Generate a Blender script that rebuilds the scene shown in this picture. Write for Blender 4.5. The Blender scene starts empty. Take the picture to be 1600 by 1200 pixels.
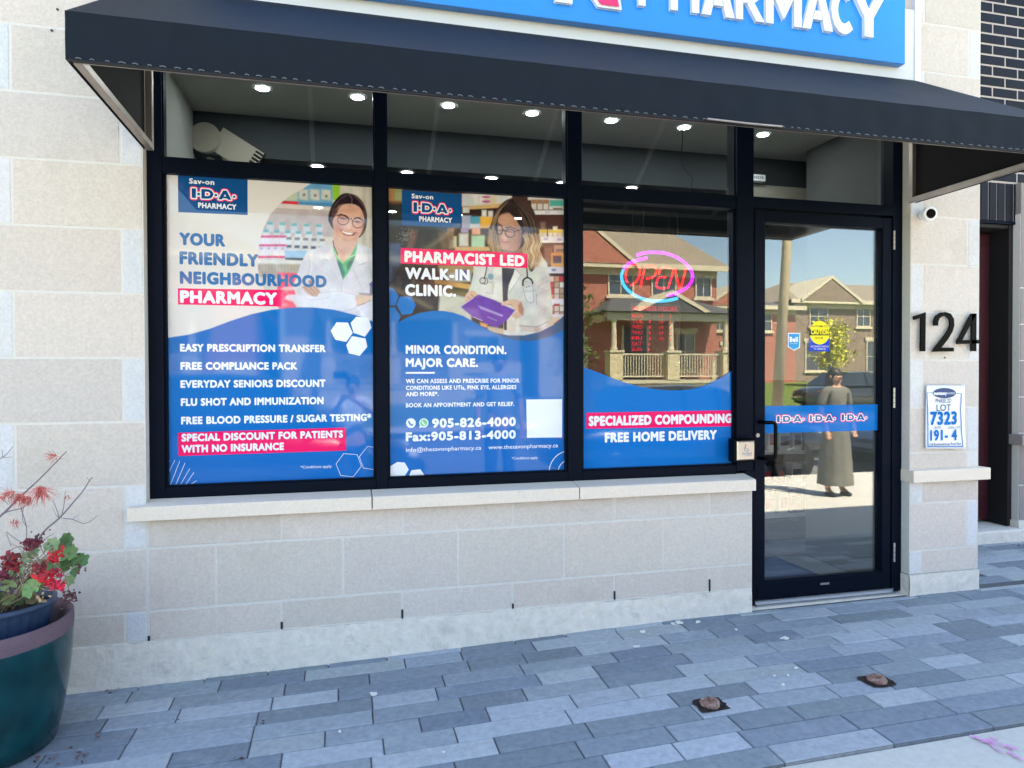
import bpy, math, random
import numpy as np
from mathutils import Vector, Matrix
random.seed(7)
rad = math.radians
S = bpy.context.scene
COL = S.collection

# ---------------------------------------------------------------- camera
CAM = Vector((0.0, -3.5, 1.35))
F_PX, YAW, PITCH, ROLL = 1071.0, rad(14.0193), rad(-0.7539), rad(-0.1866)
_f = Vector((math.sin(YAW) * math.cos(PITCH), math.cos(YAW) * math.cos(PITCH), math.sin(PITCH)))
_r0 = Vector((math.cos(YAW), -math.sin(YAW), 0))
_u0 = _r0.cross(_f)
_r = _r0 * math.cos(ROLL) + _u0 * math.sin(ROLL)
_u = -_r0 * math.sin(ROLL) + _u0 * math.cos(ROLL)
cam_d = bpy.data.cameras.new("camera")
cam = bpy.data.objects.new("camera", cam_d)
COL.objects.link(cam)
cam.matrix_world = Matrix(((_r.x, _u.x, -_f.x, CAM.x), (_r.y, _u.y, -_f.y, CAM.y), (_r.z, _u.z, -_f.z, CAM.z), (0, 0, 0, 1)))
cam_d.sensor_width = 36.0
cam_d.lens = F_PX / 1600.0 * 36.0
cam_d.clip_start = 0.02
cam_d.clip_end = 600
S.camera = cam

# ---------------------------------------------------------------- light
SUN_EL, SUN_AZ = rad(54), rad(20)      # the sun stands behind the shop; azimuth measured from +y towards +x
world = bpy.data.worlds.new("World")
S.world = world
world.use_nodes = True
wn = world.node_tree
bg = wn.nodes["Background"]
sky = wn.nodes.new("ShaderNodeTexSky")
sky.sky_type = 'NISHITA'
sky.sun_disc = False
sky.sun_elevation = SUN_EL
sky.sun_rotation = SUN_AZ
sky.air_density = 1.0
sky.dust_density = 1.0
sky.ozone_density = 1.8
wn.links.new(sky.outputs[0], bg.inputs[0])
bg.inputs[1].default_value = 0.13
sun_d = bpy.data.lights.new("sun", 'SUN')
sun_d.energy = 5.0
sun_d.angle = rad(0.5)
sun_d.color = (1.0, 0.95, 0.87)
sun = bpy.data.objects.new("sun", sun_d)
COL.objects.link(sun)
_sd = Vector((math.sin(SUN_AZ) * math.cos(SUN_EL), math.cos(SUN_AZ) * math.cos(SUN_EL), math.sin(SUN_EL)))
sun.rotation_euler = _sd.to_track_quat('Z', 'Y').to_euler()
sun.location = (0, 5, 20)
S.view_settings.view_transform = 'Standard'
S.view_settings.look = 'None'
S.view_settings.gamma = 1
S.view_settings.exposure = 2.52
S.view_settings.use_white_balance = True
S.view_settings.white_balance_temperature = 7350
S.view_settings.white_balance_tint = 6
S.cycles.max_bounces = 10
S.cycles.transparent_max_bounces = 24
S.cycles.caustics_reflective = False
S.cycles.caustics_refractive = False

# ---------------------------------------------------------------- geometry helpers
def _ray(px, py):
    return _f * F_PX + _r * (px - 800) - _u * (py - 600)

def P(px, py, Y):
    """the real point on the vertical plane y=Y measured at photograph pixel (px, py)"""
    d = _ray(px, py)
    return CAM + d * ((Y - CAM.y) / d.y)

def s2l(c):
    c = np.asarray(c, float) / 255.0
    return np.where(c <= 0.04045, c / 12.92, ((c + 0.055) / 1.055) ** 2.4)

class MB:
    """collects faces and builds one mesh object"""
    def __init__(s):
        s.v, s.f, s.m, s.c = [], [], [], []
        s.col = None
    def face(s, pts, mi=0):
        n = len(s.v)
        s.v += [tuple(p) for p in pts]
        s.f.append(tuple(range(n, n + len(pts))))
        s.m.append(mi)
        if s.col is not None: s.c += [s.col] * len(pts)
        else: s.c += [(1, 1, 1)] * len(pts)
    def add(s, verts, faces, mi=0):
        n = len(s.v)
        s.v += [tuple(p) for p in verts]
        s.f += [tuple(i + n for i in f) for f in faces]
        s.m += [mi] * len(faces)
        s.c += [s.col or (1, 1, 1)] * len(verts)
    def box(s, x0, x1, y0, y1, z0, z1, mi=0):
        v = [(x0, y0, z0), (x1, y0, z0), (x1, y1, z0), (x0, y1, z0), (x0, y0, z1), (x1, y0, z1), (x1, y1, z1), (x0, y1, z1)]
        s.add(v, [(0, 3, 2, 1), (4, 5, 6, 7), (0, 1, 5, 4), (1, 2, 6, 5), (2, 3, 7, 6), (3, 0, 4, 7)], mi)
    def cbox(s, x0, x1, y0, y1, z0, z1, c=0.004, mi=0):
        """box whose front (y0) face has chamfered edges"""
        v = [(x0 + c, y0, z0 + c), (x1 - c, y0, z0 + c), (x1 - c, y0, z1 - c), (x0 + c, y0, z1 - c),
             (x0, y0 + c, z0), (x1, y0 + c, z0), (x1, y0 + c, z1), (x0, y0 + c, z1),
             (x0, y1, z0), (x1, y1, z0), (x1, y1, z1), (x0, y1, z1)]
        f = [(0, 1, 2, 3), (4, 5, 1, 0), (5, 6, 2, 1), (6, 7, 3, 2), (7, 4, 0, 3), (8, 9, 5, 4), (9, 10, 6, 5), (10, 11, 7, 6), (11, 8, 4, 7), (11, 10, 9, 8)]
        s.add(v, f, mi)
    def prism(s, poly, y0, y1, mi=0):
        """poly: list of (x, z); extruded from y0 to y1"""
        n = len(poly)
        v = [(x, y0, z) for x, z in poly] + [(x, y1, z) for x, z in poly]
        f = [tuple(range(n)), tuple(range(2 * n - 1, n - 1, -1))]
        f += [(i, (i + 1) % n, (i + 1) % n + n, i + n) for i in range(n)]
        s.add(v, f, mi)
    def tube(s, pts, r, seg=8, mi=0, caps=True):
        pts = [Vector(p) for p in pts]
        rr = r if isinstance(r, (list, tuple)) else [r] * len(pts)
        ref = None; rings = []
        for i, p in enumerate(pts):
            t = (pts[min(i + 1, len(pts) - 1)] - pts[max(i - 1, 0)])
            if t.length < 1e-9: t = Vector((0, 0, 1))
            t.normalize()
            if ref is None:
                ref = Vector((0, 0, 1)) if abs(t.z) < 0.9 else Vector((1, 0, 0))
            a = (ref - t * ref.dot(t))
            if a.length < 1e-6: a = Vector((1, 0, 0)) - t * t.x
            a.normalize(); ref = a
            b = t.cross(a)
            rings.append([p + (a * math.cos(2 * math.pi * k / seg) + b * math.sin(2 * math.pi * k / seg)) * rr[i] for k in range(seg)])
        v = [q for R in rings for q in R]
        f = []
        for i in range(len(rings) - 1):
            for k in range(seg):
                k2 = (k + 1) % seg
                f.append((i * seg + k, i * seg + k2, (i + 1) * seg + k2, (i + 1) * seg + k))
        if caps:
            f.append(tuple(range(seg - 1, -1, -1)))
            f.append(tuple((len(rings) - 1) * seg + k for k in range(seg)))
        s.add(v, f, mi)
    def lathe(s, prof, cx, cy, seg=40, mi=0, rfun=None):
        v = []; f = []
        for (r, z) in prof:
            for k in range(seg):
                a = 2 * math.pi * k / seg
                q = r * (rfun(a, z) if rfun else 1)
                v.append((cx + q * math.cos(a), cy + q * math.sin(a), z))
        for i in range(len(prof) - 1):
            for k in range(seg):
                k2 = (k + 1) % seg
                f.append((i * seg + k, i * seg + k2, (i + 1) * seg + k2, (i + 1) * seg + k))
        s.add(v, f, mi)
    def ball(s, c, r, seg=10, rings=6, mi=0, sc=(1, 1, 1), jit=0):
        v = [(c[0], c[1], c[2] - r * sc[2])]; f = []
        for i in range(1, rings):
            ph = -math.pi / 2 + math.pi * i / rings
            for k in range(seg):
                a = 2 * math.pi * k / seg
                q = r * (1 + random.uniform(-jit, jit))
                v.append((c[0] + q * sc[0] * math.cos(ph) * math.cos(a), c[1] + q * sc[1] * math.cos(ph) * math.sin(a), c[2] + q * sc[2] * math.sin(ph)))
        v.append((c[0], c[1], c[2] + r * sc[2]))
        for k in range(seg):
            k2 = (k + 1) % seg
            f.append((0, 1 + k2, 1 + k))
            for i in range(rings - 2):
                a = 1 + i * seg
                f.append((a + k, a + k2, a + seg + k2, a + seg + k))
            f.append((len(v) - 1, 1 + (rings - 2) * seg + k, 1 + (rings - 2) * seg + k2))
        s.add(v, f, mi)
    def build(s, name, mats, parent=None, smooth=False, bevel=0, colors=False, loc=None):
        me = bpy.data.meshes.new(name)
        me.from_pydata(s.v, [], s.f)
        if not isinstance(mats, (list, tuple)): mats = [mats]
        for m in mats: me.materials.append(m)
        if len(mats) > 1: me.polygons.foreach_set("material_index", s.m)
        if colors:
            at = me.color_attributes.new("Col", 'FLOAT_COLOR', 'POINT')
            a = np.ones((len(s.v), 4), dtype=np.float32); a[:, :3] = np.array(s.c, dtype=np.float32)
            at.data.foreach_set("color", a.ravel())
        if smooth: me.polygons.foreach_set("use_smooth", [True] * len(me.polygons))
        me.update()
        o = bpy.data.objects.new(name, me)
        COL.objects.link(o)
        if loc is not None: o.location = loc
        if parent is not None:
            o.parent = parent
            o.matrix_parent_inverse = Matrix.Translation(-parent.location) if parent.type == 'EMPTY' and parent.rotation_euler.z == 0 else Matrix.Identity(4)
        if bevel:
            b = o.modifiers.new("bevel", 'BEVEL'); b.width = bevel; b.segments = 2; b.limit_method = 'ANGLE'; b.angle_limit = rad(40)
        return o

def tag(o, label=None, cat=None, group=None, kind=None):
    if label: o["label"] = label
    if cat: o["category"] = cat
    if group: o["group"] = group
    if kind: o["kind"] = kind
    return o

def empty(name, loc, label=None, cat=None, group=None):
    o = bpy.data.objects.new(name, None)
    o.empty_display_size = 0.1
    COL.objects.link(o)
    o.location = loc
    return tag(o, label, cat, group)

def copy_tree(o, parent=None):
    c = o.copy(); COL.objects.link(c)
    if parent is not None: c.parent = parent
    for ch in [x for x in bpy.data.objects if x.parent == o]:
        d = copy_tree(ch, c)
        d.matrix_parent_inverse = ch.matrix_parent_inverse.copy()
    return c

def catmull(pts, n=6, closed=True):
    pts = [np.array(p, float) for p in pts]; out = []
    m = len(pts)
    for i in range(m if closed else m - 1):
        if closed: p0, p1, p2, p3 = pts[i - 1], pts[i], pts[(i + 1) % m], pts[(i + 2) % m]
        else: p0, p1, p2, p3 = pts[max(i - 1, 0)], pts[i], pts[i + 1], pts[min(i + 2, m - 1)]
        for k in range(n):
            t = k / n
            out.append(0.5 * ((2 * p1) + (-p0 + p2) * t + (2 * p0 - 5 * p1 + 4 * p2 - p3) * t * t + (-p0 + 3 * p1 - 3 * p2 + p3) * t ** 3))
    if not closed: out.append(pts[-1])
    return out

# ---------------------------------------------------------------- materials
def new_mat(name):
    m = bpy.data.materials.new(name); m.use_nodes = True
    return m, m.node_tree.nodes, m.node_tree.links, m.node_tree.nodes["Principled BSDF"]

def lin(c): return tuple(float(x) for x in s2l(c)) + (1,)

def plain(name, c, rough=0.5, metal=0.0, noise=0.0, nscale=20, bump=0.0, bscale=None, attr=False, spec=0.5, coat=0.0, emit=None, es=0, dirt=None):
    """c in sRGB 0-255. noise: brightness variation; bump: height of a fine relief; dirt: (colour, scale, threshold, amount)"""
    m, N, L, B = new_mat(name)
    B.inputs["Roughness"].default_value = rough
    B.inputs["Metallic"].default_value = metal
    B.inputs["Specular IOR Level"].default_value = spec
    B.inputs["Coat Weight"].default_value = coat
    tc = N.new("ShaderNodeTexCoord")
    base = None
    if attr:
        a = N.new("ShaderNodeAttribute"); a.attribute_name = "Col"; base = a.outputs["Color"]
    else:
        r = N.new("ShaderNodeRGB"); r.outputs[0].default_value = lin(c); base = r.outputs[0]
    if noise:
        n = N.new("ShaderNodeTexNoise"); n.inputs["Scale"].default_value = nscale; n.inputs["Detail"].default_value = 6
        n.inputs["Roughness"].default_value = 0.65
        L.new(tc.outputs["Object"], n.inputs["Vector"])
        mr = N.new("ShaderNodeMapRange"); mr.inputs[1].default_value = 0.25; mr.inputs[2].default_value = 0.75
        mr.inputs[3].default_value = 1 - noise; mr.inputs[4].default_value = 1 + noise
        L.new(n.outputs[0], mr.inputs[0])
        mx = N.new("ShaderNodeMix"); mx.data_type = 'RGBA'; mx.blend_type = 'MULTIPLY'; mx.inputs[0].default_value = 1
        L.new(base, mx.inputs[6]); L.new(mr.outputs[0], mx.inputs[7]); base = mx.outputs[2]
    if dirt:
        for (dc, dsc, th, amt) in (dirt if isinstance(dirt, list) else [dirt]):
            n = N.new("ShaderNodeTexNoise"); n.inputs["Scale"].default_value = dsc; n.inputs["Detail"].default_value = 8
            n.inputs["Roughness"].default_value = 0.7
            L.new(tc.outputs["Object"], n.inputs["Vector"])
            mr = N.new("ShaderNodeMapRange"); mr.inputs[1].default_value = th; mr.inputs[2].default_value = th + 0.14
            mr.inputs[3].default_value = 0; mr.inputs[4].default_value = amt
            L.new(n.outputs[0], mr.inputs[0])
            mx = N.new("ShaderNodeMix"); mx.data_type = 'RGBA'
            L.new(mr.outputs[0], mx.inputs[0]); L.new(base, mx.inputs[6]); mx.inputs[7].default_value = lin(dc)
            base = mx.outputs[2]
    L.new(base, B.inputs["Base Color"])
    if bump:
        n = N.new("ShaderNodeTexNoise"); n.inputs["Scale"].default_value = bscale or nscale * 4; n.inputs["Detail"].default_value = 5
        L.new(tc.outputs["Object"], n.inputs["Vector"])
        bp = N.new("ShaderNodeBump"); bp.inputs["Distance"].default_value = bump; bp.inputs["Strength"].default_value = 0.8
        L.new(n.outputs[0], bp.inputs["Height"]); L.new(bp.outputs[0], B.inputs["Normal"])
    if emit is not None:
        B.inputs["Emission Color"].default_value = lin(emit); B.inputs["Emission Strength"].default_value = es
    return m

def glass_mat(name, ior, tint=(0.93, 0.95, 0.94), rough=0.0, refl=1.0, wave=0.0):
    m, N, L, B = new_mat(name); N.remove(B)
    out = N["Material Output"]
    fr = N.new("ShaderNodeFresnel"); 
    ge = N.new("ShaderNodeNewGeometry"); mi_ = N.new("ShaderNodeMix"); mi_.data_type = 'FLOAT'
    mi_.inputs[2].default_value = ior; mi_.inputs[3].default_value = 1 / ior
    L.new(ge.outputs["Backfacing"], mi_.inputs[0]); L.new(mi_.outputs[0], fr.inputs[0])
    ml = N.new("ShaderNodeMath"); ml.operation = 'MULTIPLY'; ml.inputs[1].default_value = refl
    tr = N.new("ShaderNodeBsdfTransparent"); tr.inputs[0].default_value = (*tint, 1)
    gl = N.new("ShaderNodeBsdfGlossy"); gl.inputs["Roughness"].default_value = rough; gl.inputs["Color"].default_value = (1, 1, 1, 1)
    mx = N.new("ShaderNodeMixShader")
    if wave:
        tc = N.new("ShaderNodeTexCoord"); n = N.new("ShaderNodeTexNoise"); n.inputs["Scale"].default_value = 1.6; n.inputs["Detail"].default_value = 1
        L.new(tc.outputs["Object"], n.inputs["Vector"])
        bp = N.new("ShaderNodeBump"); bp.inputs["Distance"].default_value = wave; bp.inputs["Strength"].default_value = 1
        L.new(n.outputs[0], bp.inputs["Height"]); L.new(bp.outputs[0], gl.inputs["Normal"])
    L.new(fr.outputs[0], ml.inputs[0]); L.new(ml.outputs[0], mx.inputs[0]); L.new(tr.outputs[0], mx.inputs[1]); L.new(gl.outputs[0], mx.inputs[2])
    L.new(mx.outputs[0], out.inputs[0])
    return m

M = {}
M['stone'] = plain('cast_stone', (205, 200, 196), 0.9, attr=True, noise=0.13, nscale=85, bump=0.004, bscale=230, spec=0.2, dirt=[((184, 172, 158), 2.6, 0.56, 0.35), ((226, 220, 212), 4.1, 0.60, 0.35), ((124, 120, 116), 120, 0.655, 0.55)])
M['mortar'] = plain('pale_mortar', (214, 209, 202), 0.95, noise=0.06, nscale=40, bump=0.002, bscale=120, spec=0.1, dirt=((150, 140, 130), 4.0, 0.62, 0.5))
M['sill'] = plain('sill_limestone', (234, 219, 202), 0.9, noise=0.09, nscale=110, bump=0.003, bscale=180, spec=0.2, dirt=[((170, 150, 132), 9, 0.62, 0.35)])
M['concrete'] = plain('foundation_concrete', (226, 218, 207), 0.95, noise=0.13, nscale=20, bump=0.006, bscale=42, spec=0.15,
                      dirt=[((150, 150, 144), 11, 0.57, 0.45), ((232, 222, 200), 7.5, 0.56, 0.6), ((128, 122, 112), 3.0, 0.60, 0.35), ((96, 92, 86), 48, 0.68, 0.8)])
M['paver'] = plain('concrete_paver', (120, 130, 145), 0.85, attr=True, noise=0.2, nscale=34, bump=0.003, bscale=170, spec=0.25,
                   dirt=[((190, 192, 194), 5, 0.56, 0.30), ((176, 180, 186), 38, 0.63, 0.35), ((70, 72, 76), 95, 0.69, 0.5)])
M['joint'] = plain('joint_sand', (96, 96, 100), 1.0, noise=0.3, nscale=60, bump=0.003)
M['sidewalk'] = plain('sidewalk_concrete', (200, 196, 188), 0.95, noise=0.10, nscale=30, bump=0.003, bscale=200, spec=0.2, dirt=[((140, 140, 140), 3, 0.58, 0.35), ((90, 90, 90), 60, 0.7, 0.5)])
M['black'] = plain('black_aluminium', (7, 15, 29), 0.45, 0.0, noise=0.15, nscale=8, spec=0.06, dirt=((110, 120, 130), 60, 0.76, 0.4))
M['rubber'] = plain('black_rubber', (10, 11, 12), 0.7)
M['canvas'] = plain('navy_canvas', (11, 21, 32), 0.68, noise=0.10, nscale=12, bump=0.0015, bscale=400, spec=0.2, dirt=[((150, 162, 178), 60, 0.725, 0.8), ((62, 62, 66), 4, 0.6, 0.3)])
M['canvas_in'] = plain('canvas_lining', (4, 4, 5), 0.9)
M['alu'] = plain('mill_aluminium', (160, 148, 140), 0.42, 0.75, noise=0.14, nscale=14, bump=0.001)
M['thread'] = plain('white_lacing', (96, 103, 115), 0.7)
M['fascia'] = plain('white_fascia', (226, 224, 222), 0.55, noise=0.02, nscale=4)
M['signblue'] = plain('sign_blue', (26, 142, 236), 0.30, noise=0.04, nscale=3, spec=0.5)
M['signwhite'] = plain('sign_white', (232, 234, 238), 0.35)
M['signpink'] = plain('sign_pink', (240, 40, 110), 0.35)
M['brick'] = plain('dark_glazed_brick', (34, 34, 44), 0.45, attr=True, noise=0.25, nscale=16, bump=0.003, bscale=70, spec=0.15)
M['brickmortar'] = plain('brick_mortar', (178, 168, 162), 0.95, noise=0.1, nscale=50, bump=0.003)
M['maroon'] = plain('maroon_paint', (62, 20, 30), 0.45)
M['greystone'] = plain('grey_stone', (140, 132, 130), 0.9, attr=True, noise=0.08, nscale=90, bump=0.002)
M['glass'] = glass_mat('storefront_glass', 1.78)
M['glassdoor'] = glass_mat('door_glass', 1.95)
M['chrome'] = plain('satin_steel', (200, 190, 180), 0.3, 0.85, noise=0.05, nscale=30)
M['steel'] = plain('hinge_steel', (180, 182, 186), 0.3, 0.9)
M['white'] = plain('white_plastic', (235, 238, 242), 0.4)
M['blackgloss'] = plain('black_gloss', (5, 5, 6), 0.25, spec=0.07)
M['ink'] = plain('black_ink', (20, 24, 30), 0.6)
M['inkwhite'] = plain('white_ink', (238, 240, 246), 0.04)
M['inkblue'] = plain('blue_ink', (0, 112, 190), 0.04, spec=.35)
M['inknavy'] = plain('navy_ink', (16, 78, 138), 0.04)
M['inkpink'] = plain('pink_ink', (246, 30, 104), 0.04, spec=.35)
M['inkyellow'] = plain('yellow_ink', (250, 232, 12), 0.5)
M['inkroyal'] = plain('royal_ink', (10, 66, 190), 0.04)
M['inkcyan'] = plain('cyan_ink', (10, 146, 206), 0.5)
M['inkgreen'] = plain('green_ink', (120, 200, 150), 0.04)
M['inkhead'] = plain('heading_blue_ink', (48, 112, 170), 0.04)
M['inkviolet'] = plain('violet_ink', (88, 60, 150), 0.5)
M['led'] = plain('led_lamp', (255, 250, 240), 0.5, emit=(226, 238, 255), es=66)
M['room'] = plain('room_paint', (150, 152, 146), 0.9, noise=0.04, nscale=2)
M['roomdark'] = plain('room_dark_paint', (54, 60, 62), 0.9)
M['roomfloor'] = plain('room_tile', (120, 128, 134), 0.35, noise=0.05, nscale=3)
M['mat'] = plain('entrance_mat', (18, 50, 88), 0.95, noise=0.2, nscale=60)
def perf(name):
    m, N, L, B = new_mat(name)
    a = N.new("ShaderNodeAttribute"); a.attribute_name = "Col"
    L.new(a.outputs["Color"], B.inputs["Base Color"]); B.inputs["Roughness"].default_value = 0.04
    tr = N.new("ShaderNodeBsdfTransparent"); mx = N.new("ShaderNodeMixShader"); mx.inputs[0].default_value = 0.05
    L.new(B.outputs[0], mx.inputs[1]); L.new(tr.outputs[0], mx.inputs[2]); L.new(mx.outputs[0], N["Material Output"].inputs[0])
    return m
M['print'] = perf('perforated_print_film')

# ---------------------------------------------------------------- lettering
_GL = {}
def glyphs(s, off=0.012, res=3, spacing=1.0):
    key = (s, off, res, spacing)
    if key in _GL: return _GL[key]
    c = bpy.data.curves.new('t', 'FONT'); c.body = s; c.size = 1; c.offset = off; c.resolution_u = res; c.space_character = spacing
    o = bpy.data.objects.new('t', c); COL.objects.link(o)
    dg = bpy.context.evaluated_depsgraph_get(); dg.update()
    me = bpy.data.meshes.new_from_object(o.evaluated_get(dg))
    v = np.array([tuple(x.co) for x in me.vertices]); f = [tuple(p.vertices) for p in me.polygons]
    bpy.data.objects.remove(o); bpy.data.curves.remove(c); bpy.data.meshes.remove(me)
    _GL[key] = (v[:, :2], f)
    return _GL[key]
_CAP = glyphs('H', 0.0)[0][:, 1].max()

def text(mb, s, pl, pr, cap, Y, mi=0, bold=0.0, off=None, lift=0.0, depth=0.0, spacing=None):
    """lettering on the plane y=Y between photo points pl and pr (ends of the baseline), cap height in photo pixels"""
    if off is None: off = 0.0 if bold else 0.003
    if spacing is None: spacing = 1.0 + bold * 1.5
    v, f = glyphs(s, off, 2 if cap < 8 else 4, spacing)
    A = P(pl[0], pl[1], Y); Bp = P(pr[0], pr[1], Y)
    h = (P(pl[0], pl[1] - cap, Y) - A).z
    z0 = (A.z + Bp.z) / 2 if abs(A.z - Bp.z) < 0.03 else A.z
    slope = 0 if abs(A.z - Bp.z) < 0.03 else (Bp.z - A.z)
    x0, x1 = v[:, 0].min(), v[:, 0].max()
    u = (v[:, 0] - x0) / (x1 - x0)
    r = bold * h
    X = A.x + r + u * (Bp.x - A.x - 2 * r)
    Z = z0 + u * slope + v[:, 1] / _CAP * h
    offs = [(0, 0)]
    if bold: offs += [(math.cos(a) * r, math.sin(a) * r) for a in [k * math.pi / 4 for k in range(8)]]
    for i, (dx, dz) in enumerate(offs):
        yy = Y - lift - i * 0.00004
        mb.add([(x + dx, yy, z + dz) for x, z in zip(X, Z)], f, mi)

def polyface(mb, pts, Y, mi=0, smooth=0):
    if smooth: pts = catmull(pts, smooth)
    mb.face([P(p[0], p[1], Y) for p in pts][::-1], mi)

def strip(mb, pts, w, Y, mi=0, closed=False):
    """a flat line of width w (photo px) along photo points"""
    pts = [np.array(p, float) for p in pts]; n = len(pts)
    L_, R_ = [], []
    for i in range(n):
        a = pts[i - 1] if (i > 0 or closed) else pts[i]; b = pts[(i + 1) % n] if (i < n - 1 or closed) else pts[i]
        t = b - a; t = t / (np.hypot(*t) + 1e-9); nn = np.array([-t[1], t[0]]) * w / 2
        L_.append(pts[i] + nn); R_.append(pts[i] - nn)
    for i in range(n if closed else n - 1):
        j = (i + 1) % n
        mb.face([P(*L_[i], Y), P(*L_[j], Y), P(*R_[j], Y), P(*R_[i], Y)], mi)
# ---------------------------------------------------------------- printed artwork: a painter that works on a fine grid of printed dots
class Paint:
    def __init__(s, px, py, base):
        s.x, s.y = px, py
        s.c = np.tile(s2l(base), (len(px), 1))
        s.T = (0, 0, 1.0)
        s.clip = None
    def t(s, ox=0, oy=0, k=1.0): s.T = (ox, oy, k); return s
    def _p(s, pts):
        ox, oy, k = s.T
        return [(ox + p[0] / k, oy + p[1] / k) for p in pts]
    def _mix(s, idx, a, col):
        if s.clip is not None: a = a * s.clip[idx]
        s.c[idx] = s.c[idx] * (1 - a[:, None]) + s2l(col) * a[:, None]
    def poly(s, pts, col, soft=1.0, alpha=1.0, smooth=0):
        pts = s._p(pts)
        if smooth: pts = catmull(pts, smooth)
        pts = np.array(pts, float)
        m = soft + 0.5
        idx = np.where((s.x > pts[:, 0].min() - m) & (s.x < pts[:, 0].max() + m) & (s.y > pts[:, 1].min() - m) & (s.y < pts[:, 1].max() + m))[0]
        if len(idx) == 0: return
        X, Y = s.x[idx], s.y[idx]
        d2 = np.full(len(idx), 1e9); ins = np.zeros(len(idx), bool)
        n = len(pts)
        for i in range(n):
            ax, ay = pts[i]; bx, by = pts[(i + 1) % n]
            ex, ey = bx - ax, by - ay
            t = np.clip(((X - ax) * ex + (Y - ay) * ey) / (ex * ex + ey * ey + 1e-12), 0, 1)
            d2 = np.minimum(d2, (X - ax - t * ex) ** 2 + (Y - ay - t * ey) ** 2)
            c = (ay > Y) != (by > Y)
            ins ^= c & (X < (bx - ax) * (Y - ay) / ((by - ay) if by != ay else 1e-9) + ax)
        sd = np.sqrt(d2) * np.where(ins, -1, 1)
        s._mix(idx, np.clip(0.5 - sd / soft, 0, 1) * alpha, col)
    def rect(s, x0, y0, x1, y1, col, soft=1.0, alpha=1.0):
        s.poly([(x0, y0), (x1, y0), (x1, y1), (x0, y1)], col, soft, alpha)
    def ell(s, cx, cy, rx, ry, col, soft=1.0, alpha=1.0, ang=0):
        ox, oy, k = s.T
        cx, cy, rx, ry = ox + cx / k, oy + cy / k, rx / k, ry / k
        m = max(rx, ry) + soft
        idx = np.where((abs(s.x - cx) < m) & (abs(s.y - cy) < m))[0]
        if len(idx) == 0: return
        a = math.radians(ang); X, Y = s.x[idx] - cx, s.y[idx] - cy
        u = X * math.cos(a) + Y * math.sin(a); v = -X * math.sin(a) + Y * math.cos(a)
        q = np.sqrt((u / rx) ** 2 + (v / ry) ** 2)
        sd = (q - 1) * min(rx, ry)
        s._mix(idx, np.clip(0.5 - sd / soft, 0, 1) * alpha, col)
    def line(s, pts, w, col, soft=0.8, alpha=1.0, smooth=0):
        pts = s._p(pts); w = w / s.T[2]
        if smooth: pts = catmull(pts, smooth, False)
        pts = np.array(pts, float); m = w + soft
        idx = np.where((s.x > pts[:, 0].min() - m) & (s.x < pts[:, 0].max() + m) & (s.y > pts[:, 1].min() - m) & (s.y < pts[:, 1].max() + m))[0]
        if len(idx) == 0: return
        X, Y = s.x[idx], s.y[idx]; d2 = np.full(len(idx), 1e9)
        for (ax, ay), (bx, by) in zip(pts[:-1], pts[1:]):
            ex, ey = bx - ax, by - ay
            t = np.clip(((X - ax) * ex + (Y - ay) * ey) / (ex * ex + ey * ey + 1e-12), 0, 1)
            d2 = np.minimum(d2, (X - ax - t * ex) ** 2 + (Y - ay - t * ey) ** 2)
        s._mix(idx, np.clip(0.5 - (np.sqrt(d2) - w / 2) / soft, 0, 1) * alpha, col)
    def grain(s, cell, amt, seed, x0, y0, x1, y1):
        """soft mottling of the printed photograph"""
        idx = np.where((s.x > x0) & (s.x < x1) & (s.y > y0) & (s.y < y1))[0]
        g = np.random.RandomState(seed).normal(0, 1, (int((y1 - y0) / cell) + 3, int((x1 - x0) / cell) + 3, 3)) * np.array([1, .9, 1]) * .4
        g += np.random.RandomState(seed + 1).normal(0, 1, g.shape[:2])[:, :, None]
        u, v = (s.x[idx] - x0) / cell, (s.y[idx] - y0) / cell
        i, j = u.astype(int), v.astype(int); fu, fv = (u - i)[:, None], (v - j)[:, None]
        fu, fv = fu * fu * (3 - 2 * fu), fv * fv * (3 - 2 * fv)
        n = (g[j, i] * (1 - fu) + g[j, i + 1] * fu) * (1 - fv) + (g[j + 1, i] * (1 - fu) + g[j + 1, i + 1] * fu) * fv
        m = np.ones(len(idx)) if s.clip is None else s.clip[idx]
        s.c[idx] = np.clip(s.c[idx] * (1 + amt * n * m[:, None]), 0, 1)
    def ring(s, cx, cy, rx, ry, w, col, soft=0.8, alpha=1.0, ang=0, a0=0, a1=360):
        a = math.radians(ang); pts = []
        for k in range(25):
            t = math.radians(a0 + (a1 - a0) * k / 24)
            u, v = rx * math.cos(t), ry * math.sin(t)
            pts.append((cx + u * math.cos(a) - v * math.sin(a), cy + u * math.sin(a) + v * math.cos(a)))
        s.line(pts, w, col, soft, alpha)

def project(X, Y, Z):
    d = np.stack([X - CAM.x, Y - CAM.y, Z - CAM.z], -1)
    z = d @ np.array(_f); return 800 + F_PX * (d @ np.array(_r)) / z, 600 - F_PX * (d @ np.array(_u)) / z

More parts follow.
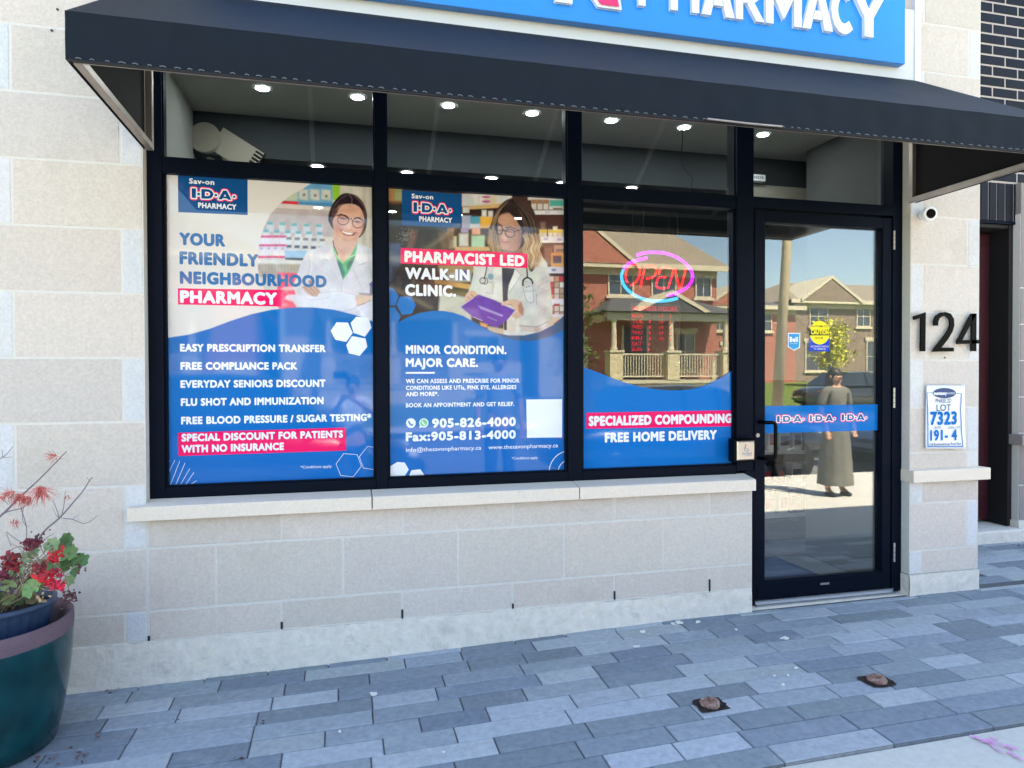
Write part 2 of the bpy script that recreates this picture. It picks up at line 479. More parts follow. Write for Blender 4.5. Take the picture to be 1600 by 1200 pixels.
def printed_sheet(name, x0, x1, z0, z1, Y, painter, base, parent, step=0.003):
    nx = int((x1 - x0) / step) + 1; nz = int((z1 - z0) / step) + 1
    xs = np.linspace(x0, x1, nx); zs = np.linspace(z0, z1, nz)
    GX, GZ = np.meshgrid(xs, zs)
    gx, gz = GX.ravel(), GZ.ravel(); gy = np.full_like(gx, Y)
    px, py = project(gx, gy, gz)
    pt = Paint(px, py, base)
    painter(pt)
    me = bpy.data.meshes.new(name)
    n = len(gx); k = (nx - 1) * (nz - 1)
    me.vertices.add(n); me.vertices.foreach_set("co", np.stack([gx, gy, gz], -1).astype(np.float32).ravel())
    i, j = np.meshgrid(np.arange(nx - 1), np.arange(nz - 1)); q = (j * nx + i).ravel()
    quads = np.stack([q, q + 1, q + nx + 1, q + nx], -1).astype(np.int32)
    me.loops.add(4 * k); me.loops.foreach_set("vertex_index", quads.ravel())
    me.polygons.add(k); me.polygons.foreach_set("loop_start", np.arange(0, 4 * k, 4, dtype=np.int32))
    me.update(calc_edges=True)
    me.materials.append(M['print'])
    at = me.color_attributes.new("Col", 'FLOAT_COLOR', 'POINT')
    a = np.ones((n, 4), np.float32); a[:, :3] = np.clip(pt.c, 0, 1)
    at.data.foreach_set("color", a.ravel())
    o = bpy.data.objects.new(name, me); COL.objects.link(o)
    o.parent = parent; o.matrix_parent_inverse = Matrix.Translation(-parent.location)
    return o

BLUE = (0, 112, 190)
rnd = random.Random(3)

def bottles(p, row, n, x0, x1, y, w, h, cap, body, soft=2.2):
    for i in range(n):
        x = x0 + (x1 - x0) * (i + .5) / n
        yy = y + (x - x0) * 0.05
        p.rect(x - w / 2, yy, x + w / 2, yy + h, body, soft, .9)
        p.rect(x - w / 2.6, yy - h * .35, x + w / 2.6, yy + h * .05, cap, soft, .95)

def paint_poster_one(p):
    # white ground gets a soft round photograph of a pharmacist in front of shelves
    circ = [(491, 284), (470, 297), (453.7, 306), (438.7, 317.5), (422.5, 335), (412.5, 355), (405.6, 376), (402.5, 401), (403, 420), (407, 438), (414, 454), (426, 470), (438, 484), (620, 520), (620, 270), (520, 270)]
    cp = Paint(p.x, p.y, (0, 0, 0)); cp.poly(circ, (255, 255, 255), 1.0)
    p.clip = cp.c[:, 0].copy()
    p.t()
    p.rect(395, 260, 620, 520, (214, 206, 203), 1)
    p.t(400, 270, 8)
    p.poly([(0, 400), (1040, 470), (1040, 800), (0, 800)], (186, 172, 174), 3)           # back of the shelf
    p.poly([(300, 60), (960, 130), (960, 440), (300, 360)], (112, 170, 204), 2)           # row of boxes on top
    for x in (600, 740, 880):
        p.poly([(x - 62, 200), (x + 48, 215), (x + 52, 345), (x - 62, 330)], (206, 204, 196), 3)
        p.ell(x, 275 + (x - 600) * .06, 18, 18, (120, 120, 118), 2)
    p.poly([(520, 110), (960, 130), (960, 215), (520, 190)], (96, 158, 204), 4, .8)
    p.poly([(530, 365), (950, 375), (950, 430), (530, 400)], (74, 140, 186), 2)
    p.poly([(400, 290), (520, 230), (520, 350), (330, 350)], (200, 206, 178), 4)
    p.poly([(300, 345), (530, 360), (530, 400), (300, 385)], (214, 48, 60), 1.5)
    p.poly([(950, 110), (1050, 120), (1050, 380), (960, 330)], (146, 196, 60), 1.5)
    p.poly([(240, 385), (940, 425), (930, 475), (220, 435)], (216, 206, 200), 1.5)        # shelf edge
    p.poly([(1050, 80), (1500, 120), (1500, 1200), (1050, 1200)], (206, 198, 188), 2)
    p.rect(1330, 130, 1370, 900, (180, 172, 160), 4, .8)
    p.rect(1210, 100, 1290, 900, (222, 214, 204), 4, .6)
    for r, (y, cap, body, n, a, b) in enumerate([(640, (84, 170, 174), (196, 204, 214), 5, 100, 860), (735, (92, 164, 180), (206, 214, 224), 6, 60, 860),
                                               (830, (118, 116, 122), (214, 218, 228), 5, 360, 880), (930, (64, 74, 110), (206, 212, 226), 5, 360, 870)]):
        bottles(p, r, n, a, b, y, 84, 90, cap, body)
    for i in range(4):
        x = 70 + 88 * i
        p.rect(x - 36, 780, x + 40, 1080, (222, 216, 232), 2.0)
        for y in (795, 905, 1050): p.rect(x - 44, y - 14, x + 44, y + 18, (206, 74, 128), 1.6)
        p.ell(x, 945, 22, 16, (132, 140, 204), 2, .7)
    p.poly([(355, 975), (640, 975), (590, 1085), (365, 1075)], (140, 190, 232), 2)
    p.poly([(365, 1060), (600, 1065), (590, 1100), (365, 1085)], (70, 82, 110), 1.6)
    p.poly([(0, 1085), (640, 1100), (620, 1140), (0, 1130)], (226, 222, 224), 1.5)
    p.poly([(0, 1140), (620, 1145), (600, 1330), (0, 1300)], (176, 166, 158), 3)
    for i in range(14): p.line([(20 + i * 40, 1150), (20 + i * 40, 1300)], 10, (196, 188, 178), 1.5, .7)
    p.t(440, 360, 8.57)
    p.poly([(-60, 560), (240, 575), (230, 1060), (-60, 1060)], (246, 96, 126), 2)
    for k in range(7): p.ell(40 + 25 * (k % 3) * 2, 640 + k * 60, 44, 22, (244, 150, 160), 2.5, .7)
    p.ell(90, 780, 90, 24, (242, 190, 196), 2); p.ell(150, 900, 110, 40, (232, 208, 218), 2); p.ell(0, 860, 60, 60, (248, 60, 116), 3, .8)
    # white coat
    coat = [(690, 180), (560, 205), (420, 260), (320, 330), (255, 450), (205, 600), (150, 760), (190, 850), (140, 930), (215, 1050), (520, 1090), (900, 1180), (1300, 1300), (1300, 300), (1180, 235), (1020, 170)]
    p.poly(coat, (214, 214, 226), 1.2)
    p.poly([(350, 330), (420, 300), (400, 620), (350, 640)], (226, 226, 236), 3, .7)
    p.line([(365, 330), (375, 480), (350, 640)], 14, (184, 186, 202), 2, .8)
    p.poly([(690, 200), (640, 260), (570, 380), (640, 400), (700, 330)], (228, 222, 232), 2, .8)
    p.line([(570, 385), (620, 405)], 8, (176, 174, 190), 1)
    p.poly([(1010, 180), (1090, 260), (1150, 430), (1040, 460), (990, 380)], (230, 226, 236), 2, .9)
    p.line([(1040, 462), (1150, 425)], 9, (170, 170, 186), 1)
    p.line([(1160, 260), (1170, 480), (1210, 640)], 12, (190, 190, 206), 2, .7)
    p.line([(820, 660), (800, 760), (810, 830)], 8, (190, 184, 206), 1.4)
    p.line([(960, 540), (1040, 700), (1080, 820)], 10, (192, 190, 208), 2, .7)
    p.line([(600, 500), (720, 600), (780, 700)], 10, (196, 194, 210), 2, .7)
    # shirt
    p.poly([(690, 170), (690, 260), (745, 420), (820, 665), (900, 560), (985, 370), (1015, 150), (940, 250), (840, 330)], (112, 186, 142), 1.0)
    p.poly([(735, 400), (800, 440), (850, 560), (820, 650)], (86, 140, 136), 1.5)
    p.poly([(930, 360), (990, 340), (950, 440), (880, 540), (870, 470)], (84, 138, 130), 1.5)
    p.line([(690, 230), (740, 350), (820, 440), (900, 360), (985, 330), (1010, 210)], 16, (150, 214, 170), 1)
    # neck and open collar
    p.poly([(695, 60), (690, 170), (740, 330), (815, 430), (850, 400), (930, 320), (1000, 190), (1020, 60)], (222, 184, 174), 1.5)
    p.poly([(720, 150), (850, 300), (840, 400), (800, 400), (740, 310)], (204, 160, 150), 4, .6)
    p.ell(860, 130, 130, 40, (206, 162, 146), 4, .6)
    # crossed arms
    p.poly([(190, 850), (300, 900), (470, 840), (760, 815), (990, 860), (1000, 1000), (880, 1090), (520, 1080), (215, 1030)], (222, 224, 238), 1.4)
    p.line([(480, 835), (760, 815), (980, 860)], 8, (188, 186, 204), 1.4)
    p.line([(215, 1020), (520, 1070), (850, 1085), (1010, 1030)], 12, (190, 194, 214), 2)
    p.line([(290, 910), (420, 930), (640, 900)], 8, (202, 204, 220), 2)
    p.poly([(985, 870), (1060, 860), (1200, 870), (1195, 930), (1080, 990), (1010, 1020), (990, 940)], (224, 194, 178), 1.4)
    p.line([(1010, 1015), (1090, 985), (1190, 935)], 8, (150, 128, 128), 1.2)
    p.poly([(1030, 830), (1200, 845), (1200, 880), (1040, 860)], (176, 160, 170), 1.4)
    p.poly([(1000, 1030), (1180, 960), (1290, 900), (1290, 1250), (1100, 1180)], (226, 226, 240), 2)
    p.poly([(270, 760), (330, 720), (430, 740), (500, 790), (515, 830), (470, 890), (400, 880), (320, 830)], (206, 172, 160), 1.4)
    for a, b in (((300, 760), (430, 870)), ((350, 735), (470, 860)), ((420, 740), (505, 830))): p.line([a, b], 7, (150, 116, 112), 1)
    p.ell(380, 690, 22, 26, (190, 140, 120), 1.5)
    p.line([(1255, 560), (1225, 680)], 12, (120, 130, 190), 1.4); p.poly([(1170, 720), (1210, 680), (1240, 700), (1215, 860), (1180, 850), (1190, 760)], (92, 108, 180), 1.4)
    p.poly([(1180, 760), (1220, 760), (1212, 870), (1180, 860)], (120, 138, 158), 1.4)
    # head
    p.t(490, 290, 10.91)
    p.poly([(560, 126), (470, 150), (390, 225), (325, 310), (285, 400), (255, 500), (250, 590), (290, 680), (342, 745), (400, 700), (700, 500), (800, 700), (765, 885), (850, 820), (895, 720), (912, 590), (905, 450), (860, 330), (800, 235), (720, 170), (640, 140)], (44, 32, 40), 1.0, smooth=4)
    p.poly([(640, 140), (740, 165), (830, 260), (880, 360), (830, 330), (740, 220)], (104, 76, 72), 2, .7)
    p.line([(610, 150), (655, 230), (650, 320)], 14, (108, 84, 84), 1.2, .8)
    p.poly([(345, 745), (350, 860), (335, 940), (420, 1060), (560, 1100), (680, 1040), (745, 940), (700, 860)], (220, 180, 168), 1.2)
    p.poly([(400, 470), (440, 390), (500, 330), (600, 312), (700, 325), (790, 380), (840, 480), (862, 590), (840, 720), (800, 830), (740, 905), (650, 948), (560, 940), (450, 890), (370, 800), (335, 690), (330, 590)], (222, 172, 152), 1.2, smooth=4)
    p.ell(590, 400, 150, 66, (206, 148, 126), 6, .7)
    p.ell(420, 740, 70, 90, (214, 150, 132), 6, .7); p.ell(760, 760, 60, 80, (232, 176, 168), 6, .6)
    p.ell(600, 690, 60, 50, (238, 196, 184), 5, .8); p.ell(600, 905, 90, 34, (214, 166, 150), 4, .7)
    p.line([(352, 485), (400, 505)], 16, (100, 66, 66), 1)
    p.line([(410, 510), (470, 490), (540, 520), (590, 560)], 26, (52, 34, 40), 1.4)           # brows and upper rims
    p.line([(700, 562), (760, 550), (840, 590)], 24, (52, 34, 40), 1.4)
    p.ell(500, 560, 70, 22, (74, 46, 56), 2, .8, 12); p.ell(750, 618, 62, 20, (74, 46, 56), 2, .8, 8)
    p.ring(505, 585, 95, 84, 13, (48, 30, 38), .9); p.ring(755, 635, 92, 88, 13, (48, 30, 38), .9)
    p.line([(595, 575), (640, 560), (668, 600)], 14, (48, 30, 38), .9)
    p.ell(505, 610, 50, 26, (206, 140, 140), 3, .5); p.ell(760, 660, 46, 28, (214, 160, 150), 3, .5)
    p.line([(560, 725), (600, 760), (650, 755)], 12, (176, 116, 108), 1.4, .8)
    p.poly([(450, 745), (520, 775), (600, 800), (690, 795), (730, 800), (690, 850), (600, 865), (510, 835)], (150, 84, 84), 1.4)
    p.poly([(480, 765), (560, 795), (650, 805), (685, 805), (640, 838), (560, 832), (505, 805)], (244, 232, 228), 1.0)
    p.line([(440, 735), (460, 770)], 10, (170, 100, 92), 1); p.line([(735, 790), (740, 830)], 10, (170, 100, 92), 1)
    p.line([(330, 940), (350, 1040), (410, 1180)], 16, (64, 84, 84), 1)
    # hair strands and soft modelling
    for i in range(26):
        k = rnd.uniform(-8, 8); p.line([(600 - i * 3, 150 + i), (460 - i * 5 + k, 230 + i * 4), (350 - i * 2 + k, 400 + i * 4), (300 + k, 640)], 5, rnd.choice([(72, 54, 60), (30, 22, 28), (90, 70, 72)]), 1, .5, smooth=4)
        p.line([(650 + i * 2, 160 + i), (760 + i * 3 + k, 260 + i * 3), (850 + i * 2 + k, 420 + i * 3), (880 + k, 640)], 5, rnd.choice([(72, 54, 60), (30, 22, 28), (104, 80, 78)]), 1, .5, smooth=4)
    p.ell(395, 660, 40, 170, (184, 128, 112), 10, .45); p.ell(838, 640, 24, 130, (190, 136, 122), 8, .45)
    p.line([(640, 600), (655, 680), (640, 740)], 12, (198, 146, 130), 2, .7); p.ell(600, 735, 56, 20, (240, 200, 190), 4, .6)
    p.ell(560, 360, 90, 30, (236, 186, 164), 6, .5); p.ell(590, 880, 60, 20, (236, 190, 176), 5, .5)
    p.t(); p.grain(9, .05, 5, 395, 275, 600, 500); p.grain(2.2, .025, 9, 395, 275, 600, 500)
    p.clip = None
    # blue wave
    p.t(230, 400, 3.077)
    p.poly([(40, 402), (82, 395), (200, 378), (300, 350), (400, 312), (500, 280), (600, 258), (700, 247), (800, 247), (900, 258), (1000, 283), (1107, 322), (1200, 360), (1200, 1300), (-60, 1300), (-60, 420)], BLUE, 1.0)
    p.poly([(-60, 850), (1200, 850), (1200, 1300), (-60, 1300)], (0, 104, 188), 60, .6)

def paint_poster_two(p):
    p.t(600, 290, 7.06)
    p.rect(-50, -50, 2200, 1800, (62, 56, 58), 1)
    # blurred aisle
    p.rect(40, 30, 110, 190, (196, 140, 92), 3); p.rect(110, 30, 200, 190, (158, 160, 110), 3); p.rect(40, 170, 200, 205, (120, 84, 60), 3)
    p.rect(30, 205, 900, 700, (52, 56, 54), 6)
    p.rect(860, 40, 2200, 760, (70, 48, 44), 3)
    # shelf 1
    p.rect(860, 90, 1400, 230, (214, 204, 200), 2)
    for x in range(870, 1400, 62): p.rect(x, 110, x + 44, 200, rnd.choice([(226, 216, 214), (206, 196, 206), (196, 204, 214), (218, 196, 170)]), 2)
    for x in (1085, 1110): p.rect(x, 115, x + 60, 135, (190, 84, 160), 1.6); p.rect(x, 165, x + 60, 185, (190, 84, 160), 1.6)
    p.poly([(870, 240), (1300, 195), (1300, 240), (870, 270)], (216, 176, 120), 2)
    p.rect(870, 262, 1320, 320, (58, 40, 38), 2)
    # shelf 2
    for (x0, x1, y0, y1, c) in [(860, 960, 330, 480, (170, 176, 200)), (950, 1060, 340, 420, (84, 160, 190)), (950, 1060, 420, 470, (196, 202, 214)), (1060, 1200, 340, 470, (232, 176, 74)),
                                (1080, 1130, 270, 340, (222, 214, 216)), (1150, 1200, 280, 345, (214, 206, 206)), (840, 930, 470, 520, (164, 150, 190)), (970, 1060, 470, 540, (232, 170, 150)), (870, 940, 240, 300, (214, 212, 208))]:
        p.rect(x0, y0, x1, y1, c, 2.4)
    p.rect(740, 470, 850, 560, (56, 44, 40), 3)
    for (x0, x1, y0, y1, c) in [(720, 800, 560, 690, (206, 198, 164)), (830, 930, 530, 670, (204, 202, 196)), (965, 1110, 550, 690, (168, 208, 178)), (700, 770, 470, 600, (150, 116, 92))]:
        p.rect(x0, y0, x1, y1, c, 3)
    p.rect(780, 675, 1240, 720, (206, 168, 124), 2)
    p.rect(600, 880, 1000, 960, (164, 138, 98), 3); p.rect(690, 960, 960, 1060, (196, 184, 170), 4); p.rect(800, 930, 940, 1040, (98, 84, 140), 4)
    p.poly([(560, 1030), (960, 1090), (960, 1150), (560, 1080)], (214, 164, 92), 2.4)
    p.poly([(560, 1085), (960, 1150), (960, 1240), (560, 1180)], (86, 74, 48), 3)
    p.poly([(620, 1180), (980, 1250), (960, 1500), (600, 1400)], (196, 194, 178), 4)
    # foreground customer, very soft
    p.poly([(60, 640), (180, 640), (190, 860), (90, 1040), (40, 1090)], (74, 96, 128), 5)
    p.poly([(280, 480), (370, 500), (320, 700), (250, 700)], (118, 88, 82), 6, .8)
    p.poly([(600, 520), (740, 480), (780, 700), (640, 700)], (104, 86, 74), 6, .8)
    p.poly([(80, 880), (420, 880), (560, 1240), (60, 1240)], (44, 36, 42), 8, .8)
    p.ell(600, 1040, 160, 120, (92, 48, 46), 14, .6)
    for i in range(70):
        a, r = rnd.uniform(0, 6.28), rnd.uniform(10, 100); p.ell(240 + r * math.cos(a), 560 + r * math.sin(a), 4, 4, (166, 166, 164), 1, .55)
    # right hand shelves
    p.t(780, 290, 6.667)
    p.rect(330, 100, 760, 1300, (72, 46, 44), 2)
    p.rect(300, 80, 730, 150, (214, 206, 204), 2)
    for i, x in enumerate((336, 398, 460)): p.rect(x, 150, x + 52, 250, (214, 206, 198), 1.6); p.rect(x, 145, x + 52, 190, (166, 122, 86), 1.6)
    p.rect(520, 140, 730, 250, (218, 216, 216), 2); p.rect(525, 150, 690, 215, (84, 178, 168), 2); p.rect(560, 232, 660, 250, (120, 96, 90), 2)
    p.rect(340, 258, 730, 302, (226, 222, 224), 1.4)
    p.rect(480, 265, 530, 290, (198, 196, 206), 1.5); p.rect(600, 265, 650, 290, (204, 206, 220), 1.5)
    p.rect(330, 305, 730, 520, (82, 52, 50), 2); p.rect(430, 380, 480, 470, (134, 108, 98), 4)
    for x, w in ((420, 26), (445, 50), (510, 46), (560, 46), (608, 50), (662, 50)): p.rect(x, 460 if x != 560 else 425, x + w, 530, (220, 206, 190), 1.6); p.rect(x, 460, x + w, 492, (222, 184, 52), 1.6)
    p.rect(400, 530, 730, 596, (228, 222, 226), 1.4); p.rect(460, 540, 510, 572, (180, 170, 200), 1.5); p.rect(605, 545, 655, 577, (176, 170, 202), 1.5)
    p.rect(430, 600, 730, 640, (108, 82, 76), 2)
    p.rect(570, 620, 710, 700, (190, 150, 132), 2); p.rect(590, 660, 700, 690, (120, 108, 104), 2)
    p.rect(470, 640, 560, 830, (140, 104, 92), 5)
    p.rect(540, 700, 730, 850, (214, 148, 92), 1.8); p.rect(560, 730, 650, 810, (74, 70, 92), 2); p.rect(655, 710, 730, 845, (222, 172, 112), 2)
    p.rect(480, 845, 730, 915, (206, 200, 214), 1.4); p.rect(545, 865, 590, 893, (130, 132, 158), 1.4); p.rect(685, 875, 725, 903, (130, 132, 158), 1.4)
    p.rect(480, 915, 730, 935, (60, 50, 60), 1.6)
    for r in range(9):
        for k in range(4):
            p.rect(520 + k * 56, 945 + r * 62, 568 + k * 56, 1000 + r * 62, rnd.choice([(214, 186, 178), (196, 70, 84), (224, 214, 208), (206, 140, 120), (178, 150, 132), (204, 60, 80)]), 1.8)
    p.rect(500, 1180, 760, 1230, (224, 214, 224), 1.8); p.rect(500, 1340, 760, 1390, (214, 196, 214), 2)
    # coat
    p.t(700, 400, 8.42)
    coat = [(350, 100), (330, 250), (300, 380), (270, 480), (330, 560), (700, 620), (730, 1100), (800, 1250), (1180, 1250), (1330, 930), (1370, 820), (1370, 640), (1340, 340), (1310, 130), (1280, 60), (1180, -40), (1060, -40), (900, 60), (500, 60)]
    p.poly(coat, (206, 204, 200), 1.2, smooth=3)
    p.poly([(360, 150), (500, 160), (480, 520), (300, 470)], (216, 216, 212), 4, .7)
    p.poly([(600, 150), (712, 155), (722, 590), (600, 560)], (222, 218, 212), 3, .8)
    p.poly([(880, 170), (960, 240), (930, 330), (800, 480), (785, 560), (800, 400)], (226, 224, 220), 1.6)
    p.line([(880, 170), (960, 245), (900, 350), (790, 500)], 9, (160, 156, 152), 1.2)
    p.poly([(1140, 420), (1200, 300), (1330, 230), (1345, 500), (1250, 560)], (192, 190, 188), 5, .8)
    p.line([(1180, 410), (1250, 350), (1330, 320)], 12, (176, 172, 170), 2); p.line([(1170, 520), (1260, 470), (1350, 440)], 12, (178, 174, 172), 2)
    p.poly([(1170, 600), (1330, 690), (1370, 800), (1330, 920), (1200, 850)], (186, 182, 176), 6, .6)
    p.poly([(960, 780), (1200, 790), (1320, 850), (1180, 930), (930, 910)], (206, 202, 194), 3, .9)
    p.poly([(940, 905), (1150, 925), (1250, 950), (1200, 1010), (960, 990)], (196, 178, 168), 3, .9)
    p.line([(930, 915), (1100, 930), (1180, 930), (1320, 860)], 10, (150, 138, 130), 1.6)
    p.poly([(780, 760), (880, 740), (960, 860), (900, 1000), (800, 1000)], (216, 206, 196), 3, .9)
    # dress
    p.poly([(708, 150), (880, 165), (860, 240), (800, 380), (785, 500), (790, 600), (722, 600), (715, 400)], (64, 64, 82), 1.2)
    p.poly([(735, 800), (775, 820), (775, 975), (735, 975)], (58, 50, 64), 1.2)
    p.poly([(780, 830), (900, 820), (900, 1010), (780, 990)], (206, 196, 186), 2)
    # stethoscope, badges
    p.line([(512, 140), (495, 230), (480, 285)], 15, (64, 62, 64), .8); p.ring(455, 325, 36, 40, 12, (66, 60, 54), .8); p.ring(490, 330, 32, 42, 11, (84, 74, 64), .8)
    p.ell(455, 325, 24, 26, (200, 196, 188), 1)
    p.ell(560, 270, 40, 42, (96, 150, 160), 1.6, .8); p.line([(540, 345), (580, 350)], 14, (140, 160, 170), 1, .7)
    p.line([(500, 480), (580, 495), (605, 340)], 6, (150, 150, 150), 1)
    p.line([(1035, 140), (1045, 280)], 18, (56, 54, 58), .8); p.line([(985, 385), (990, 320), (1040, 285), (1095, 310), (1115, 360)], 22, (50, 48, 52), .8, smooth=4)
    p.poly([(1000, 380), (1110, 380), (1125, 470), (1130, 600), (1060, 620), (1030, 570), (990, 470)], (212, 212, 214), 1)
    p.line([(1000, 380), (995, 470), (1040, 600), (1090, 620), (1130, 600), (1125, 480), (1110, 380)], 6, (120, 118, 118), 1)
    for y in (330, 450, 470): p.line([(1010, y + 5), (1130, y)], 5, (140, 140, 144), .8)
    p.ell(1035, 408, 8, 10, (60, 60, 64), .8); p.ell(1068, 400, 8, 8, (60, 60, 64), .8)
    p.line([(1140, 440), (1160, 480), (1165, 640)], 6, (140, 138, 138), 1)
    # hands and folder
    p.poly([(220, 590), (235, 510), (290, 460), (350, 460), (390, 500), (400, 530), (330, 560), (270, 610)], (206, 164, 146), 1.2, smooth=3)
    p.line([(300, 500), (330, 530)], 10, (140, 92, 78), 1); p.line([(250, 530), (290, 560)], 7, (160, 112, 98), 1)
    p.poly([(165, 665), (330, 550), (400, 505), (560, 560), (720, 640), (885, 715), (790, 830), (650, 945), (500, 890), (330, 800), (170, 672)], (104, 58, 160), 1.0)
    p.poly([(400, 510), (720, 640), (880, 715), (700, 760), (420, 640)], (92, 48, 168), 4, .7)
    p.poly([(170, 670), (380, 700), (440, 830), (300, 780)], (146, 104, 178), 6, .6)
    p.line([(165, 668), (335, 552)], 8, (206, 190, 220), 1)
    p.line([(330, 800), (450, 850)], 8, (214, 204, 226), 1)
    for i, y in enumerate((655, 672, 690)):
        p.line([(400 + i * 14, y), (720 - i * 4, y + 125 - i * 10)], 7, (196, 176, 226), .9, .8)
    p.line([(520, 800), (640, 850)], 9, (176, 150, 214), .9, .8)
    p.poly([(700, 640), (740, 600), (830, 570), (900, 570), (960, 610), (990, 700), (990, 760), (960, 790), (900, 730), (870, 690), (800, 640), (740, 650)], (212, 172, 152), 1.2, smooth=3)
    p.poly([(920, 650), (960, 600), (1000, 700), (990, 790), (930, 740)], (164, 112, 92), 3, .8)
    p.poly([(820, 790), (900, 730), (960, 800), (900, 830)], (196, 152, 130), 2, .8)
    p.line([(780, 640), (840, 640)], 8, (150, 100, 86), 1)
    p.poly([(420, 870), (520, 900), (500, 940), (430, 920)], (226, 160, 96), 2.4)
    p.poly([(500, 920), (735, 960), (735, 1040), (560, 1010)], (214, 190, 168), 3, .8)
    p.poly([(1250, 940), (1380, 900), (1500, 800), (1360, 800), (1320, 900)], (206, 186, 160), 2)
    # head and hair
    p.t(740, 300, 10)
    hair = [(600, 92), (500, 130), (420, 200), (350, 290), (310, 360), (285, 460), (240, 560), (205, 650), (215, 760), (240, 860), (300, 960), (440, 960), (800, 960), (860, 1200), (920, 1240), (990, 1100), (1030, 960), (1040, 800), (1020, 640), (1010, 500), (975, 380), (930, 270), (860, 180), (760, 130), (680, 100)]
    p.poly(hair, (74, 56, 52), 1.2, smooth=4)
    p.poly([(240, 560), (330, 640), (400, 700), (440, 960), (300, 960), (220, 800)], (170, 140, 110), 3, .9)
    p.poly([(800, 700), (1030, 720), (1030, 960), (960, 1180), (880, 1220), (840, 960)], (168, 138, 110), 4, .9)
    p.poly([(392, 400), (440, 330), (520, 310), (600, 360), (680, 460), (735, 560), (745, 700), (720, 850), (650, 930), (560, 940), (450, 900), (410, 780), (385, 660), (375, 520)], (196, 148, 124), 1.4, smooth=4)
    p.poly([(640, 480), (735, 600), (740, 740), (700, 860), (650, 920), (640, 700)], (160, 108, 90), 5, .6)
    p.ell(500, 430, 90, 70, (206, 156, 130), 6, .8)
    p.ell(480, 720, 44, 50, (216, 176, 158), 5, .8)
    p.poly([(440, 960), (470, 900), (620, 930), (760, 860), (800, 960)], (150, 116, 100), 3)
    for i in range(60):
        x = 470 + i * 6.5; k = rnd.uniform(-25, 25); base = rnd.choice([(38, 32, 34), (62, 48, 46), (98, 74, 66), (52, 40, 40), (128, 98, 82)])
        p.line([(560 + i * 2.5, 130 + i * 1.2), (620 + i * 5 + k, 260 + i * 2), (740 + i * 4 + k, 470 + i), (780 + i * 4 + k, 700)], 9, base, 1, .75, smooth=4)
    for i in range(26):
        k = rnd.uniform(-14, 14); base = rnd.choice([(120, 96, 78), (150, 122, 96), (90, 68, 58), (178, 148, 116)])
        p.line([(540 - i * 5, 150 + i * 5), (400 - i * 3 + k, 290 + i * 5), (330 - i + k, 480), (270 + i * 5 + k, 700), (300 + i * 5, 930)], 8, base, 1, .75, smooth=4)
    for i in range(46):
        x = 760 + i * 6; k = rnd.uniform(-22, 22); base = rnd.choice([(196, 166, 130), (150, 120, 96), (222, 196, 158), (118, 90, 76), (178, 146, 118)])
        p.line([(x, 660 + k), (x + 34 + k, 780), (x - 6 + k * .5, 900), (x + 40 + k, 1020), (x - 10 + k, 1160 + k)], 8, base, 1, .8, smooth=4)
    p.poly([(540, 130), (620, 110), (700, 240), (760, 420), (790, 640), (730, 560), (660, 430), (560, 330), (400, 350), (440, 240)], (40, 34, 36), 3, .75)
    p.poly([(390, 400), (430, 330), (480, 260), (540, 300), (500, 320), (440, 350)], (44, 36, 38), 1.6, .8)
    # glasses, brows, mouth
    p.line([(380, 490), (440, 530)], 20, (50, 34, 34), 1.2, .8); p.line([(510, 560), (580, 545), (650, 575)], 20, (70, 44, 42), 1.2)
    p.ring(405, 590, 48, 74, 17, (36, 28, 32), .9); p.ring(570, 645, 72, 64, 16, (36, 28, 32), .9, ang=10)
    p.line([(445, 595), (500, 610)], 20, (36, 28, 32), .9); p.line([(635, 615), (735, 590)], 15, (60, 34, 36), .9)
    p.poly([(320, 520), (370, 500), (370, 600), (330, 590)], (36, 30, 34), 1.6)
    p.line([(380, 590), (430, 605)], 12, (66, 44, 44), 1); p.line([(530, 615), (610, 630)], 12, (74, 50, 48), 1)
    p.line([(440, 600), (420, 700), (430, 740), (480, 750)], 8, (160, 110, 96), 1.2, .7)
    p.line([(440, 770), (500, 785), (560, 780)], 11, (142, 78, 74), 1); p.line([(455, 805), (520, 812)], 10, (186, 120, 108), 1.6, .8)
    p.ell(620, 760, 60, 90, (178, 126, 106), 10, .5); p.line([(470, 620), (455, 700), (470, 735)], 9, (222, 182, 162), 2, .6)
    p.ell(470, 850, 70, 30, (208, 164, 146), 6, .5); p.line([(690, 560), (735, 700), (700, 860)], 26, (84, 58, 54), 5, .6, smooth=3)
    p.t(); p.grain(10, .06, 3, 600, 295, 900, 540); p.grain(2.2, .03, 4, 600, 295, 900, 540)
    # blue shapes
    p.t(600, 430, 9.23)
    bl = (24, 118, 196)
    for hx in ([(-20, 160), (130, 185), (212, 300), (160, 435), (-20, 438)], [(180, 430), (232, 308), (390, 308), (457, 430), (400, 555), (262, 570)], [(-20, 462), (155, 465), (240, 590), (205, 680), (150, 800), (-20, 800)]):
        p.poly(hx, bl, 1.0)
    p.t()
    wave_in = [(596, 520), (622, 504.7), (632.5, 498), (654, 489.6), (675.8, 485.8), (692, 485.8), (708, 488.5), (724.6, 494), (747.5, 509), (771, 518.8), (795, 524), (819, 524), (842.5, 518.8), (866, 507), (880.5, 493.8)]
    p.poly(wave_in + [(890, 484), (905, 478), (905, 620), (590, 620)], (68, 96, 132), 1.0)
    p.poly([(596, 520), (622, 504.7), (632.5, 498), (654, 489.6), (675.8, 485.8), (692, 485.8), (708, 488.5), (724.6, 494), (741, 503), (760, 514), (783, 526), (807, 532), (831, 533), (854, 528), (878, 517.6), (905, 504), (905, 790), (590, 790)], (6, 112, 190), 1.0)
    p.poly([(590, 640), (905, 640), (905, 800), (590, 800)], (0, 104, 186), 60, .6)
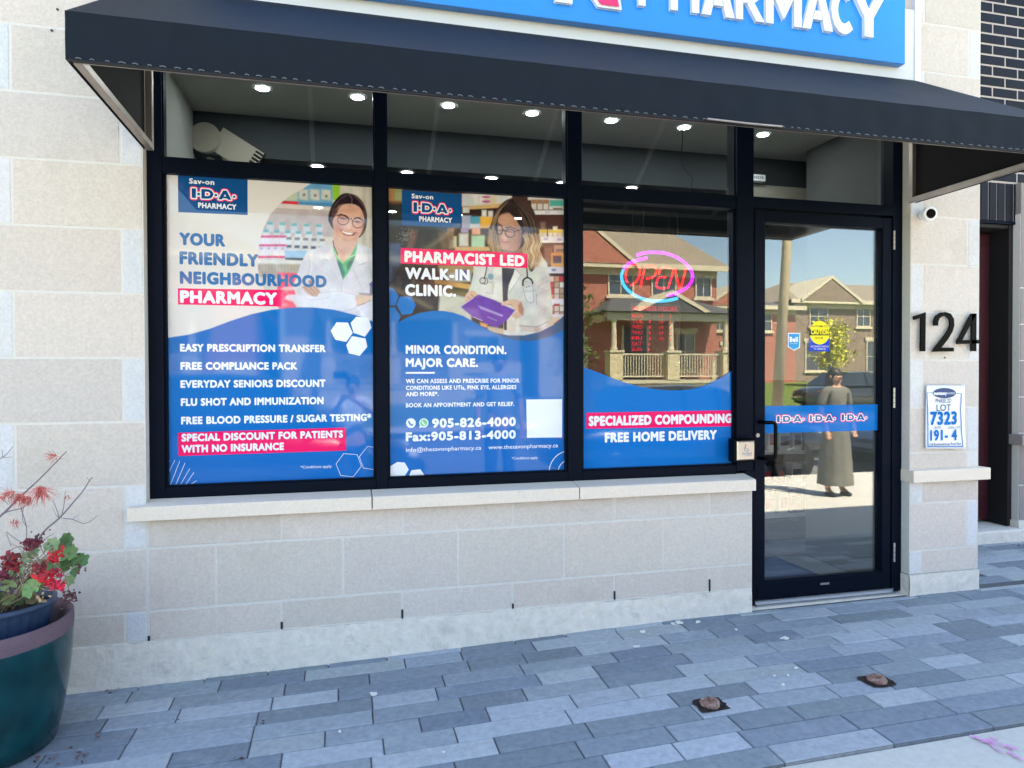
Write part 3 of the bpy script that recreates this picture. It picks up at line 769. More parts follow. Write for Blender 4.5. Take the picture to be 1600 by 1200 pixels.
# ---------------------------------------------------------------- the ground
def zx(x):
    pts = [(-30, -0.35), (-1.2, -0.055), (0.22, -0.03), (1.7, 0.012), (3.6, 0.02), (6, 0.03), (40, 0.2)]
    for (a, za), (b, zb) in zip(pts[:-1], pts[1:]):
        if x <= b: return za + (zb - za) * (x - a) / (b - a)
    return pts[-1][1]
def gz(x, y): return zx(x) + 0.02 * (min(y, 0.9) + 0.1)

Y_STONE, Y_FRAME, Y_GLASS = -0.10, -0.04, 0.0
CURB_Y = -1.405

def sheet(name, x0, x1, y0, y1, zf, mat, kind="structure", nx=30, ny=4):
    mb = MB()
    for i in range(nx):
        for j in range(ny):
            xa, xb = x0 + (x1 - x0) * i / nx, x0 + (x1 - x0) * (i + 1) / nx
            ya, yb = y0 + (y1 - y0) * j / ny, y0 + (y1 - y0) * (j + 1) / ny
            mb.face([(xa, ya, zf(xa, ya)), (xb, ya, zf(xb, ya)), (xb, yb, zf(xb, yb)), (xa, yb, zf(xa, yb))])
    o = mb.build(name, mat); o["kind"] = kind
    return o

# joint sand bed and individually laid pavers in one paved sheet
sheet("paving_bed", -3.2, 9.0, CURB_Y, 0.92, lambda x, y: gz(x, y) - 0.006, M['joint'], nx=60, ny=3)
mb = MB()
row = 0; y = -0.105
rp = random.Random(11)
def paver_color():
    k = rp.random()
    if k < 0.34: c = (130, 138, 146)
    elif k < 0.62: c = (150, 157, 164)
    else: c = (169, 174, 178)
    j = rp.uniform(-7, 7)
    c = [c[0] + j, c[1] + j, c[2] + j + rp.uniform(-3, 4)]
    return tuple(s2l(c))
def paver(x0, x1, y0, y1):
    g, c = 0.0028, 0.0035
    x0 += g; x1 -= g; y0 += g; y1 -= g
    dz = rp.uniform(-0.0012, 0.0012); tx = rp.uniform(-.0012, .0012)
    mb.col = paver_color()
    def pt(x, y, d): return (x, y, gz(x, y) + d + dz + tx * (x - x0) / (x1 - x0))
    v = [pt(x0 + c, y0 + c, 0), pt(x1 - c, y0 + c, 0), pt(x1 - c, y1 - c, 0), pt(x0 + c, y1 - c, 0),
         pt(x0, y0, -c), pt(x1, y0, -c), pt(x1, y1, -c), pt(x0, y1, -c), pt(x0, y0, -.03), pt(x1, y0, -.03), pt(x1, y1, -.03), pt(x0, y1, -.03)]
    mb.add(v, [(0, 1, 2, 3), (4, 5, 1, 0), (5, 6, 2, 1), (6, 7, 3, 2), (7, 4, 0, 3), (8, 9, 5, 4), (9, 10, 6, 5), (10, 11, 7, 6), (11, 8, 4, 7)])
rows = []
yy = CURB_Y
while yy < 0.9:
    rows.append((yy, min(yy + 0.1145, 0.9))); yy += 0.1145
for (ya, yb) in rows:
    x = -3.2 + rp.uniform(-.3, 0)
    while x < 9:
        w = rp.choice([0.275, 0.368, 0.461])
        if ya < -0.1 < yb:           # the row that meets the wall is cut along it
            if x < 3.84: paver(x, x + w, ya, -0.1)
            else: paver(x, x + w, ya, yb)
        elif yb <= -0.1: paver(x, x + w, ya, yb)
        elif x > 3.84: paver(x, x + w, ya, yb)
        x += w
o = mb.build("paver_paving", M['paver'], colors=True); o["kind"] = "structure"

def zs(x, y): return gz(x, CURB_Y) - 0.012 + 0.02 * (y - CURB_Y)
sheet("sidewalk", -30, 45, -4.7, CURB_Y - 0.004, zs, M['sidewalk'], nx=50, ny=6)
# kerb, road, far kerb, far sidewalk, lawn
M['asphalt'] = plain('asphalt', (112, 111, 110), 0.9, noise=0.14, nscale=20, bump=0.004, bscale=90)
M['grass'] = plain('grass_green', (98, 118, 52), 0.95, noise=0.35, nscale=8, bump=0.03, bscale=40)
kb = MB()
for i in range(38):
    xa, xb = -30 + i * 2, -28 + i * 2 - 0.01
    z = zs((xa + xb) / 2, -4.7)
    kb.cbox(xa, xb, -4.86, -4.703, z - 0.30, z + 0.002, 0.02)
kb.build("kerb", M['sidewalk'])["kind"] = "structure"
sheet("road", -60, 80, -14.4, -4.86, lambda x, y: zs(x, -5.2) - 0.15, M['asphalt'], nx=30, ny=2)
sheet("far_sidewalk", -60, 80, -16.4, -14.4, lambda x, y: zs(x, -5.2) - 0.02, M['sidewalk'], nx=30, ny=1)
def zl(x, y): return zs(x, -5.2) - 0.02 + max(0, (-16.4 - y)) * 0.05
sheet("lawn", -60, 90, -60, -16.4, zl, M['grass'], nx=30, ny=10)
sheet("ground", -250, 250, -260, 120, lambda x, y: -0.75, M['grass'], nx=2, ny=2)
mb = MB(); mb.col = None
ps = [(1507, 1150), (1530, 1152), (1548, 1163), (1568, 1171), (1590, 1180), (1597, 1190)]
M['spray'] = plain('pink_spray', (224, 158, 206), 0.9, noise=0.2, nscale=60)
def gpt(px, py, dz=0.004):
    d = _ray(px, py); t = 5.0
    for _ in range(12):
        q = CAM + d * t / 1000
        z = (zs(q.x, q.y) if q.y < CURB_Y else gz(q.x, q.y)) + dz
        t = (z - CAM.z) / d.z * 1000
    return CAM + d * t / 1000
def gblob(mb, cx, cy, rx, ry, n=12, jit=.3, dz=.0035, rot=0, mi=0):
    pts = []
    for k in range(n):
        a = 2 * math.pi * k / n; r = 1 + random.uniform(-jit, jit)
        u, v = rx * r * math.cos(a), ry * r * math.sin(a)
        pts.append(gpt(cx + u * math.cos(rot) - v * math.sin(rot), cy + u * math.sin(rot) + v * math.cos(rot), dz))
    mb.face(pts[::-1], mi)
rsp = random.Random(6)
for (cx, cy, lx, ly, ro, n) in [(1546, 1158, 8, 3.5, .3, 60), (1530, 1154, 13, 1.6, .35, 40), (1556, 1169, 12, 1.2, .6, 34), (1579, 1167, 12, 2.2, .3, 44), (1584, 1179, 15, 1.8, .5, 44), (1561, 1160, 12, 3.5, .5, 20)]:
    for k in range(n):
        u, v = rsp.gauss(0, .55) * lx, rsp.gauss(0, .55) * ly
        gblob(mb, cx + u * math.cos(ro) - v * math.sin(ro), cy + u * math.sin(ro) + v * math.cos(ro), rsp.uniform(.6, 2.6), rsp.uniform(.3, 1.1), 7, .4, .0035 + k * .00004, ro)
o = mb.build("spray_paint_mark", M['spray']); tag(o, "smudged pink spray paint mark on the pale concrete sidewalk", "paint mark")

# ---------------------------------------------------------------- the shop building
shop = empty("shop_building", (1.2, 0.5, 0), "pale stone shopfront with dark framed windows, a glass door and a navy canopy above", "building")
COURSES = [0.147, 0.285, 0.5705, 0.857, 1.145, 1.432, 1.720, 2.007, 2.295, 2.582, 2.870, 3.157, 3.444, 3.731, 4.018, 4.305, 4.592, 4.88]
J = 0.0036
C_BLK = [(210, 199, 189), (208, 198, 188), (211, 200, 189), (208, 198, 190), (212, 200, 190)]
C_QN = [(213, 211, 212), (210, 210, 211), (214, 212, 210)]
bl = MB(); rb = random.Random(5)
def block(x0, x1, z0, z1, y=Y_STONE, quoin=False, depth=0.09):
    c = rb.choice(C_QN if quoin else C_BLK); j = rb.uniform(-3.5, 3.5)
    bl.col = tuple(s2l([c[0] + j, c[1] + j, c[2] + j]))
    bl.cbox(x0 + J, x1 - J, y + rb.uniform(0, .0012), y + depth, z0 + J, z1 - J, 0.0035)
XL, XP0, XP1 = -0.857, 3.303, 3.815
# left pier and the wall beyond it
for i in range(len(COURSES) - 1):
    z0, z1 = COURSES[i], COURSES[i + 1]
    if i == 0: xs = [-3.2, -2.60, -2.51, -1.99, -1.47, -.947, XL]; q = {1, 5}
    elif i == 1: xs = [-3.2, -2.50, -1.94, -1.372, XL]; q = set()
    elif i % 2 == 0: xs = [-3.2, -2.51, -2.0, -1.465, -.947, XL]; q = {4}
    else: xs = [-3.2, -2.51, -1.985, -1.463, -1.372, XL]; q = {3}
    for k in range(len(xs) - 1): block(xs[k], xs[k + 1], z0, z1, quoin=(k in q))
# wall below the windows
for xs, z0, z1 in (([-.852, -.279, .287, .850, 1.409, 1.972, 2.238], .147, .285), ([-.852, -.564, .006, .568, 1.128, 1.691, 2.238], .285, .5705), ([-.852, -.276, .292, .853, 1.411, 1.972, 2.238], .5705, .703)):
    for a, b in zip(xs[:-1], xs[1:]): block(a, b, z0, z1)
# right pillar
for i in range(len(COURSES) - 1):
    z0, z1 = COURSES[i], COURSES[i + 1]
    segs = [(XP0, XP1, False)]
    if i == 0 or i == 2: segs = [(XP0, 3.396, True), (3.396, XP1, False)]
    elif i % 2 == 1: segs = [(XP0, 3.725, False), (3.725, XP1, True)]
    else: segs = [(XP0, 3.396, True), (3.396, XP1, False)]
    if i == 2:
        for a, b, q in segs: block(a, b, .5705, .698, quoin=q, depth=.3)
        block(XP0, 3.725, .775, .873, depth=.3); block(3.725, XP1, .775, .873, quoin=True, depth=.3)
        continue
    if i == 3: z0 = .873
    for a, b, q in segs: block(a, b, z0, z1, quoin=q, depth=.3)
# wall high above the fascia
for i in range(12, len(COURSES) - 1):
    xs = [XL] + [XL + (0.28 if i % 2 else 0) + .52 * k for k in range(1, 8)] + [XP0]
    for a, b in zip(xs[:-1], xs[1:]):
        if b > a: block(a, b, COURSES[i], COURSES[i + 1])
wall = bl.build("wall", M['stone'], shop, colors=True)
mo = MB()
MY = Y_STONE + 0.0022
mo.box(-3.2, XL - .0005, MY, .08, .145, 4.89); mo.box(-.852, 2.237, MY, .08, .1445, .7035)
mo.box(XP0 + .001, XP1 - .001, MY, .795, .1451, 4.891); mo.box(XL, XP0, MY + .0006, .0795, 3.50, 4.8895)
mo.box(-.8575, -.8515, MY + .0002, .08, .145, .7032)
mo.build("mortar", M['mortar'], wall)
# weep holes at the foot of the wall
for x, h in ((-.852, .022), (-.279, .034), (.287, .044), (.850, .026), (1.409, .046), (1.972, .066)):
    wh = MB(); wh.box(x - .0045, x + .0045, Y_STONE - .0012, Y_STONE + .01, .150, .150 + h)
    wh.build("weep_hole", M['ink'], wall)
# rough foundation
def rough_slab(mb, x0, x1, y0, y1, z0f, z1, n):
    r = random.Random(2)
    prev = None
    for i in range(n + 1):
        x = x0 + (x1 - x0) * i / n
        col = []
        for k in range(5):
            t = k / 4; zb = z0f(x)
            col.append((x, y0 + r.uniform(-.003, .002) - (.004 if k == 0 else 0), zb + (z1 - zb) * t + (r.uniform(-.004, .003) if k == 4 else 0)))
        col.append((x, y1, z1 - .002))
        if prev:
            for k in range(5): mb.face([prev[k], col[k], col[k + 1], prev[k + 1]])
        prev = col
fb = MB()
rough_slab(fb, -3.2, 2.232, Y_STONE - .006, .02, lambda x: gz(x, -.1) - .03, .1455, 150)
fb.box(-3.2, 2.233, -.09, .08, -.3, .1435)
rough_slab(fb, 3.297, 3.812, Y_STONE - .010, .02, lambda x: gz(x, -.1) - .03, .140, 22)
fb.box(3.298, 3.811, -.096, .795, -.3, .1405)
fb.box(2.232, 3.3, -.075, .05, -.2, .021)
fb.build("foundation", M['concrete'], shop)
# window sill in three stones, with a washed top
sb = MB()
for a, b in ((-.925, .142), (.142, 1.195), (1.195, 2.231)):
    x0, x1 = a + .003, b - .003
    yb = -.03
    v = [(x0, -.15, .705), (x1, -.15, .705), (x1, -.15, .762), (x0, -.15, .762), (x0, -.146, .767), (x1, -.146, .767), (x1, yb, .785), (x0, yb, .785), (x0, yb, .705), (x1, yb, .705)]
    if a < -.9:     # the first stone is notched round the pier
        sb.box(a + .003, XL, -.15, -.1005, .705, .765)
        x0 = XL
        v = [(x0, -.15, .705), (x1, -.15, .705), (x1, -.15, .762), (x0, -.15, .762), (x0, -.146, .767), (x1, -.146, .767), (x1, yb, .785), (x0, yb, .785), (x0, yb, .705), (x1, yb, .705)]
    sb.add(v, [(0, 1, 2, 3), (3, 2, 5, 4), (4, 5, 6, 7), (1, 9, 6, 5, 2), (0, 3, 4, 7, 8), (0, 8, 9, 1)])
sb.build("window_sill", M['sill'], shop)
sb = MB()
sb.box(3.297, 3.868, -.137, .4, .6995, .772); 
sb.build("pillar_ledge", M['sill'], shop, bevel=.004)
# bed joint stain under the sill
# fascia board and frame round it
fz = MB()
fz.box(XL, 3.325, -.118, .05, 2.95, 3.50)
fz.box(3.302, 3.345, -.127, -.05, 2.95, 3.6)
fz.build("fascia_board", M['fascia'], shop)

# ---- dark aluminium storefront
fr = MB()
def vbar(x0, x1, z0, z1, y0=Y_FRAME, y1=.06): fr.cbox(x0, x1, y0, y1, z0, z1, .0025)
vbar(-.857, -.793, .786, 2.99)
vbar(.168, .226, .787, 2.99); vbar(1.172, 1.252, .787, 2.99); vbar(2.176, 2.283, .80, 2.99, Y_FRAME - .004)
vbar(2.232, 2.292, .03, .80, Y_FRAME - .003)
def hbar(x0, x1, z0, z1, y0=Y_FRAME + .002, y1=.058): fr.cbox(x0, x1, y0, y1, z0, z1, .0025)
for a, b in ((-.793, .168), (.226, 1.172), (1.252, 2.176)):
    hbar(a, b, 2.287, 2.362); hbar(a, b, 2.97, 2.99)
    # glazing beads round the lower pane
    hbar(a, b, .786, .836); fr.box(a, b, -.026, .03, .836, .842)
    fr.box(a, a + .012, -.022, .0, .842, 2.287); fr.box(b - .012, b, -.022, .0, .842, 2.287)
    fr.box(a, a + .006, -.022, .0, 2.362, 2.97); fr.box(b - .006, b, -.022, .0, 2.362, 2.97)
fr.box(-.857, 2.176, -.038, .05, .779, .7865)
hbar(2.283, 3.24, 2.300, 2.362); hbar(2.283, 3.24, 2.97, 2.99)
vbar(3.235, 3.303, .03, 2.99, Y_FRAME + .001)
frame = fr.build("window_frame", M['black'], shop)
def pane(x0, x1, z0, z1, mat, parent, y=0.0, t=.006, name="glass_pane"):
    g = MB(); g.box(x0, x1, y, y + t, z0, z1); return g.build(name, mat, parent)
for a, b in ((-.793, .168), (.226, 1.172), (1.252, 2.176)):
    pane(a, b, .838, 2.287, M['glass'], frame); pane(a, b, 2.362, 2.97, M['glass'], frame)
pane(2.283, 3.24, 2.362, 2.97, M['glass'], frame)
# ---- door leaf
dr = MB()
DZ0, DZ1, DX0, DX1 = .052, 2.288, 2.294, 3.228
def db(x0, x1, z0, z1, y0=-.036, y1=.02): dr.cbox(x0, x1, y0, y1, z0, z1, .003)
db(DX0, 2.362, DZ0, DZ1); db(3.165, DX1, DZ0, DZ1); db(2.362, 3.165, DZ0, .150); db(2.362, 3.165, 2.222, DZ1)
dr.box(2.362, 3.165, -.028, .0, .150, .158); dr.box(2.362, 2.368, -.026, -.001, .158, 2.222); dr.box(3.159, 3.165, -.026, -.001, .158, 2.222)
dr.box(2.315, 3.15, -.0385, -.03, .066, .128)
door = dr.build("door", M['black'], shop)
pane(2.364, 3.163, .152, 2.220, M['glassdoor'], door, name="door_glass")
th = MB(); th.box(2.294, 3.24, -.045, .02, .022, .050); th.box(2.294, 3.24, -.062, -.0451, .020, .034)
th.build("threshold", M['steel'], shop)
hd = MB()
a = P(1181, 659, -.036); b = P(1183, 716, -.036)
Yh = -.105
c1 = P(1212, 660, Yh); c2 = P(1215, 717, Yh)
hpts = [Vector((2.325, -.036, c1.z)), Vector((2.325, -.075, c1.z))] + [Vector((2.335, Yh, c1.z))] + [Vector((c1.x - .02, Yh, c1.z)), Vector((c1.x - .005, Yh, c1.z - .006)), Vector((c1.x, Yh, c1.z - .022)), Vector((c1.x, Yh, c2.z + .022)), Vector((c1.x - .005, Yh, c2.z + .006)), Vector((c1.x - .02, Yh, c2.z)), Vector((2.335, Yh, c2.z)), Vector((2.325, -.075, c2.z)), Vector((2.325, -.036, c2.z))]
hd.tube(hpts, .0105, 10); hd.build("handle", M['blackgloss'], door, smooth=True)
lk = MB(); q = P(1183, 680, -.037); lk.tube([(q.x, -.036, q.z), (q.x, -.046, q.z)], [.013, .0115], 18); lk.box(q.x - .0015, q.x + .0015, -.0468, -.046, q.z - .005, q.z + .005, 1)
lk.build("lock", [M['steel'], M['ink']], door)
for (ya, yb) in ((361, 390), (606, 637), (848, 877)):
    h = MB(); t = P(1396, ya, -.04); u = P(1396, yb, -.04)
    h.tube([(t.x, -.046, t.z), (t.x, -.046, u.z)], .0065, 8)
    for k in range(1, 4): h.tube([(t.x, -.046, u.z + (t.z - u.z) * k / 4 - .001), (t.x, -.046, u.z + (t.z - u.z) * k / 4 + .001)], .0072, 8, 1)
    h.build("hinge", [M['steel'], M['ink']], door)
mk = MB(); q = P(1289, 912, -.04); mk.box(q.x - .03, q.x + .03, -.0397, -.038, q.z - .006, q.z + .006); mk.build("maker_label", M['steel'], door)

# ---- interior
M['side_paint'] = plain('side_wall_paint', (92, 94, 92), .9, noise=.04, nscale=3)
M['beige_wall'] = plain('beige_wall_paint', (150, 146, 132), .9, noise=.03, nscale=3)
it = MB()
it.box(-.9, 3.80, .1, 8.0, -.06, .03)
o = it.build("shop_floor", M['roomfloor'], shop)
it = MB()
it.box(-.92, 3.8, .062, 1.02, 2.96, 3.06); it.box(-.92, 3.8, 1.02, 8.0, 2.90, 3.0)
it.build("ceiling", M['room'], shop)
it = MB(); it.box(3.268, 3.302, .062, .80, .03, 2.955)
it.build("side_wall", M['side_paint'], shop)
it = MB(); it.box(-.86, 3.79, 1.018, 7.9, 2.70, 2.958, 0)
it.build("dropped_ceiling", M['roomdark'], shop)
it = MB(); it.box(-.92, -.86, .082, 8.0, 0, 2.96); it.box(3.80, 3.828, .80, 8.0, 0, 2.96); it.box(-.92, 3.80, 7.9, 8.0, 0, 2.96)
it.box(-.86, 2.25, .075, .10, .02, .78)
it.build("interior_wall", M['room'], shop)
it = MB(); A = P(1176, 288, .95); B = P(1370, 330, .95); it.box(A.x, 3.79, .95, 1.0, B.z, A.z)
it.build("door_header", M['beige_wall'], shop)
it = MB(); it.box(2.32, 3.02, .12, .80, .0305, .042); it.build("floor_mat", M['mat'], shop)
# upper storey and roof that throw the shade
it = MB(); it.box(-3.2, 3.81, .09, 9.0, 3.07, 4.90); it.box(-3.2, -.93, .09, 9.0, -.3, 3.07)
it.build("upper_storey", M['mortar'], shop)

# recessed lamps
lamp_pos = [(-.4, .43), (.1, .43), (.61, .43), (1.11, .43), (1.61, .43), (2.1, .43), (2.66, .43)]
H1 = 2.958; s1 = (H1 - 1.35) / 1.55
H2 = 2.698; s2 = (H2 - 1.35) / 1.55
lamp_all = [(x * s1, (y + 3.5) * s1 - 3.5, H1, 'front') for x, y in lamp_pos]
lamp_all += [(x * s2, (y + 3.5) * s2 - 3.5, H2, 'second') for x, y in [(-.16, 1.80), (.5, 1.80), (1.16, 1.80), (1.75, 1.80), (2.35, 1.80)]]
lamp_all += [(x * s2, (y + 3.5) * s2 - 3.5, H2, 'third') for x, y in [(-.19, 3.08), (.48, 3.08), (1.12, 3.08), (1.71, 3.08)]]
l0 = empty("ceiling_lamp", (lamp_all[0][0], lamp_all[0][1], lamp_all[0][2]))
mb = MB(); X0, Y0, Z0 = lamp_all[0][:3]
mb.lathe([(.034, Z0), (.048, Z0 - .004), (.052, Z0 + .001)], X0, Y0, 24); mb.build("trim_ring", M['white'], l0, smooth=True)
mb = MB(); mb.lathe([(.0001, Z0 - .003), (.034, Z0 - .0025)], X0, Y0, 24); mb.build("lamp_disc", M['led'], l0)
ordn = ["first", "second", "third", "fourth", "fifth", "sixth", "seventh"]
cnt = {}
for i, (x, yv, z, rowname) in enumerate(lamp_all):
    o = l0 if i == 0 else copy_tree(l0)
    o.location = (x, yv, z)
    k = cnt.get(rowname, 0); cnt[rowname] = k + 1
    where = {'front': "in the row nearest the top windows", 'second': "in the dimmer row just above the posters", 'third': "shining through the poster tops"}[rowname]
    tag(o, "round recessed ceiling lamp, %s from the left %s" % (ordn[k], where), "ceiling lamp", "recessed lamps in the shop ceiling")
# ceiling duct with a grille
dn = empty("ceiling_duct", tuple(P(345, 235, 1.0)), "beige round duct with a slotted grille seen in the top left window", "duct")
mb = MB(); c = P(319, 214, 1.0)
M['beige'] = plain('beige_paint', (172, 166, 150), 0.7)
mb.tube([(c.x, 1.0, c.z), (c.x + .02, 1.12, c.z - .01)], .093, 28); mb.build("duct_elbow", M['beige'], dn, smooth=False)
mb = MB()
A = P(338, 215, 1.01); B = P(384, 244, 1.01); d = (B - A); d.y = 0; d.normalize(); n = Vector((-d.z, 0, d.x)) * .078
for y0, y1 in ((1.015, 1.14),):
    q = [A + n, A - n, B + d * .03 - n, B + d * .03 + n]
    mb.prism([(p.x, p.z) for p in q], y0, y1)
mb.build("duct_box", M['beige'], dn)
gr = MB()
e0 = B + d * .032
for k in range(-3, 4):
    off = n * (k / 3.3)
    pz = [e0 + off - n * .06, e0 + off + n * .06, e0 + off + n * .06 + d * .05, e0 + off - n * .06 + d * .05]
    gr.prism([(p.x, p.z) for p in pz], 1.005, 1.145, 0)
gr.prism([((e0 + n * 1.05 + d * .05).x, (e0 + n * 1.05 + d * .05).z), ((e0 - n * 1.05 + d * .05).x, (e0 - n * 1.05 + d * .05).z), ((e0 - n * 1.05 + d * .056).x, (e0 - n * 1.05 + d * .056).z), ((e0 + n * 1.05 + d * .056).x, (e0 + n * 1.05 + d * .056).z)], 1.0, 1.15, 1)
gr.build("grille", [M['beige'], M['ink']], dn)

# display shelf inside, left of the door
sh = empty("display_shelf", (3.36, 1.45, 0), "dark shop shelving with boxed goods seen through the lower door glass", "shelf")
mb = MB(); M['shelfdark'] = plain('shelf_dark', (44, 50, 58), 0.5); M['shelfwhite'] = plain('shelf_white', (190, 194, 198), 0.5)
mb.box(2.95, 3.78, 1.25, 1.65, .03, .10); mb.box(2.95, 3.78, 1.61, 1.65, .10, 1.30); mb.box(2.95, 2.98, 1.25, 1.61, .10, 1.30); mb.box(3.75, 3.78, 1.25, 1.61, .10, 1.30)
mb.build("shelf_frame", M['shelfdark'], sh)
for z in (.24, .48, .74, 1.00):
    mb = MB(); mb.box(2.982, 3.748, 1.22, 1.608, z - .022, z); mb.build("shelf_board", M['shelfwhite'], sh)
M['box_red'] = plain('carton_red', (178, 44, 60), .5); M['box_white'] = plain('carton_white', (214, 212, 210), .5); M['box_dark'] = plain('carton_dark', (64, 72, 92), .5)
rr = random.Random(4)
for iz, z in enumerate((.242, .482, .742)):
    x = 3.0; kc = 0
    while x < 3.66:
        kc += 1; w = rr.uniform(.06, .10); h = rr.uniform(.12, .19)
        mb = MB(); kind = rr.choice(['red', 'white', 'dark'])
        mb.box(x, x + w, 1.26, 1.34, z, z + h, 0); mb.box(x + .008, x + w - .008, 1.2585, 1.26, z + h * .25, z + h * .7, 1)
        o = mb.build("carton", [M['box_white'] if kind != 'dark' else M['box_dark'], M['box_red'] if kind != 'white' else M['box_dark']])
        tag(o, "%s carton, %s from the left on the %s shelf inside the door" % ({'red': "red and white", 'white': "white", 'dark': "dark grey"}[kind], (["first", "second", "third", "fourth", "fifth", "sixth", "seventh", "eighth", "ninth", "tenth"])[kc - 1], ("lowest", "middle", "upper")[iz]), "carton", "cartons on the shelves inside the door")
        x += w + rr.uniform(.02, .07)
# white box hung behind the window over the door
mb = MB(); A = P(1177, 272, .9); B = P(1196, 283, .9)
mb.box(A.x, B.x, .9, .95, B.z, A.z, 0)
for k in range(5): mb.box(A.x + .01 + k * (B.x - A.x - .02) / 5, A.x + .016 + k * (B.x - A.x - .02) / 5, .898, .90, B.z + .012, A.z - .012, 1)
o = mb.build("emergency_light", [M['white'], M['ink']]); tag(o, "small white box light hanging behind the window over the door", "light")
# ---------------------------------------------------------------- canopy
aw = empty("awning", (1.2, -.5, 2.4), "navy fabric canopy with aluminium frame over the shopfront", "awning")
AX0, AX1, AYF, AZB, AZF, AZW = -.846, 3.318, -1.02, 2.362, 2.517, 3.085
mb = MB()
# sloped top as a slightly sagging cloth between the rafters
RX = [AX0 + (AX1 - AX0) * k / 6 for k in range(7)]
nx, ny = 72, 8
V = []
for j in range(ny + 1):
    for i in range(nx + 1):
        t = j / ny; x = AX0 + (AX1 - AX0) * i / nx
        sag = -.006 * math.sin(math.pi * t) * abs(math.sin(math.pi * (x - AX0) / (RX[1] - RX[0])))
        V.append((x, AYF + (Y_STONE - .02 - AYF) * t, AZF + (AZW - AZF) * t + sag))
Fc = [(j * (nx + 1) + i, j * (nx + 1) + i + 1, (j + 1) * (nx + 1) + i + 1, (j + 1) * (nx + 1) + i) for j in range(ny) for i in range(nx)]
mb.add(V, Fc); mb.build("canopy_top", M['canvas'], aw, smooth=True)
mb = MB()
nz = 5; V = []
for j in range(nz + 1):
    for i in range(nx * 2 + 1):
        x = AX0 + (AX1 - AX0) * i / (nx * 2); t = j / nz
        w = .0022 * math.sin(x * 37) * math.sin(math.pi * t) + .0030 * math.sin(x * 9 + 1) * math.sin(math.pi * t) + .002 * math.sin(x * 21 + t * 9) * t
        bulge = .012 * math.exp(-((x - 1.62) / .16) ** 2) * (1 - t)
        V.append((x, AYF - .002 + w - bulge, AZB + (AZF - AZB) * t - .001 + .004 * math.exp(-((x - 1.62) / .2) ** 2) * (1 - t)))
W1 = nx * 2 + 1
Fc = [(j * W1 + i, j * W1 + i + 1, (j + 1) * W1 + i + 1, (j + 1) * W1 + i) for j in range(nz) for i in range(W1 - 1)]
mb.add(V, Fc); mb.build("valance", M['canvas'], aw, smooth=True)
for xs, sgn in ((AX0, -1), (AX1, 1)):
    mb = MB()
    pts = [(AYF, AZB), (AYF, AZF), (Y_STONE - .02, AZW), (Y_STONE - .02, AZB)]
    v = [(xs, y, z) for y, z in pts] + [(xs - sgn * .002, y, z) for y, z in pts]
    mb.add(v, [(0, 1, 2, 3), (7, 6, 5, 4), (0, 4, 5, 1), (1, 5, 6, 2), (2, 6, 7, 3), (3, 7, 4, 0)])
    mb.build("side_panel", M['canvas'], aw)
# dark inner lining
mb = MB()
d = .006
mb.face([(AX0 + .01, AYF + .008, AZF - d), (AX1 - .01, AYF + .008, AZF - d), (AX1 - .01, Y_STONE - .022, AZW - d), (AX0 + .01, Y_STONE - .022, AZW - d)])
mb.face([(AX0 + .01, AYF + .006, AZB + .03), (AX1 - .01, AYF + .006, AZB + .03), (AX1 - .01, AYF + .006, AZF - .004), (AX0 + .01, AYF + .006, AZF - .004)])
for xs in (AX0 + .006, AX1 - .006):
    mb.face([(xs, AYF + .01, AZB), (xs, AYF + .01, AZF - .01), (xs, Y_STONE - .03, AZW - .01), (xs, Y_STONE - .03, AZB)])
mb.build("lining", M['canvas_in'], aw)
fb = MB(); T = .028
fb.cbox(AX0 + .010, AX1 - .010, AYF + .010, AYF + .010 + T, AZB + .004, AZB + .004 + T, .003)          # lower front rail
fb.cbox(AX0 + .010, AX1 - .010, AYF + .010, AYF + .010 + T, AZF - T - .01, AZF - .012, .003)
for xs in (AX0 + .009, AX1 - .009 - T):
    fb.box(xs, xs + T, AYF + .0385, Y_STONE - .003, AZB + .002, AZB + .002 + T)                           # side rails
    fb.box(xs, xs + T, Y_STONE - .033, Y_STONE - .004, AZB + .0305, AZW - .04)                              # wall posts
    fb.box(xs, xs + T, AYF + .0095, AYF + .037, AZB + .033, AZF - .040)
fb.box(AX0 + .038, AX1 - .038, Y_STONE - .034, Y_STONE - .005, AZW - .065, AZW - .035)
fb.build("support_frame", M['alu'], aw, bevel=.002)
for x in RX[1:-1]:
    mb = MB()
    a = Vector((x, AYF + .03, AZF - .03)); b = Vector((x, Y_STONE - .03, AZW - .04))
    dy = b - a; n = Vector((0, -dy.z, dy.y)).normalized() * .012
    v = [a - n, b - n, b + n, a + n]
    mb.add([(q.x - .012, q.y, q.z) for q in v] + [(q.x + .012, q.y, q.z) for q in v], [(0, 1, 2, 3), (7, 6, 5, 4), (0, 4, 5, 1), (2, 6, 7, 3), (1, 5, 6, 2), (0, 3, 7, 4)])
    mb.build("rafter", M['alu'], aw)
# lacing cord along the lower edge
mb = MB(); r = random.Random(9); x = AX0 + .03
mb.box(AX0 + .004, AX1 - .004, AYF - .0035, AYF + .01, AZB - .004, AZB + .001, 1)
while x < AX1 - .03:
    L = r.uniform(.012, .022)
    mb.tube([(x, AYF - .006, AZB + .0045), (x + L * .5, AYF - .008, AZB + .006), (x + L, AYF - .006, AZB + .0035)], .0017, 5, 0)
    x += L + r.uniform(.018, .034)
mb.build("lacing_cord", [M['thread'], M['rubber']], aw)
mb = MB()
mb.tube([(1.42, AYF - .012, AZB + .004), (1.6, AYF - .017, AZB - .001), (1.76, AYF - .012, AZB + .002)], .0045, 6)
mb.build("bare_rail_edge", M['alu'], aw)

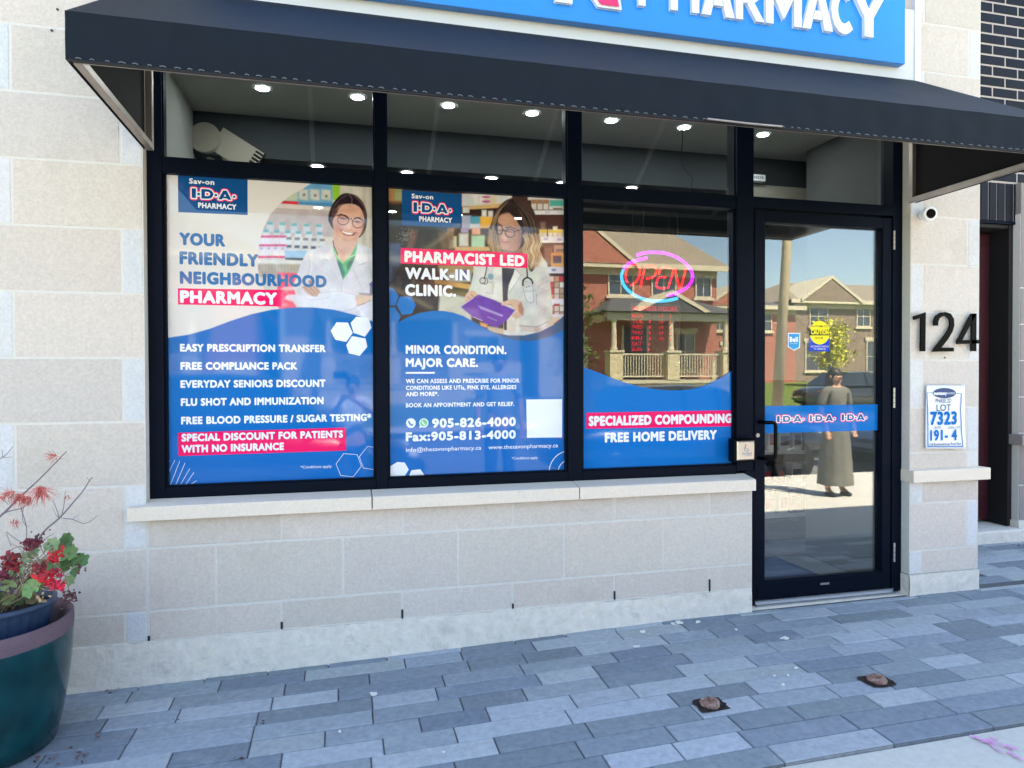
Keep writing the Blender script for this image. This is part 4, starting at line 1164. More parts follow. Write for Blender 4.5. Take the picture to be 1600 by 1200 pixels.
# ---------------------------------------------------------------- sign board over the canopy
sg = empty("shop_sign", (1.2, -.15, 3.4), "bright blue shop sign with raised white letters cut off by the top edge", "sign")
YSG = -.17
A = P(640, -1, YSG); B = P(1414.5, 101, YSG)
zb = (P(640, 0, YSG).z + B.z) / 2
mb = MB(); mb.box(-.60, B.x, YSG, -.119, zb, zb + .62); mb.build("sign_panel", M['signblue'], sg, bevel=.004)
def letter3d(poly_list, x0, z0, h, w, y0, dep, mat_, name):
    mb = MB()
    for poly in poly_list:
        mb.prism([(x0 + u * w, z0 + v * h) for u, v in poly], y0 - dep, y0 - .0005)
    return mb.build(name, mat_, sg, bevel=.0015)
def lz(px, py): q = P(px, py, YSG - .02); return q.x, q.z
yb0 = lz(1055, 16)[1]; yb1 = lz(1357, 57)[1]
base = (yb0 + yb1) / 2; H = .205
S_ = .21
L3 = {
 'P': [[(0, 0), (.24, 0), (.24, 1), (0, 1)], [(.24, .80), (.62, .80), (.78, .72), (.78, .58), (.62, .50), (.24, .50), (.24, .30), (.70, .30), (1, .48), (1, .84), (.70, 1), (.24, 1)]],
 'H': [[(0, 0), (.24, 0), (.24, 1), (0, 1)], [(.76, 0), (1, 0), (1, 1), (.76, 1)], [(.24, .40), (.76, .40), (.76, .60), (.24, .60)]],
 'A': [[(0, 0), (.26, 0), (.5, .74), (.5, 1), (.38, 1)], [(1, 0), (.74, 0), (.5, .74), (.5, 1), (.62, 1)], [(.33, .22), (.67, .22), (.61, .40), (.39, .40)]],
 'R': [[(0, 0), (.24, 0), (.24, 1), (0, 1)], [(.24, .82), (.58, .82), (.70, .74), (.70, .62), (.58, .54), (.24, .54), (.24, .36), (.62, .36), (.92, .52), (.92, .84), (.64, 1), (.24, 1)], [(.40, .36), (.66, .36), (1.02, 0), (.74, 0)]],
 'M': [[(0, 0), (.2, 0), (.2, 1), (0, 1)], [(.8, 0), (1, 0), (1, 1), (.8, 1)], [(.2, 1), (.2, .62), (.5, .12), (.5, .50)], [(.8, 1), (.8, .62), (.5, .12), (.5, .50)]],
 'Y': [[(.38, 0), (.62, 0), (.62, .42), (1, 1), (.74, 1), (.5, .58), (.26, 1), (0, 1), (.38, .42)]],
}
def arcC():
    o_, i_ = [], []
    for k in range(13):
        a = math.radians(48 + 264 * k / 12)
        o_.append((.5 + .52 * math.cos(a), .5 + .52 * math.sin(a))); i_.append((.5 + .27 * math.cos(a), .5 + .30 * math.sin(a)))
    return [o_ + i_[::-1]]
L3['C'] = arcC()
for ch, p0, p1 in (('P', 998, 1040), ('H', 1048, 1092), ('A', 1097, 1147), ('R', 1150, 1193), ('M', 1197, 1252), ('A', 1254, 1301), ('C', 1300, 1338), ('Y', 1330, 1385)):
    x0 = lz(p0, 20)[0]; x1 = lz(p1, 40)[0]
    letter3d(L3[ch], x0, base, H * 1.25, x1 - x0, YSG, .022, M['signwhite'], "raised_letter")
# bottoms of the pink and white logo letters
for (cx0, cx1, c2, mname, dd, mrg) in ((935, 971, 0, 'signwhite', .018, 0), (939, 966, 0, 'signpink', .024, .010)):
    x0, z0 = lz(cx0, 8); x1, z1 = lz(cx1, 13)
    mb = MB(); mb.prism([(x0 - .02, z0 + .02 + mrg), (x0, z0 - .005 + mrg), (x1, z0 - .005 + mrg), (x1 - .03, z0 + .18), (x0 - .16, z0 + .18)], YSG - dd, YSG - .0005)
    mb.build("logo_letter", M[mname], sg, bevel=.003)
x0, z0 = lz(868, 0); x1, _ = lz(894, 3); mb = MB(); mb.prism([(x0, z0 - .004), (x1, z0 - .004), (x1 + .0, z0 + .15), (x0, z0 + .15)], YSG - .018, YSG - .0005); mb.build("logo_letter", M['signwhite'], sg, bevel=.003)

# ---------------------------------------------------------------- printed posters behind the glass
YP = -.004
def logo_shapes():
    I = [[(.2, .12), (.52, .12), (.52, .88), (.2, .88)]]
    D = [[(.95, .12), (1.22, .12), (1.22, .88), (.95, .88)], [(1.22, .68), (1.22, .88), (1.5, .88), (1.72, .80), (1.86, .62), (1.62, .56), (1.54, .65), (1.45, .68)],
         [(1.86, .62), (1.88, .5), (1.86, .38), (1.62, .44), (1.64, .5), (1.62, .56)], [(1.86, .38), (1.72, .20), (1.5, .12), (1.22, .12), (1.22, .32), (1.45, .32), (1.54, .35), (1.62, .44)]]
    A = [[(2.28, .12), (2.56, .12), (2.78, .56), (2.92, .88), (2.66, .88)], [(3.30, .12), (3.02, .12), (2.80, .56), (2.66, .88), (2.92, .88)], [(2.6, .22), (2.98, .22), (2.92, .38), (2.66, .38)]]
    def dot(x, y, r=.11): return [[(x + r * math.cos(a * math.pi / 5), y + r * math.sin(a * math.pi / 5)) for a in range(10)]]
    return I + D + A + dot(.74, .45) + dot(2.08, .45) + dot(3.52, .40, .10)
def logo(mb, TL, TR, BR, BL, Y, core, white, pink, r1=.10, r2=.18, n=12):
    tl, tr, br, bl_ = [P(*q, Y) for q in (TL, TR, BR, BL)]
    def mp(u, v):
        u /= 3.7
        return (bl_ * (1 - u) + br * u) * (1 - v) + (tl * (1 - u) + tr * u) * v
    k = 0
    for rad_, mi in ((r2, pink), (r1, white), (0, core)):
        for a in ([i * 2 * math.pi / n for i in range(n)] if rad_ else [0]):
            for poly in logo_shapes():
                pts = [mp(u + rad_ * math.cos(a), v + rad_ * math.sin(a)) for u, v in poly]
                k += 1
                mb.face([(q.x, Y - .0002 - (0 if mi == pink else .0006 if mi == white else .0012) - (i_ := k % 40) * .00001, q.z) for q in pts][::-1], mi)
INK = [M['inkwhite'], M['inkhead'], M['inkpink'], M['inknavy'], M['inkblue'], M['inkgreen'], M['inkroyal']]
W_, HD, PK, NV, BL_, GN, RY = range(7)

po = empty("window_poster", (-.31, YP, .84), "poster of a smiling dark haired pharmacist with crossed arms in the left window", "poster", "printed posters filling the shop windows")
printed_sheet("printed_sheet", -.800, .176, .832, 2.296, YP, paint_poster_one, (226, 220, 216), po)
YT = YP - .0006
mb = MB()
polyface(mb, [(277.8, 274), (386.8, 280), (387, 336), (278.6, 331.5)], YT + .0003, NV)
text(mb, "Sav-on", (295.4, 287), (335, 288), 7.6, YT, W_, .06)
logo(mb, (295.6, 291.5), (369.5, 297), (369.5, 315), (295.6, 311.5), YT, NV, W_, PK)
text(mb, "PHARMACY", (309.6, 325), (369.5, 327), 7.8, YT, W_, .06)
text(mb, "YOUR", (280, 381.5), (352, 384.2), 17, YT, HD, .085)
text(mb, "FRIENDLY", (280.5, 411.8), (403.9, 415.3), 17.5, YT, HD, .085)
text(mb, "NEIGHBOURHOOD", (281, 442.2), (510.5, 447.9), 17, YT, HD, .085)
polyface(mb, [(277.8, 450.4), (440, 453), (440, 479), (278, 475.7)], YT + .0003, PK)
text(mb, "PHARMACY", (281.3, 472), (433, 474.9), 17, YT, W_, .085)
for s_, l_, r_ in (("EASY PRESCRIPTION TRANSFER", (281.3, 548.5), (508.8, 549.6)), ("FREE COMPLIANCE PACK", (282, 577), (464.6, 577)), ("EVERYDAY SENIORS DISCOUNT", (282, 605.4), (508.8, 603.8)),
                   ("FLU SHOT AND IMMUNIZATION", (282.6, 634), (505.6, 630.7)), ("FREE BLOOD PRESSURE / SUGAR TESTING*", (283, 662.6), (580.3, 656.9))):
    text(mb, s_, l_, r_, 10.6, YT, W_, .075)
polyface(mb, [(278, 676.2), (540.4, 668), (541, 703.9), (278.7, 712.6)], YT + .0003, PK)
text(mb, "SPECIAL DISCOUNT FOR PATIENTS", (283.6, 690.4), (536, 682), 10.5, YT, W_, .075)
text(mb, "WITH NO INSURANCE", (283.6, 707.2), (443.8, 702.2), 10.5, YT, W_, .075)
text(mb, "*Conditions apply.", (469.8, 731.6), (519, 730.8), 4.2, YT, W_)
def z2b(pts): return [(230 + x / 3.077, 400 + y / 3.077) for x, y in pts]
for hx in ([(882, 360), (910, 318), (965, 320), (988, 370), (957, 413), (905, 403)], [(978, 322), (1005, 292), (1065, 297), (1078, 345), (1047, 388), (993, 370)], [(957, 428), (985, 385), (1050, 397), (1058, 437), (1022, 480), (970, 468)]):
    polyface(mb, z2b(hx), YT, W_)
for hx in ([(908, 1000), (945, 950), (1010, 955), (1030, 1010), (990, 1062), (930, 1055)], [(1020, 965), (1060, 915), (1122, 925), (1122, 1030), (1040, 1020)]):
    strip(mb, z2b(hx), .8, YT, W_, True)
for a, b in (((93, 1012), (108, 982)), ((93, 1062), (133, 982)), ((110, 1105), (157, 985)), ((135, 1105), (182, 995)), ((158, 1103), (205, 1022)), ((182, 1103), (225, 1040)), ((205, 1100), (238, 1080))):
    strip(mb, z2b([a, b]), .7, YT, W_)
mb.build("poster_lettering", INK, po)

po = empty("window_poster", (.7, YP, .84), "poster of a long haired doctor holding a purple folder in the middle window", "poster", "printed posters filling the shop windows")
printed_sheet("printed_sheet", .214, 1.184, .832, 2.296, YP, paint_poster_two, (20, 104, 190), po)
mb = MB()
polyface(mb, [(628, 297), (721, 303.6), (721.4, 356), (628, 351.6)], YT + .0003, NV)
text(mb, "Sav-on", (643, 309.6), (677, 311.2), 6.7, YT, W_, .06)
logo(mb, (642.5, 313.5), (706.4, 318.6), (706.4, 336.2), (642.5, 333), YT, NV, W_, PK)
text(mb, "PHARMACY", (655, 345.4), (706.4, 348), 7.3, YT, W_, .06)
polyface(mb, [(626, 387.2), (824, 396), (824, 419), (626, 411.8)], YT + .0003, PK)
text(mb, "PHARMACIST LED", (632, 408), (819.5, 415.4), 15.4, YT, W_, .085)
text(mb, "WALK-IN", (633, 434.8), (734, 437.4), 15.6, YT, W_, .085)
text(mb, "CLINIC.", (633, 460.8), (712.8, 462.4), 15.6, YT, W_, .085)
text(mb, "MINOR CONDITION.", (633.9, 552), (791.5, 552.7), 12, YT, W_, .075)
text(mb, "MAJOR CARE.", (633.9, 572.9), (747, 572.2), 12, YT, W_, .075)
strip(mb, [(633.9, 582.6), (679.4, 582.4)], 2.8, YT, W_)
for s_, l_, r_ in (("WE CAN ASSESS AND PRESCRIBE FOR MINOR", (634.2, 598.6), (811.6, 597.6)), ("CONDITIONS LIKE UTIs, PINK EYE, ALLERGIES", (634.2, 609), (807, 608)), ("AND MORE*.", (634.2, 618.8), (685.2, 618.5)), ("BOOK AN APPOINTMENT AND GET RELIEF.", (634.2, 636.2), (803.5, 634.2))):
    text(mb, s_, l_, r_, 6.2, YT, W_, .05)
def disc(mb, cx, cy, r, Y, mi, n=20, ry=None): polyface(mb, [(cx + r * math.cos(2 * math.pi * k / n), cy + (ry or r) * math.sin(2 * math.pi * k / n)) for k in range(n)], Y, mi)
disc(mb, 642, 661, 7.6, YT, W_); strip(mb, [(638.6, 657.5), (639.5, 661), (642, 663.6), (645.4, 664.4)], 2.4, YT - .0003, BL_)
disc(mb, 662.3, 660.8, 7.2, YT, W_); disc(mb, 662.3, 660.8, 5.8, YT - .0003, GN); strip(mb, [(659.8, 658), (660.5, 661), (662.5, 663), (665, 663.6)], 1.8, YT - .0006, W_)
polyface(mb, [(655.2, 668.6), (656.5, 663.5), (660, 667.2)], YT, W_)
text(mb, "905-826-4000", (675, 667.2), (806, 665), 12.6, YT, W_, .075)
text(mb, "Fax:905-813-4000", (634, 688.3), (806, 685), 12.4, YT, W_, .075)
text(mb, "info@thesavonpharmacy.ca", (634.5, 705.4), (751.8, 703), 6.3, YT, W_, off=.004)
text(mb, "www.thesavonpharmacy.ca", (763.2, 702.4), (872, 698.5), 6.3, YT, W_, off=.004)
text(mb, "*Conditions apply.", (799.6, 717.8), (841, 717), 4.0, YT, W_)
def z4(pts): return [(590 + x / 3.077, 400 + y / 3.077) for x, y in pts]
polyface(mb, z4([(715, 690), (887, 688), (887, 872), (718, 874)]), YT, W_)
for hx in ([(62, 1010), (95, 990), (130, 993), (150, 1027), (128, 1062), (62, 1066)], [(150, 1060), (163, 1030), (205, 1025), (228, 1057)]): polyface(mb, z4(hx), YT, W_)
for r_ in (34, 20): strip(mb, [(892 + r_ * math.cos(a), 738 + r_ * math.sin(a)) for a in [math.pi + k * math.pi / 28 for k in range(15)]], 1.1, YT, W_)
mb.build("poster_lettering", INK, po)

po = empty("window_film", (1.7, YP, .84), "plain blue window film with a dipped curved top edge in the window beside the door", "window film")
mb = MB()
arc = [(60, 578), (150, 612), (250, 650), (350, 676), (450, 689), (550, 687), (620, 672), (700, 635), (797, 573)]
arc = [(890 + x / 3, 380 + y / 3) for x, y in arc]; arc = [tuple(q) for q in catmull(arc, 5, False)]
top = [P(x, y, YP) for x, y in arc]; top[0].x = 1.256; top[-1].x = 2.178
n = len(top)
for i in range(n - 1):
    mb.face([(top[i].x, YP, .832), (top[i + 1].x, YP, .832), (top[i + 1].x, YP, top[i + 1].z), (top[i].x, YP, top[i].z)])
mb.build("film_sheet", [M['inkblue']], po)
mb = MB()
polyface(mb, [(916, 645), (1148.3, 641), (1148.3, 666), (916, 670)], YT + .0003, PK)
text(mb, "SPECIALIZED COMPOUNDING", (919.7, 664.4), (1143.5, 660.2), 13.4, YT, W_, .085)
text(mb, "FREE HOME DELIVERY", (945, 690), (1120, 686), 13.2, YT, W_, .085)
mb.build("film_lettering", INK, po)

ds = empty("door_strip", (2.76, YP, 1.1), "blue film strip with three outlined logos across the door glass", "window film")
mb = MB()
A = P(1190, 637, YP); B = P(1374, 671, YP); zt = (P(1192, 636.5, YP).z + P(1373, 630, YP).z) / 2; zb_ = (P(1192, 678, YP).z + P(1373, 671.5, YP).z) / 2
mb.box(2.358, 3.168, YP, YP + .0004, zb_, zt, 0); mb.build("film_sheet", [M['inkblue']], ds)
mb = MB()
for (xa, xb, yt_, yb__) in ((1211.5, 1257, 648.5, 661), (1262.5, 1306, 647.3, 660), (1312.5, 1355, 646, 658.5)):
    logo(mb, (xa, yt_), (xb, yt_ - .8), (xb, yb__ - .8), (xa, yb__), YT, NV, W_, PK)
mb.build("logo_print", INK, ds)

# stickers on the door glass
YS_ = -.0008
st = MB()
zz = lambda pts: [(1200 + x / 12, 480 + y / 12) for x, y in pts]
polyface(st, zz([(375, 480), (605, 485), (600, 755), (485, 815), (370, 745)]), YS_, 0)
polyface(st, zz([(390, 497), (590, 500), (586, 745), (485, 798), (384, 737)]), YS_ - .0003, 1)
text(st, "Bell", (1233.8, 533.8), (1246.8, 534), 7.2, YS_ - .0006, 0, .08)
text(st, "home security", (1234.5, 537.2), (1246, 537.4), 1.4, YS_ - .0006, 0)
o = st.build("shield_sticker", [M['inkwhite'], M['inkcyan']]); tag(o, "small light blue shield shaped sticker with white writing on the door glass", "sticker")
st = MB()
polyface(st, zz([(770, 560), (1160, 560), (1150, 830), (765, 822)]), YS_, 0)
disc(st, 1280.8, 519.8, 15.8, YS_ - .0003, 1, 28, 18.4)
polyface(st, zz([(782, 420), (1155, 418), (1155, 530), (780, 530)]), YS_ - .0006, 2)
text(st, "CAUTION", (1267, 522.3), (1294.8, 522.2), 7.0, YS_ - .0009, 1, .06)
text(st, "AUTOMATIC", (1268.5, 511.6), (1293.5, 511.4), 3.3, YS_ - .0009, 2)
text(st, "DOOR", (1274.2, 530), (1286.6, 530), 3.8, YS_ - .0009, 2)
text(st, "ACTIVATE SWITCH", (1266.6, 543), (1295, 542.6), 2.7, YS_ - .0006, 3)
text(st, "TO OPERATE", (1271, 546.6), (1290, 546.5), 2.5, YS_ - .0006, 3)
o = st.build("caution_sticker", [M['inkroyal'], M['inkyellow'], M['ink'], M['inkwhite']]); tag(o, "round yellow caution sticker over a blue square on the door glass", "sticker")

# ---------------------------------------------------------------- neon sign and lit opening hours behind the third window
YN = .16
def emis(name, c, es):
    m, N, L, B = new_mat(name); N.remove(B)
    e = N.new("ShaderNodeEmission"); e.inputs[0].default_value = lin(c); e.inputs[1].default_value = es
    L.new(e.outputs[0], N["Material Output"].inputs[0]); return m
M['neon_violet'] = emis('violet_neon', (160, 0, 255), .6); M['neon_blue'] = emis('blue_neon', (40, 180, 255), .34); M['neon_red'] = emis('red_neon', (255, 6, 46), .5)
M['led_red'] = emis('red_led', (240, 30, 60), .24)
ne = empty("open_sign", tuple(P(1028, 432, YN)), "glowing oval neon sign reading OPEN hanging behind the window beside the door", "neon sign")
zn = lambda pts: [tuple(P(950 + x / 6.667, 380 + y / 6.667, YN)) for x, y in pts]
def neon(pts, r, mat_, name, sm=5):
    mb = MB(); q = catmull(zn(pts), sm, False); mb.tube([tuple(a) for a in q], r, 8); return mb.build(name, M[mat_], ne, smooth=True)
neon([(300, 122), (400, 98), (500, 95), (600, 105), (700, 140), (790, 195), (850, 260), (880, 330), (870, 400), (820, 460), (740, 510), (680, 532), (620, 545)], .0095, 'neon_violet', "violet_tube")
neon([(165, 265), (215, 215), (290, 180), (350, 165), (405, 155)], .0095, 'neon_violet', "violet_tube")
neon([(160, 275), (142, 330), (150, 400), (190, 470), (260, 530), (350, 575), (450, 600), (560, 602), (660, 590), (725, 572)], .0095, 'neon_blue', "blue_tube")
for pts in ([(205, 415), (187, 370), (187, 310), (215, 250), (265, 224), (310, 232), (333, 275), (325, 340), (290, 405), (235, 440)],
            [(338, 455), (362, 350), (388, 250), (430, 238), (480, 242), (502, 275), (495, 320), (465, 355), (400, 370)],
            [(530, 325), (545, 272), (580, 250), (655, 258)], [(605, 355), (530, 358), (505, 420), (505, 450), (540, 468), (600, 468)],
            [(625, 470), (660, 360), (692, 265), (715, 350), (742, 460), (765, 440), (790, 350), (812, 268)]):
    neon(pts, .0062, 'neon_red', "letter_tube", 4)
for pts in ([(255, 90), (262, -40), (250, -190), (270, -330)], [(370, 70), (375, -100), (370, -200), (373, -330)], [(600, 80), (596, -60), (640, -180), (612, -330)], [(722, 120), (728, -100), (725, -340)]):
    mb = MB(); mb.tube([tuple(a) for a in catmull(zn(pts), 4, False)], .0022, 6); mb.build("hanging_cord", M['rubber'], ne)
mb = MB()
q = [(1066, 199), (1067, 215), (1064, 245), (1068, 262), (1083, 280), (1077, 302)]
mb.tube([tuple(P(a, b, .14)) for a, b in q], .0026, 6)
q = [(1010, 300), (1013, 290), (1010, 296), (1005, 299)]
mb.build("hanging_cord", M['rubber'], ne)
hs = empty("opening_hours_sign", tuple(P(1020, 520, YN)), "dark panel of glowing red opening hours hanging below the neon sign", "lit sign")
YH = .20
mb = MB(); A = P(984, 474, YH + .012); B = P(1062, 550, YH + .012)
M['smoke'] = plain('smoked_panel', (26, 20, 24), .4)
mb.box(A.x, B.x, YH + .004, YH + .016, B.z, A.z); mb.build("panel", M['smoke'], hs, bevel=.002)
mb = MB(); text(mb, "BUSINESS HOURS", (988.5, 484.4), (1058, 486.6), 6.8, YH, 0, .0); mb.build("heading", [M['led_red']], hs)
days = ["MON", "TUE", "WED", "THU", "FRI", "SAT", "SUN"]
for i, dday in enumerate(days):
    y = 496 + i * 8.75
    def lit(s_, a_, b_, h_=5):
        mb = MB(); text(mb, s_, a_, b_, h_, YH, 0); mb.build("lit_text", [M['led_red']], hs)
    lit(dday, (987.5 - i * .1, y), (1004.5 - i * .3, y + .3), 5.6)
    if i < 5: lit("2" if i == 0 else "1", (1014.4, y + .3), (1016.6, y + .3)); lit("10", (1030, y + .6), (1036.5, y + .8)); lit("5" if i == 0 else "6", (1045.5, y + 1), (1048.8, y + 1))
    else: lit("0", (1012.6, y + .3), (1016, y + .3))

# ---------------------------------------------------------------- push button, numbers, lot notice, camera
pb = empty("push_plate", tuple(P(1165, 703, -.05)), "square steel push button for the door on a black box", "push button")
A = P(1152, 689.5, -.115); B = P(1179, 718.5, -.115)
mb = MB(); mb.cbox(A.x - .012, B.x + .010, -.108, -.0445, B.z - .010, A.z + .010, .004); mb.build("mounting_box", M['blackgloss'], pb)
mb = MB(); mb.cbox(A.x, B.x, -.118, -.1085, B.z, A.z, .006); mb.build("steel_plate", M['chrome'], pb)
mb = MB(); Yk = -.1184
cx, cy = 1166.2, 700.6
disc(mb, 1164.8, 695.2, 1.1, Yk, 0, 10)
strip(mb, [(1164.9, 696.6), (1165.3, 701.2), (1168.4, 701.4), (1170, 704.6)], 1.0, Yk, 0)
strip(mb, [(1163.6, 698.6 + 0), (1162.9, 701), (1163.6, 703.6), (1166, 705.4), (1168.6, 704.6)], .9, Yk - .0001, 0)
text(mb, "PUSH", (1159.6, 710), (1174.6, 710), 2.7, Yk, 0, .04); text(mb, "TO OPEN", (1160, 712.8), (1174.4, 712.8), 1.7, Yk, 0)
mb.build("wheelchair_symbol", [M['inkhead']], pb)

def house_digit(polys, label):
    mb = MB()
    for poly in polys:
        pp = [P(1420 + x / 5, 480 + y / 5, -.12) for x, y in poly]
        mb.prism([(q.x, q.z) for q in pp], -.128, -.118)
    for (x, y) in ((polys[0][0]), (polys[-1][-1])):
        q = P(1420 + x / 5, 480 + y / 5, -.12)
    o = mb.build("house_number", M['blackgloss']); tag(o, label, "house number", "black metal house numbers on the stone pillar")
house_digit([[(30, 72), (125, 40), (122, 345), (84, 345), (88, 84), (33, 100)]], "black metal digit one, leftmost house number on the pillar")
arc2 = [(190, 145), (188, 110), (205, 68), (240, 42), (280, 38), (320, 52), (344, 90), (348, 140), (335, 190), (300, 250), (245, 318), (345, 316), (344, 345), (175, 348), (215, 296), (262, 236), (300, 180), (314, 140), (308, 98), (285, 72), (258, 70), (232, 88), (222, 118), (222, 145)]
def tri_strip(a, n): return a
o2 = [(190, 145), (188, 110), (205, 68), (240, 42), (280, 38), (320, 52), (344, 90), (348, 140), (335, 190), (300, 250), (245, 318)]
i2 = [(222, 145), (222, 118), (232, 88), (258, 70), (285, 72), (308, 92), (312, 110), (314, 140), (300, 180), (262, 236), (205, 306)]
house_digit([[o2[k], o2[k + 1], i2[k + 1], i2[k]] for k in range(10)] + [[(245, 316), (345, 316), (344, 346), (175, 348), (205, 306)]], "black metal digit two with a mirror sheen, middle house number on the pillar")
house_digit([[(372, 262), (482, 50), (521, 50), (410, 258)], [(372, 258), (560, 256), (558, 284), (368, 288)], [(484, 52), (521, 50), (519, 344), (480, 344)]], "black metal digit four reaching past the pillar edge, rightmost house number")

ls = empty("lot_notice", tuple(P(1476, 650, -.11)), "white plastic lot notice with blue numbers fixed to the stone pillar", "notice")
YL = -.112
def qy(u): return YL - .010 * math.sin(math.pi * min(1, abs(u - .0) * .9)) - .004
mb = MB(); nU, nV = 10, 12
def lp(u, v):
    a = P(1446.2 + u * 60.2 + v * (-1.2 + 2.4 * u) , 602 + v * (99 + .2 * u) + .4 * u, YL)
    y = YL - .003 * ((1 - v) ** 3) * (1 - u) - .003 * (v ** 4)
    return (a.x, y - .004, a.z)
V = [lp(i / nU, j / nV) for j in range(nV + 1) for i in range(nU + 1)]
mb.add(V, [(j * (nU + 1) + i, (j + 1) * (nU + 1) + i, (j + 1) * (nU + 1) + i + 1, j * (nU + 1) + i + 1) for j in range(nV) for i in range(nU)])
o = mb.build("notice_sheet", M['white'], ls, smooth=True); so = o.modifiers.new("s", 'SOLIDIFY'); so.thickness = .0015; so.offset = -1
YLT = YL - .0086
zl5 = lambda x, y: (1420 + x / 5, 480 + y / 5)
mb = MB()
for seg in ([(187, 670), (142, 668), (147, 800), (150, 950), (150, 1088)], [(150, 1089), (422, 1088)], [(422, 1088), (412, 950), (406, 800), (412, 674), (370, 673)]):
    strip(mb, [zl5(*q) for q in seg], 1.2, YLT, 1)
cxe, cye = zl5(279, 671); disc(mb, cxe, cye, 18, YLT - .0002, 2, 28, 8)
text(mb, "mattamy", (1459, 616.8), (1479.6, 616.6), 4.6, YLT - .0005, 0, .10); text(mb, "HOMES", (1480.3, 616.2), (1492, 616), 3.2, YLT - .0005, 0)
text(mb, "PHASE 2D", zl5(210, 746), zl5(334, 747), 6.4, YLT, 2, 0); text(mb, "LOT", zl5(218, 810), zl5(330, 810), 10, YLT, 2, 0, off=0)
text(mb, "7323", zl5(168, 914), zl5(376, 914), 19, YLT, 1, .055); text(mb, "BLOCK", zl5(202, 948), zl5(256, 948), 3.4, YLT, 2); text(mb, "LEGAL LOT", zl5(306, 948), zl5(402, 948), 3.4, YLT, 2)
text(mb, "191-", zl5(168, 1038), zl5(306, 1038), 15.4, YLT, 1, .055); text(mb, "4", zl5(335, 1036), zl5(378, 1036), 15.4, YLT, 1, .055)
text(mb, "124 Burnhamthorpe Road East", zl5(162, 1079), zl5(408, 1078), 4.2, YLT, 2)
mb.build("notice_lettering", [M['inkwhite'], M['inkblue'], plain('deep_navy_ink', (30, 58, 110), .5)], ls)

cm = empty("security_camera", tuple(P(1449, 338, -.12)), "small round white security camera with a black face on the stone pillar", "security camera")
q = P(1448, 336, -.14); mb = MB()
ax = Vector((-.25, -1, -.08)).normalized()
b0 = Vector((q.x + .012, -.10, q.z + .006))
mb.tube([b0, b0 + Vector((0, -.008, 0))], .034, 20); mb.tube([b0 + Vector((0, -.008, 0)), b0 + ax * .030], .014, 12)
c0 = b0 + ax * .028
mb.tube([c0, c0 + ax * .012, c0 + ax * .04, c0 + ax * .052], [.024, .040, .044, .040], 24); mb.build("housing", M['white'], cm, smooth=False, bevel=.003)
mb = MB(); c1_ = c0 + ax * .0522; mb.tube([c1_, c1_ + ax * .003, c1_ + ax * .006], [.028, .027, .021], 24); mb.build("lens_face", M['blackgloss'], cm, smooth=False)

# bolt heads and wall marks
for (x, y) in ((90, 15), (81, 48), (1476, 559)):
    q = P(x, y, -.101); mb = MB(); mb.tube([(q.x, -.1005, q.z), (q.x, -.106, q.z)], .0045, 8)
    mb.build("wall_anchor", M['ink'], wall)

# ---------------------------------------------------------------- neighbouring building
nb = empty("neighbour_building", (5.4, 1.2, 0), "dark brick building with a recessed maroon door set back beyond the stone pillar", "building")
YB = .8
bk = MB(); r = random.Random(21); BH, BW = .0815, .247
zi = 2.85; i = 0
while zi < 4.8:
    x = 3.83 + (0 if i % 2 else BW / 2)
    while x < 8:
        k = r.uniform(-5, 6); bk.col = tuple(s2l([20 + k, 20 + k, 29 + k * 1.2]))
        bk.cbox(x + .007, x + BW - .007, YB, YB + .09, zi + .007, zi + BH - .007, .003); x += BW
    zi += BH; i += 1
x = 3.84
zso = P(1560, 345, YB).z
while x < 5.30:
    k = r.uniform(-5, 6); bk.col = tuple(s2l([20 + k, 20 + k, 29 + k])); bk.cbox(x + .0055, x + .077, YB - .004, YB + .09, zso, 2.84, .003); x += .082
x = 5.30
zi = zso
while zi < 2.8:
    k = r.uniform(-5, 6); bk.col = tuple(s2l([20 + k, 20 + k, 29 + k])); bk.cbox(5.42, 8, YB, YB + .09, zi + .005, zi + BH - .0055, .003); zi += BH
bk.build("brick_wall", M['brick'], nb, colors=True)
mb = MB(); mb.box(3.83, 8, YB + .004, YB + .3, zso - .001, 4.9); mb.build("brick_mortar", M['brickmortar'], nb)
mb = MB(); mb.box(3.83, 5.5, YB - .006, YB + .30, zso - .022, zso - .002); mb.build("steel_lintel", M['black'], nb)
XJ = P(1584.5, 500, YB).x
bl = MB()
def gblock(x0, x1, z0, z1):
    k = r.uniform(-5, 5); bl.col = tuple(s2l([142 + k, 134 + k, 132 + k])); bl.cbox(x0 + J, x1 - J, YB - .05, YB + .6, z0 + J, z1 - J, .004)
zc = [.19, .47, .80]; zz_ = .88
while zz_ < 2.3: zc.append(zz_); zz_ += .285
zc.append(zso + .3)
for a, b in zip(zc[:-1], zc[1:]): gblock(XJ, XJ + .5, a, b); gblock(XJ + .5, 8, a, b)
bl.build("stone_pier", M['greystone'], nb, colors=True)
mb = MB(); mb.box(XJ + .001, 8, YB - .046, YB + .5, -.1, 2.6); mb.build("pier_mortar", M['mortar'], nb)
mb = MB(); mb.box(XJ - .03, 8, YB - .10, YB + .3, .79, .87); mb.build("pier_ledge", plain('grey_ledge', (150, 142, 138), .9, noise=.06, nscale=60), nb)
mb = MB(); mb.box(XJ - .012, 8, YB - .06, YB + .3, -.1, .19); mb.build("pier_foundation", M['concrete'], nb)
mb = MB(); mb.box(3.83, XJ + .01, YB + .0, YB + 1.3, -.1, .135); mb.cbox(3.83, XJ + .02, YB - .10, YB + .001, -.1, .137, .01); mb.build("door_step", M['concrete'], nb, bevel=.006)
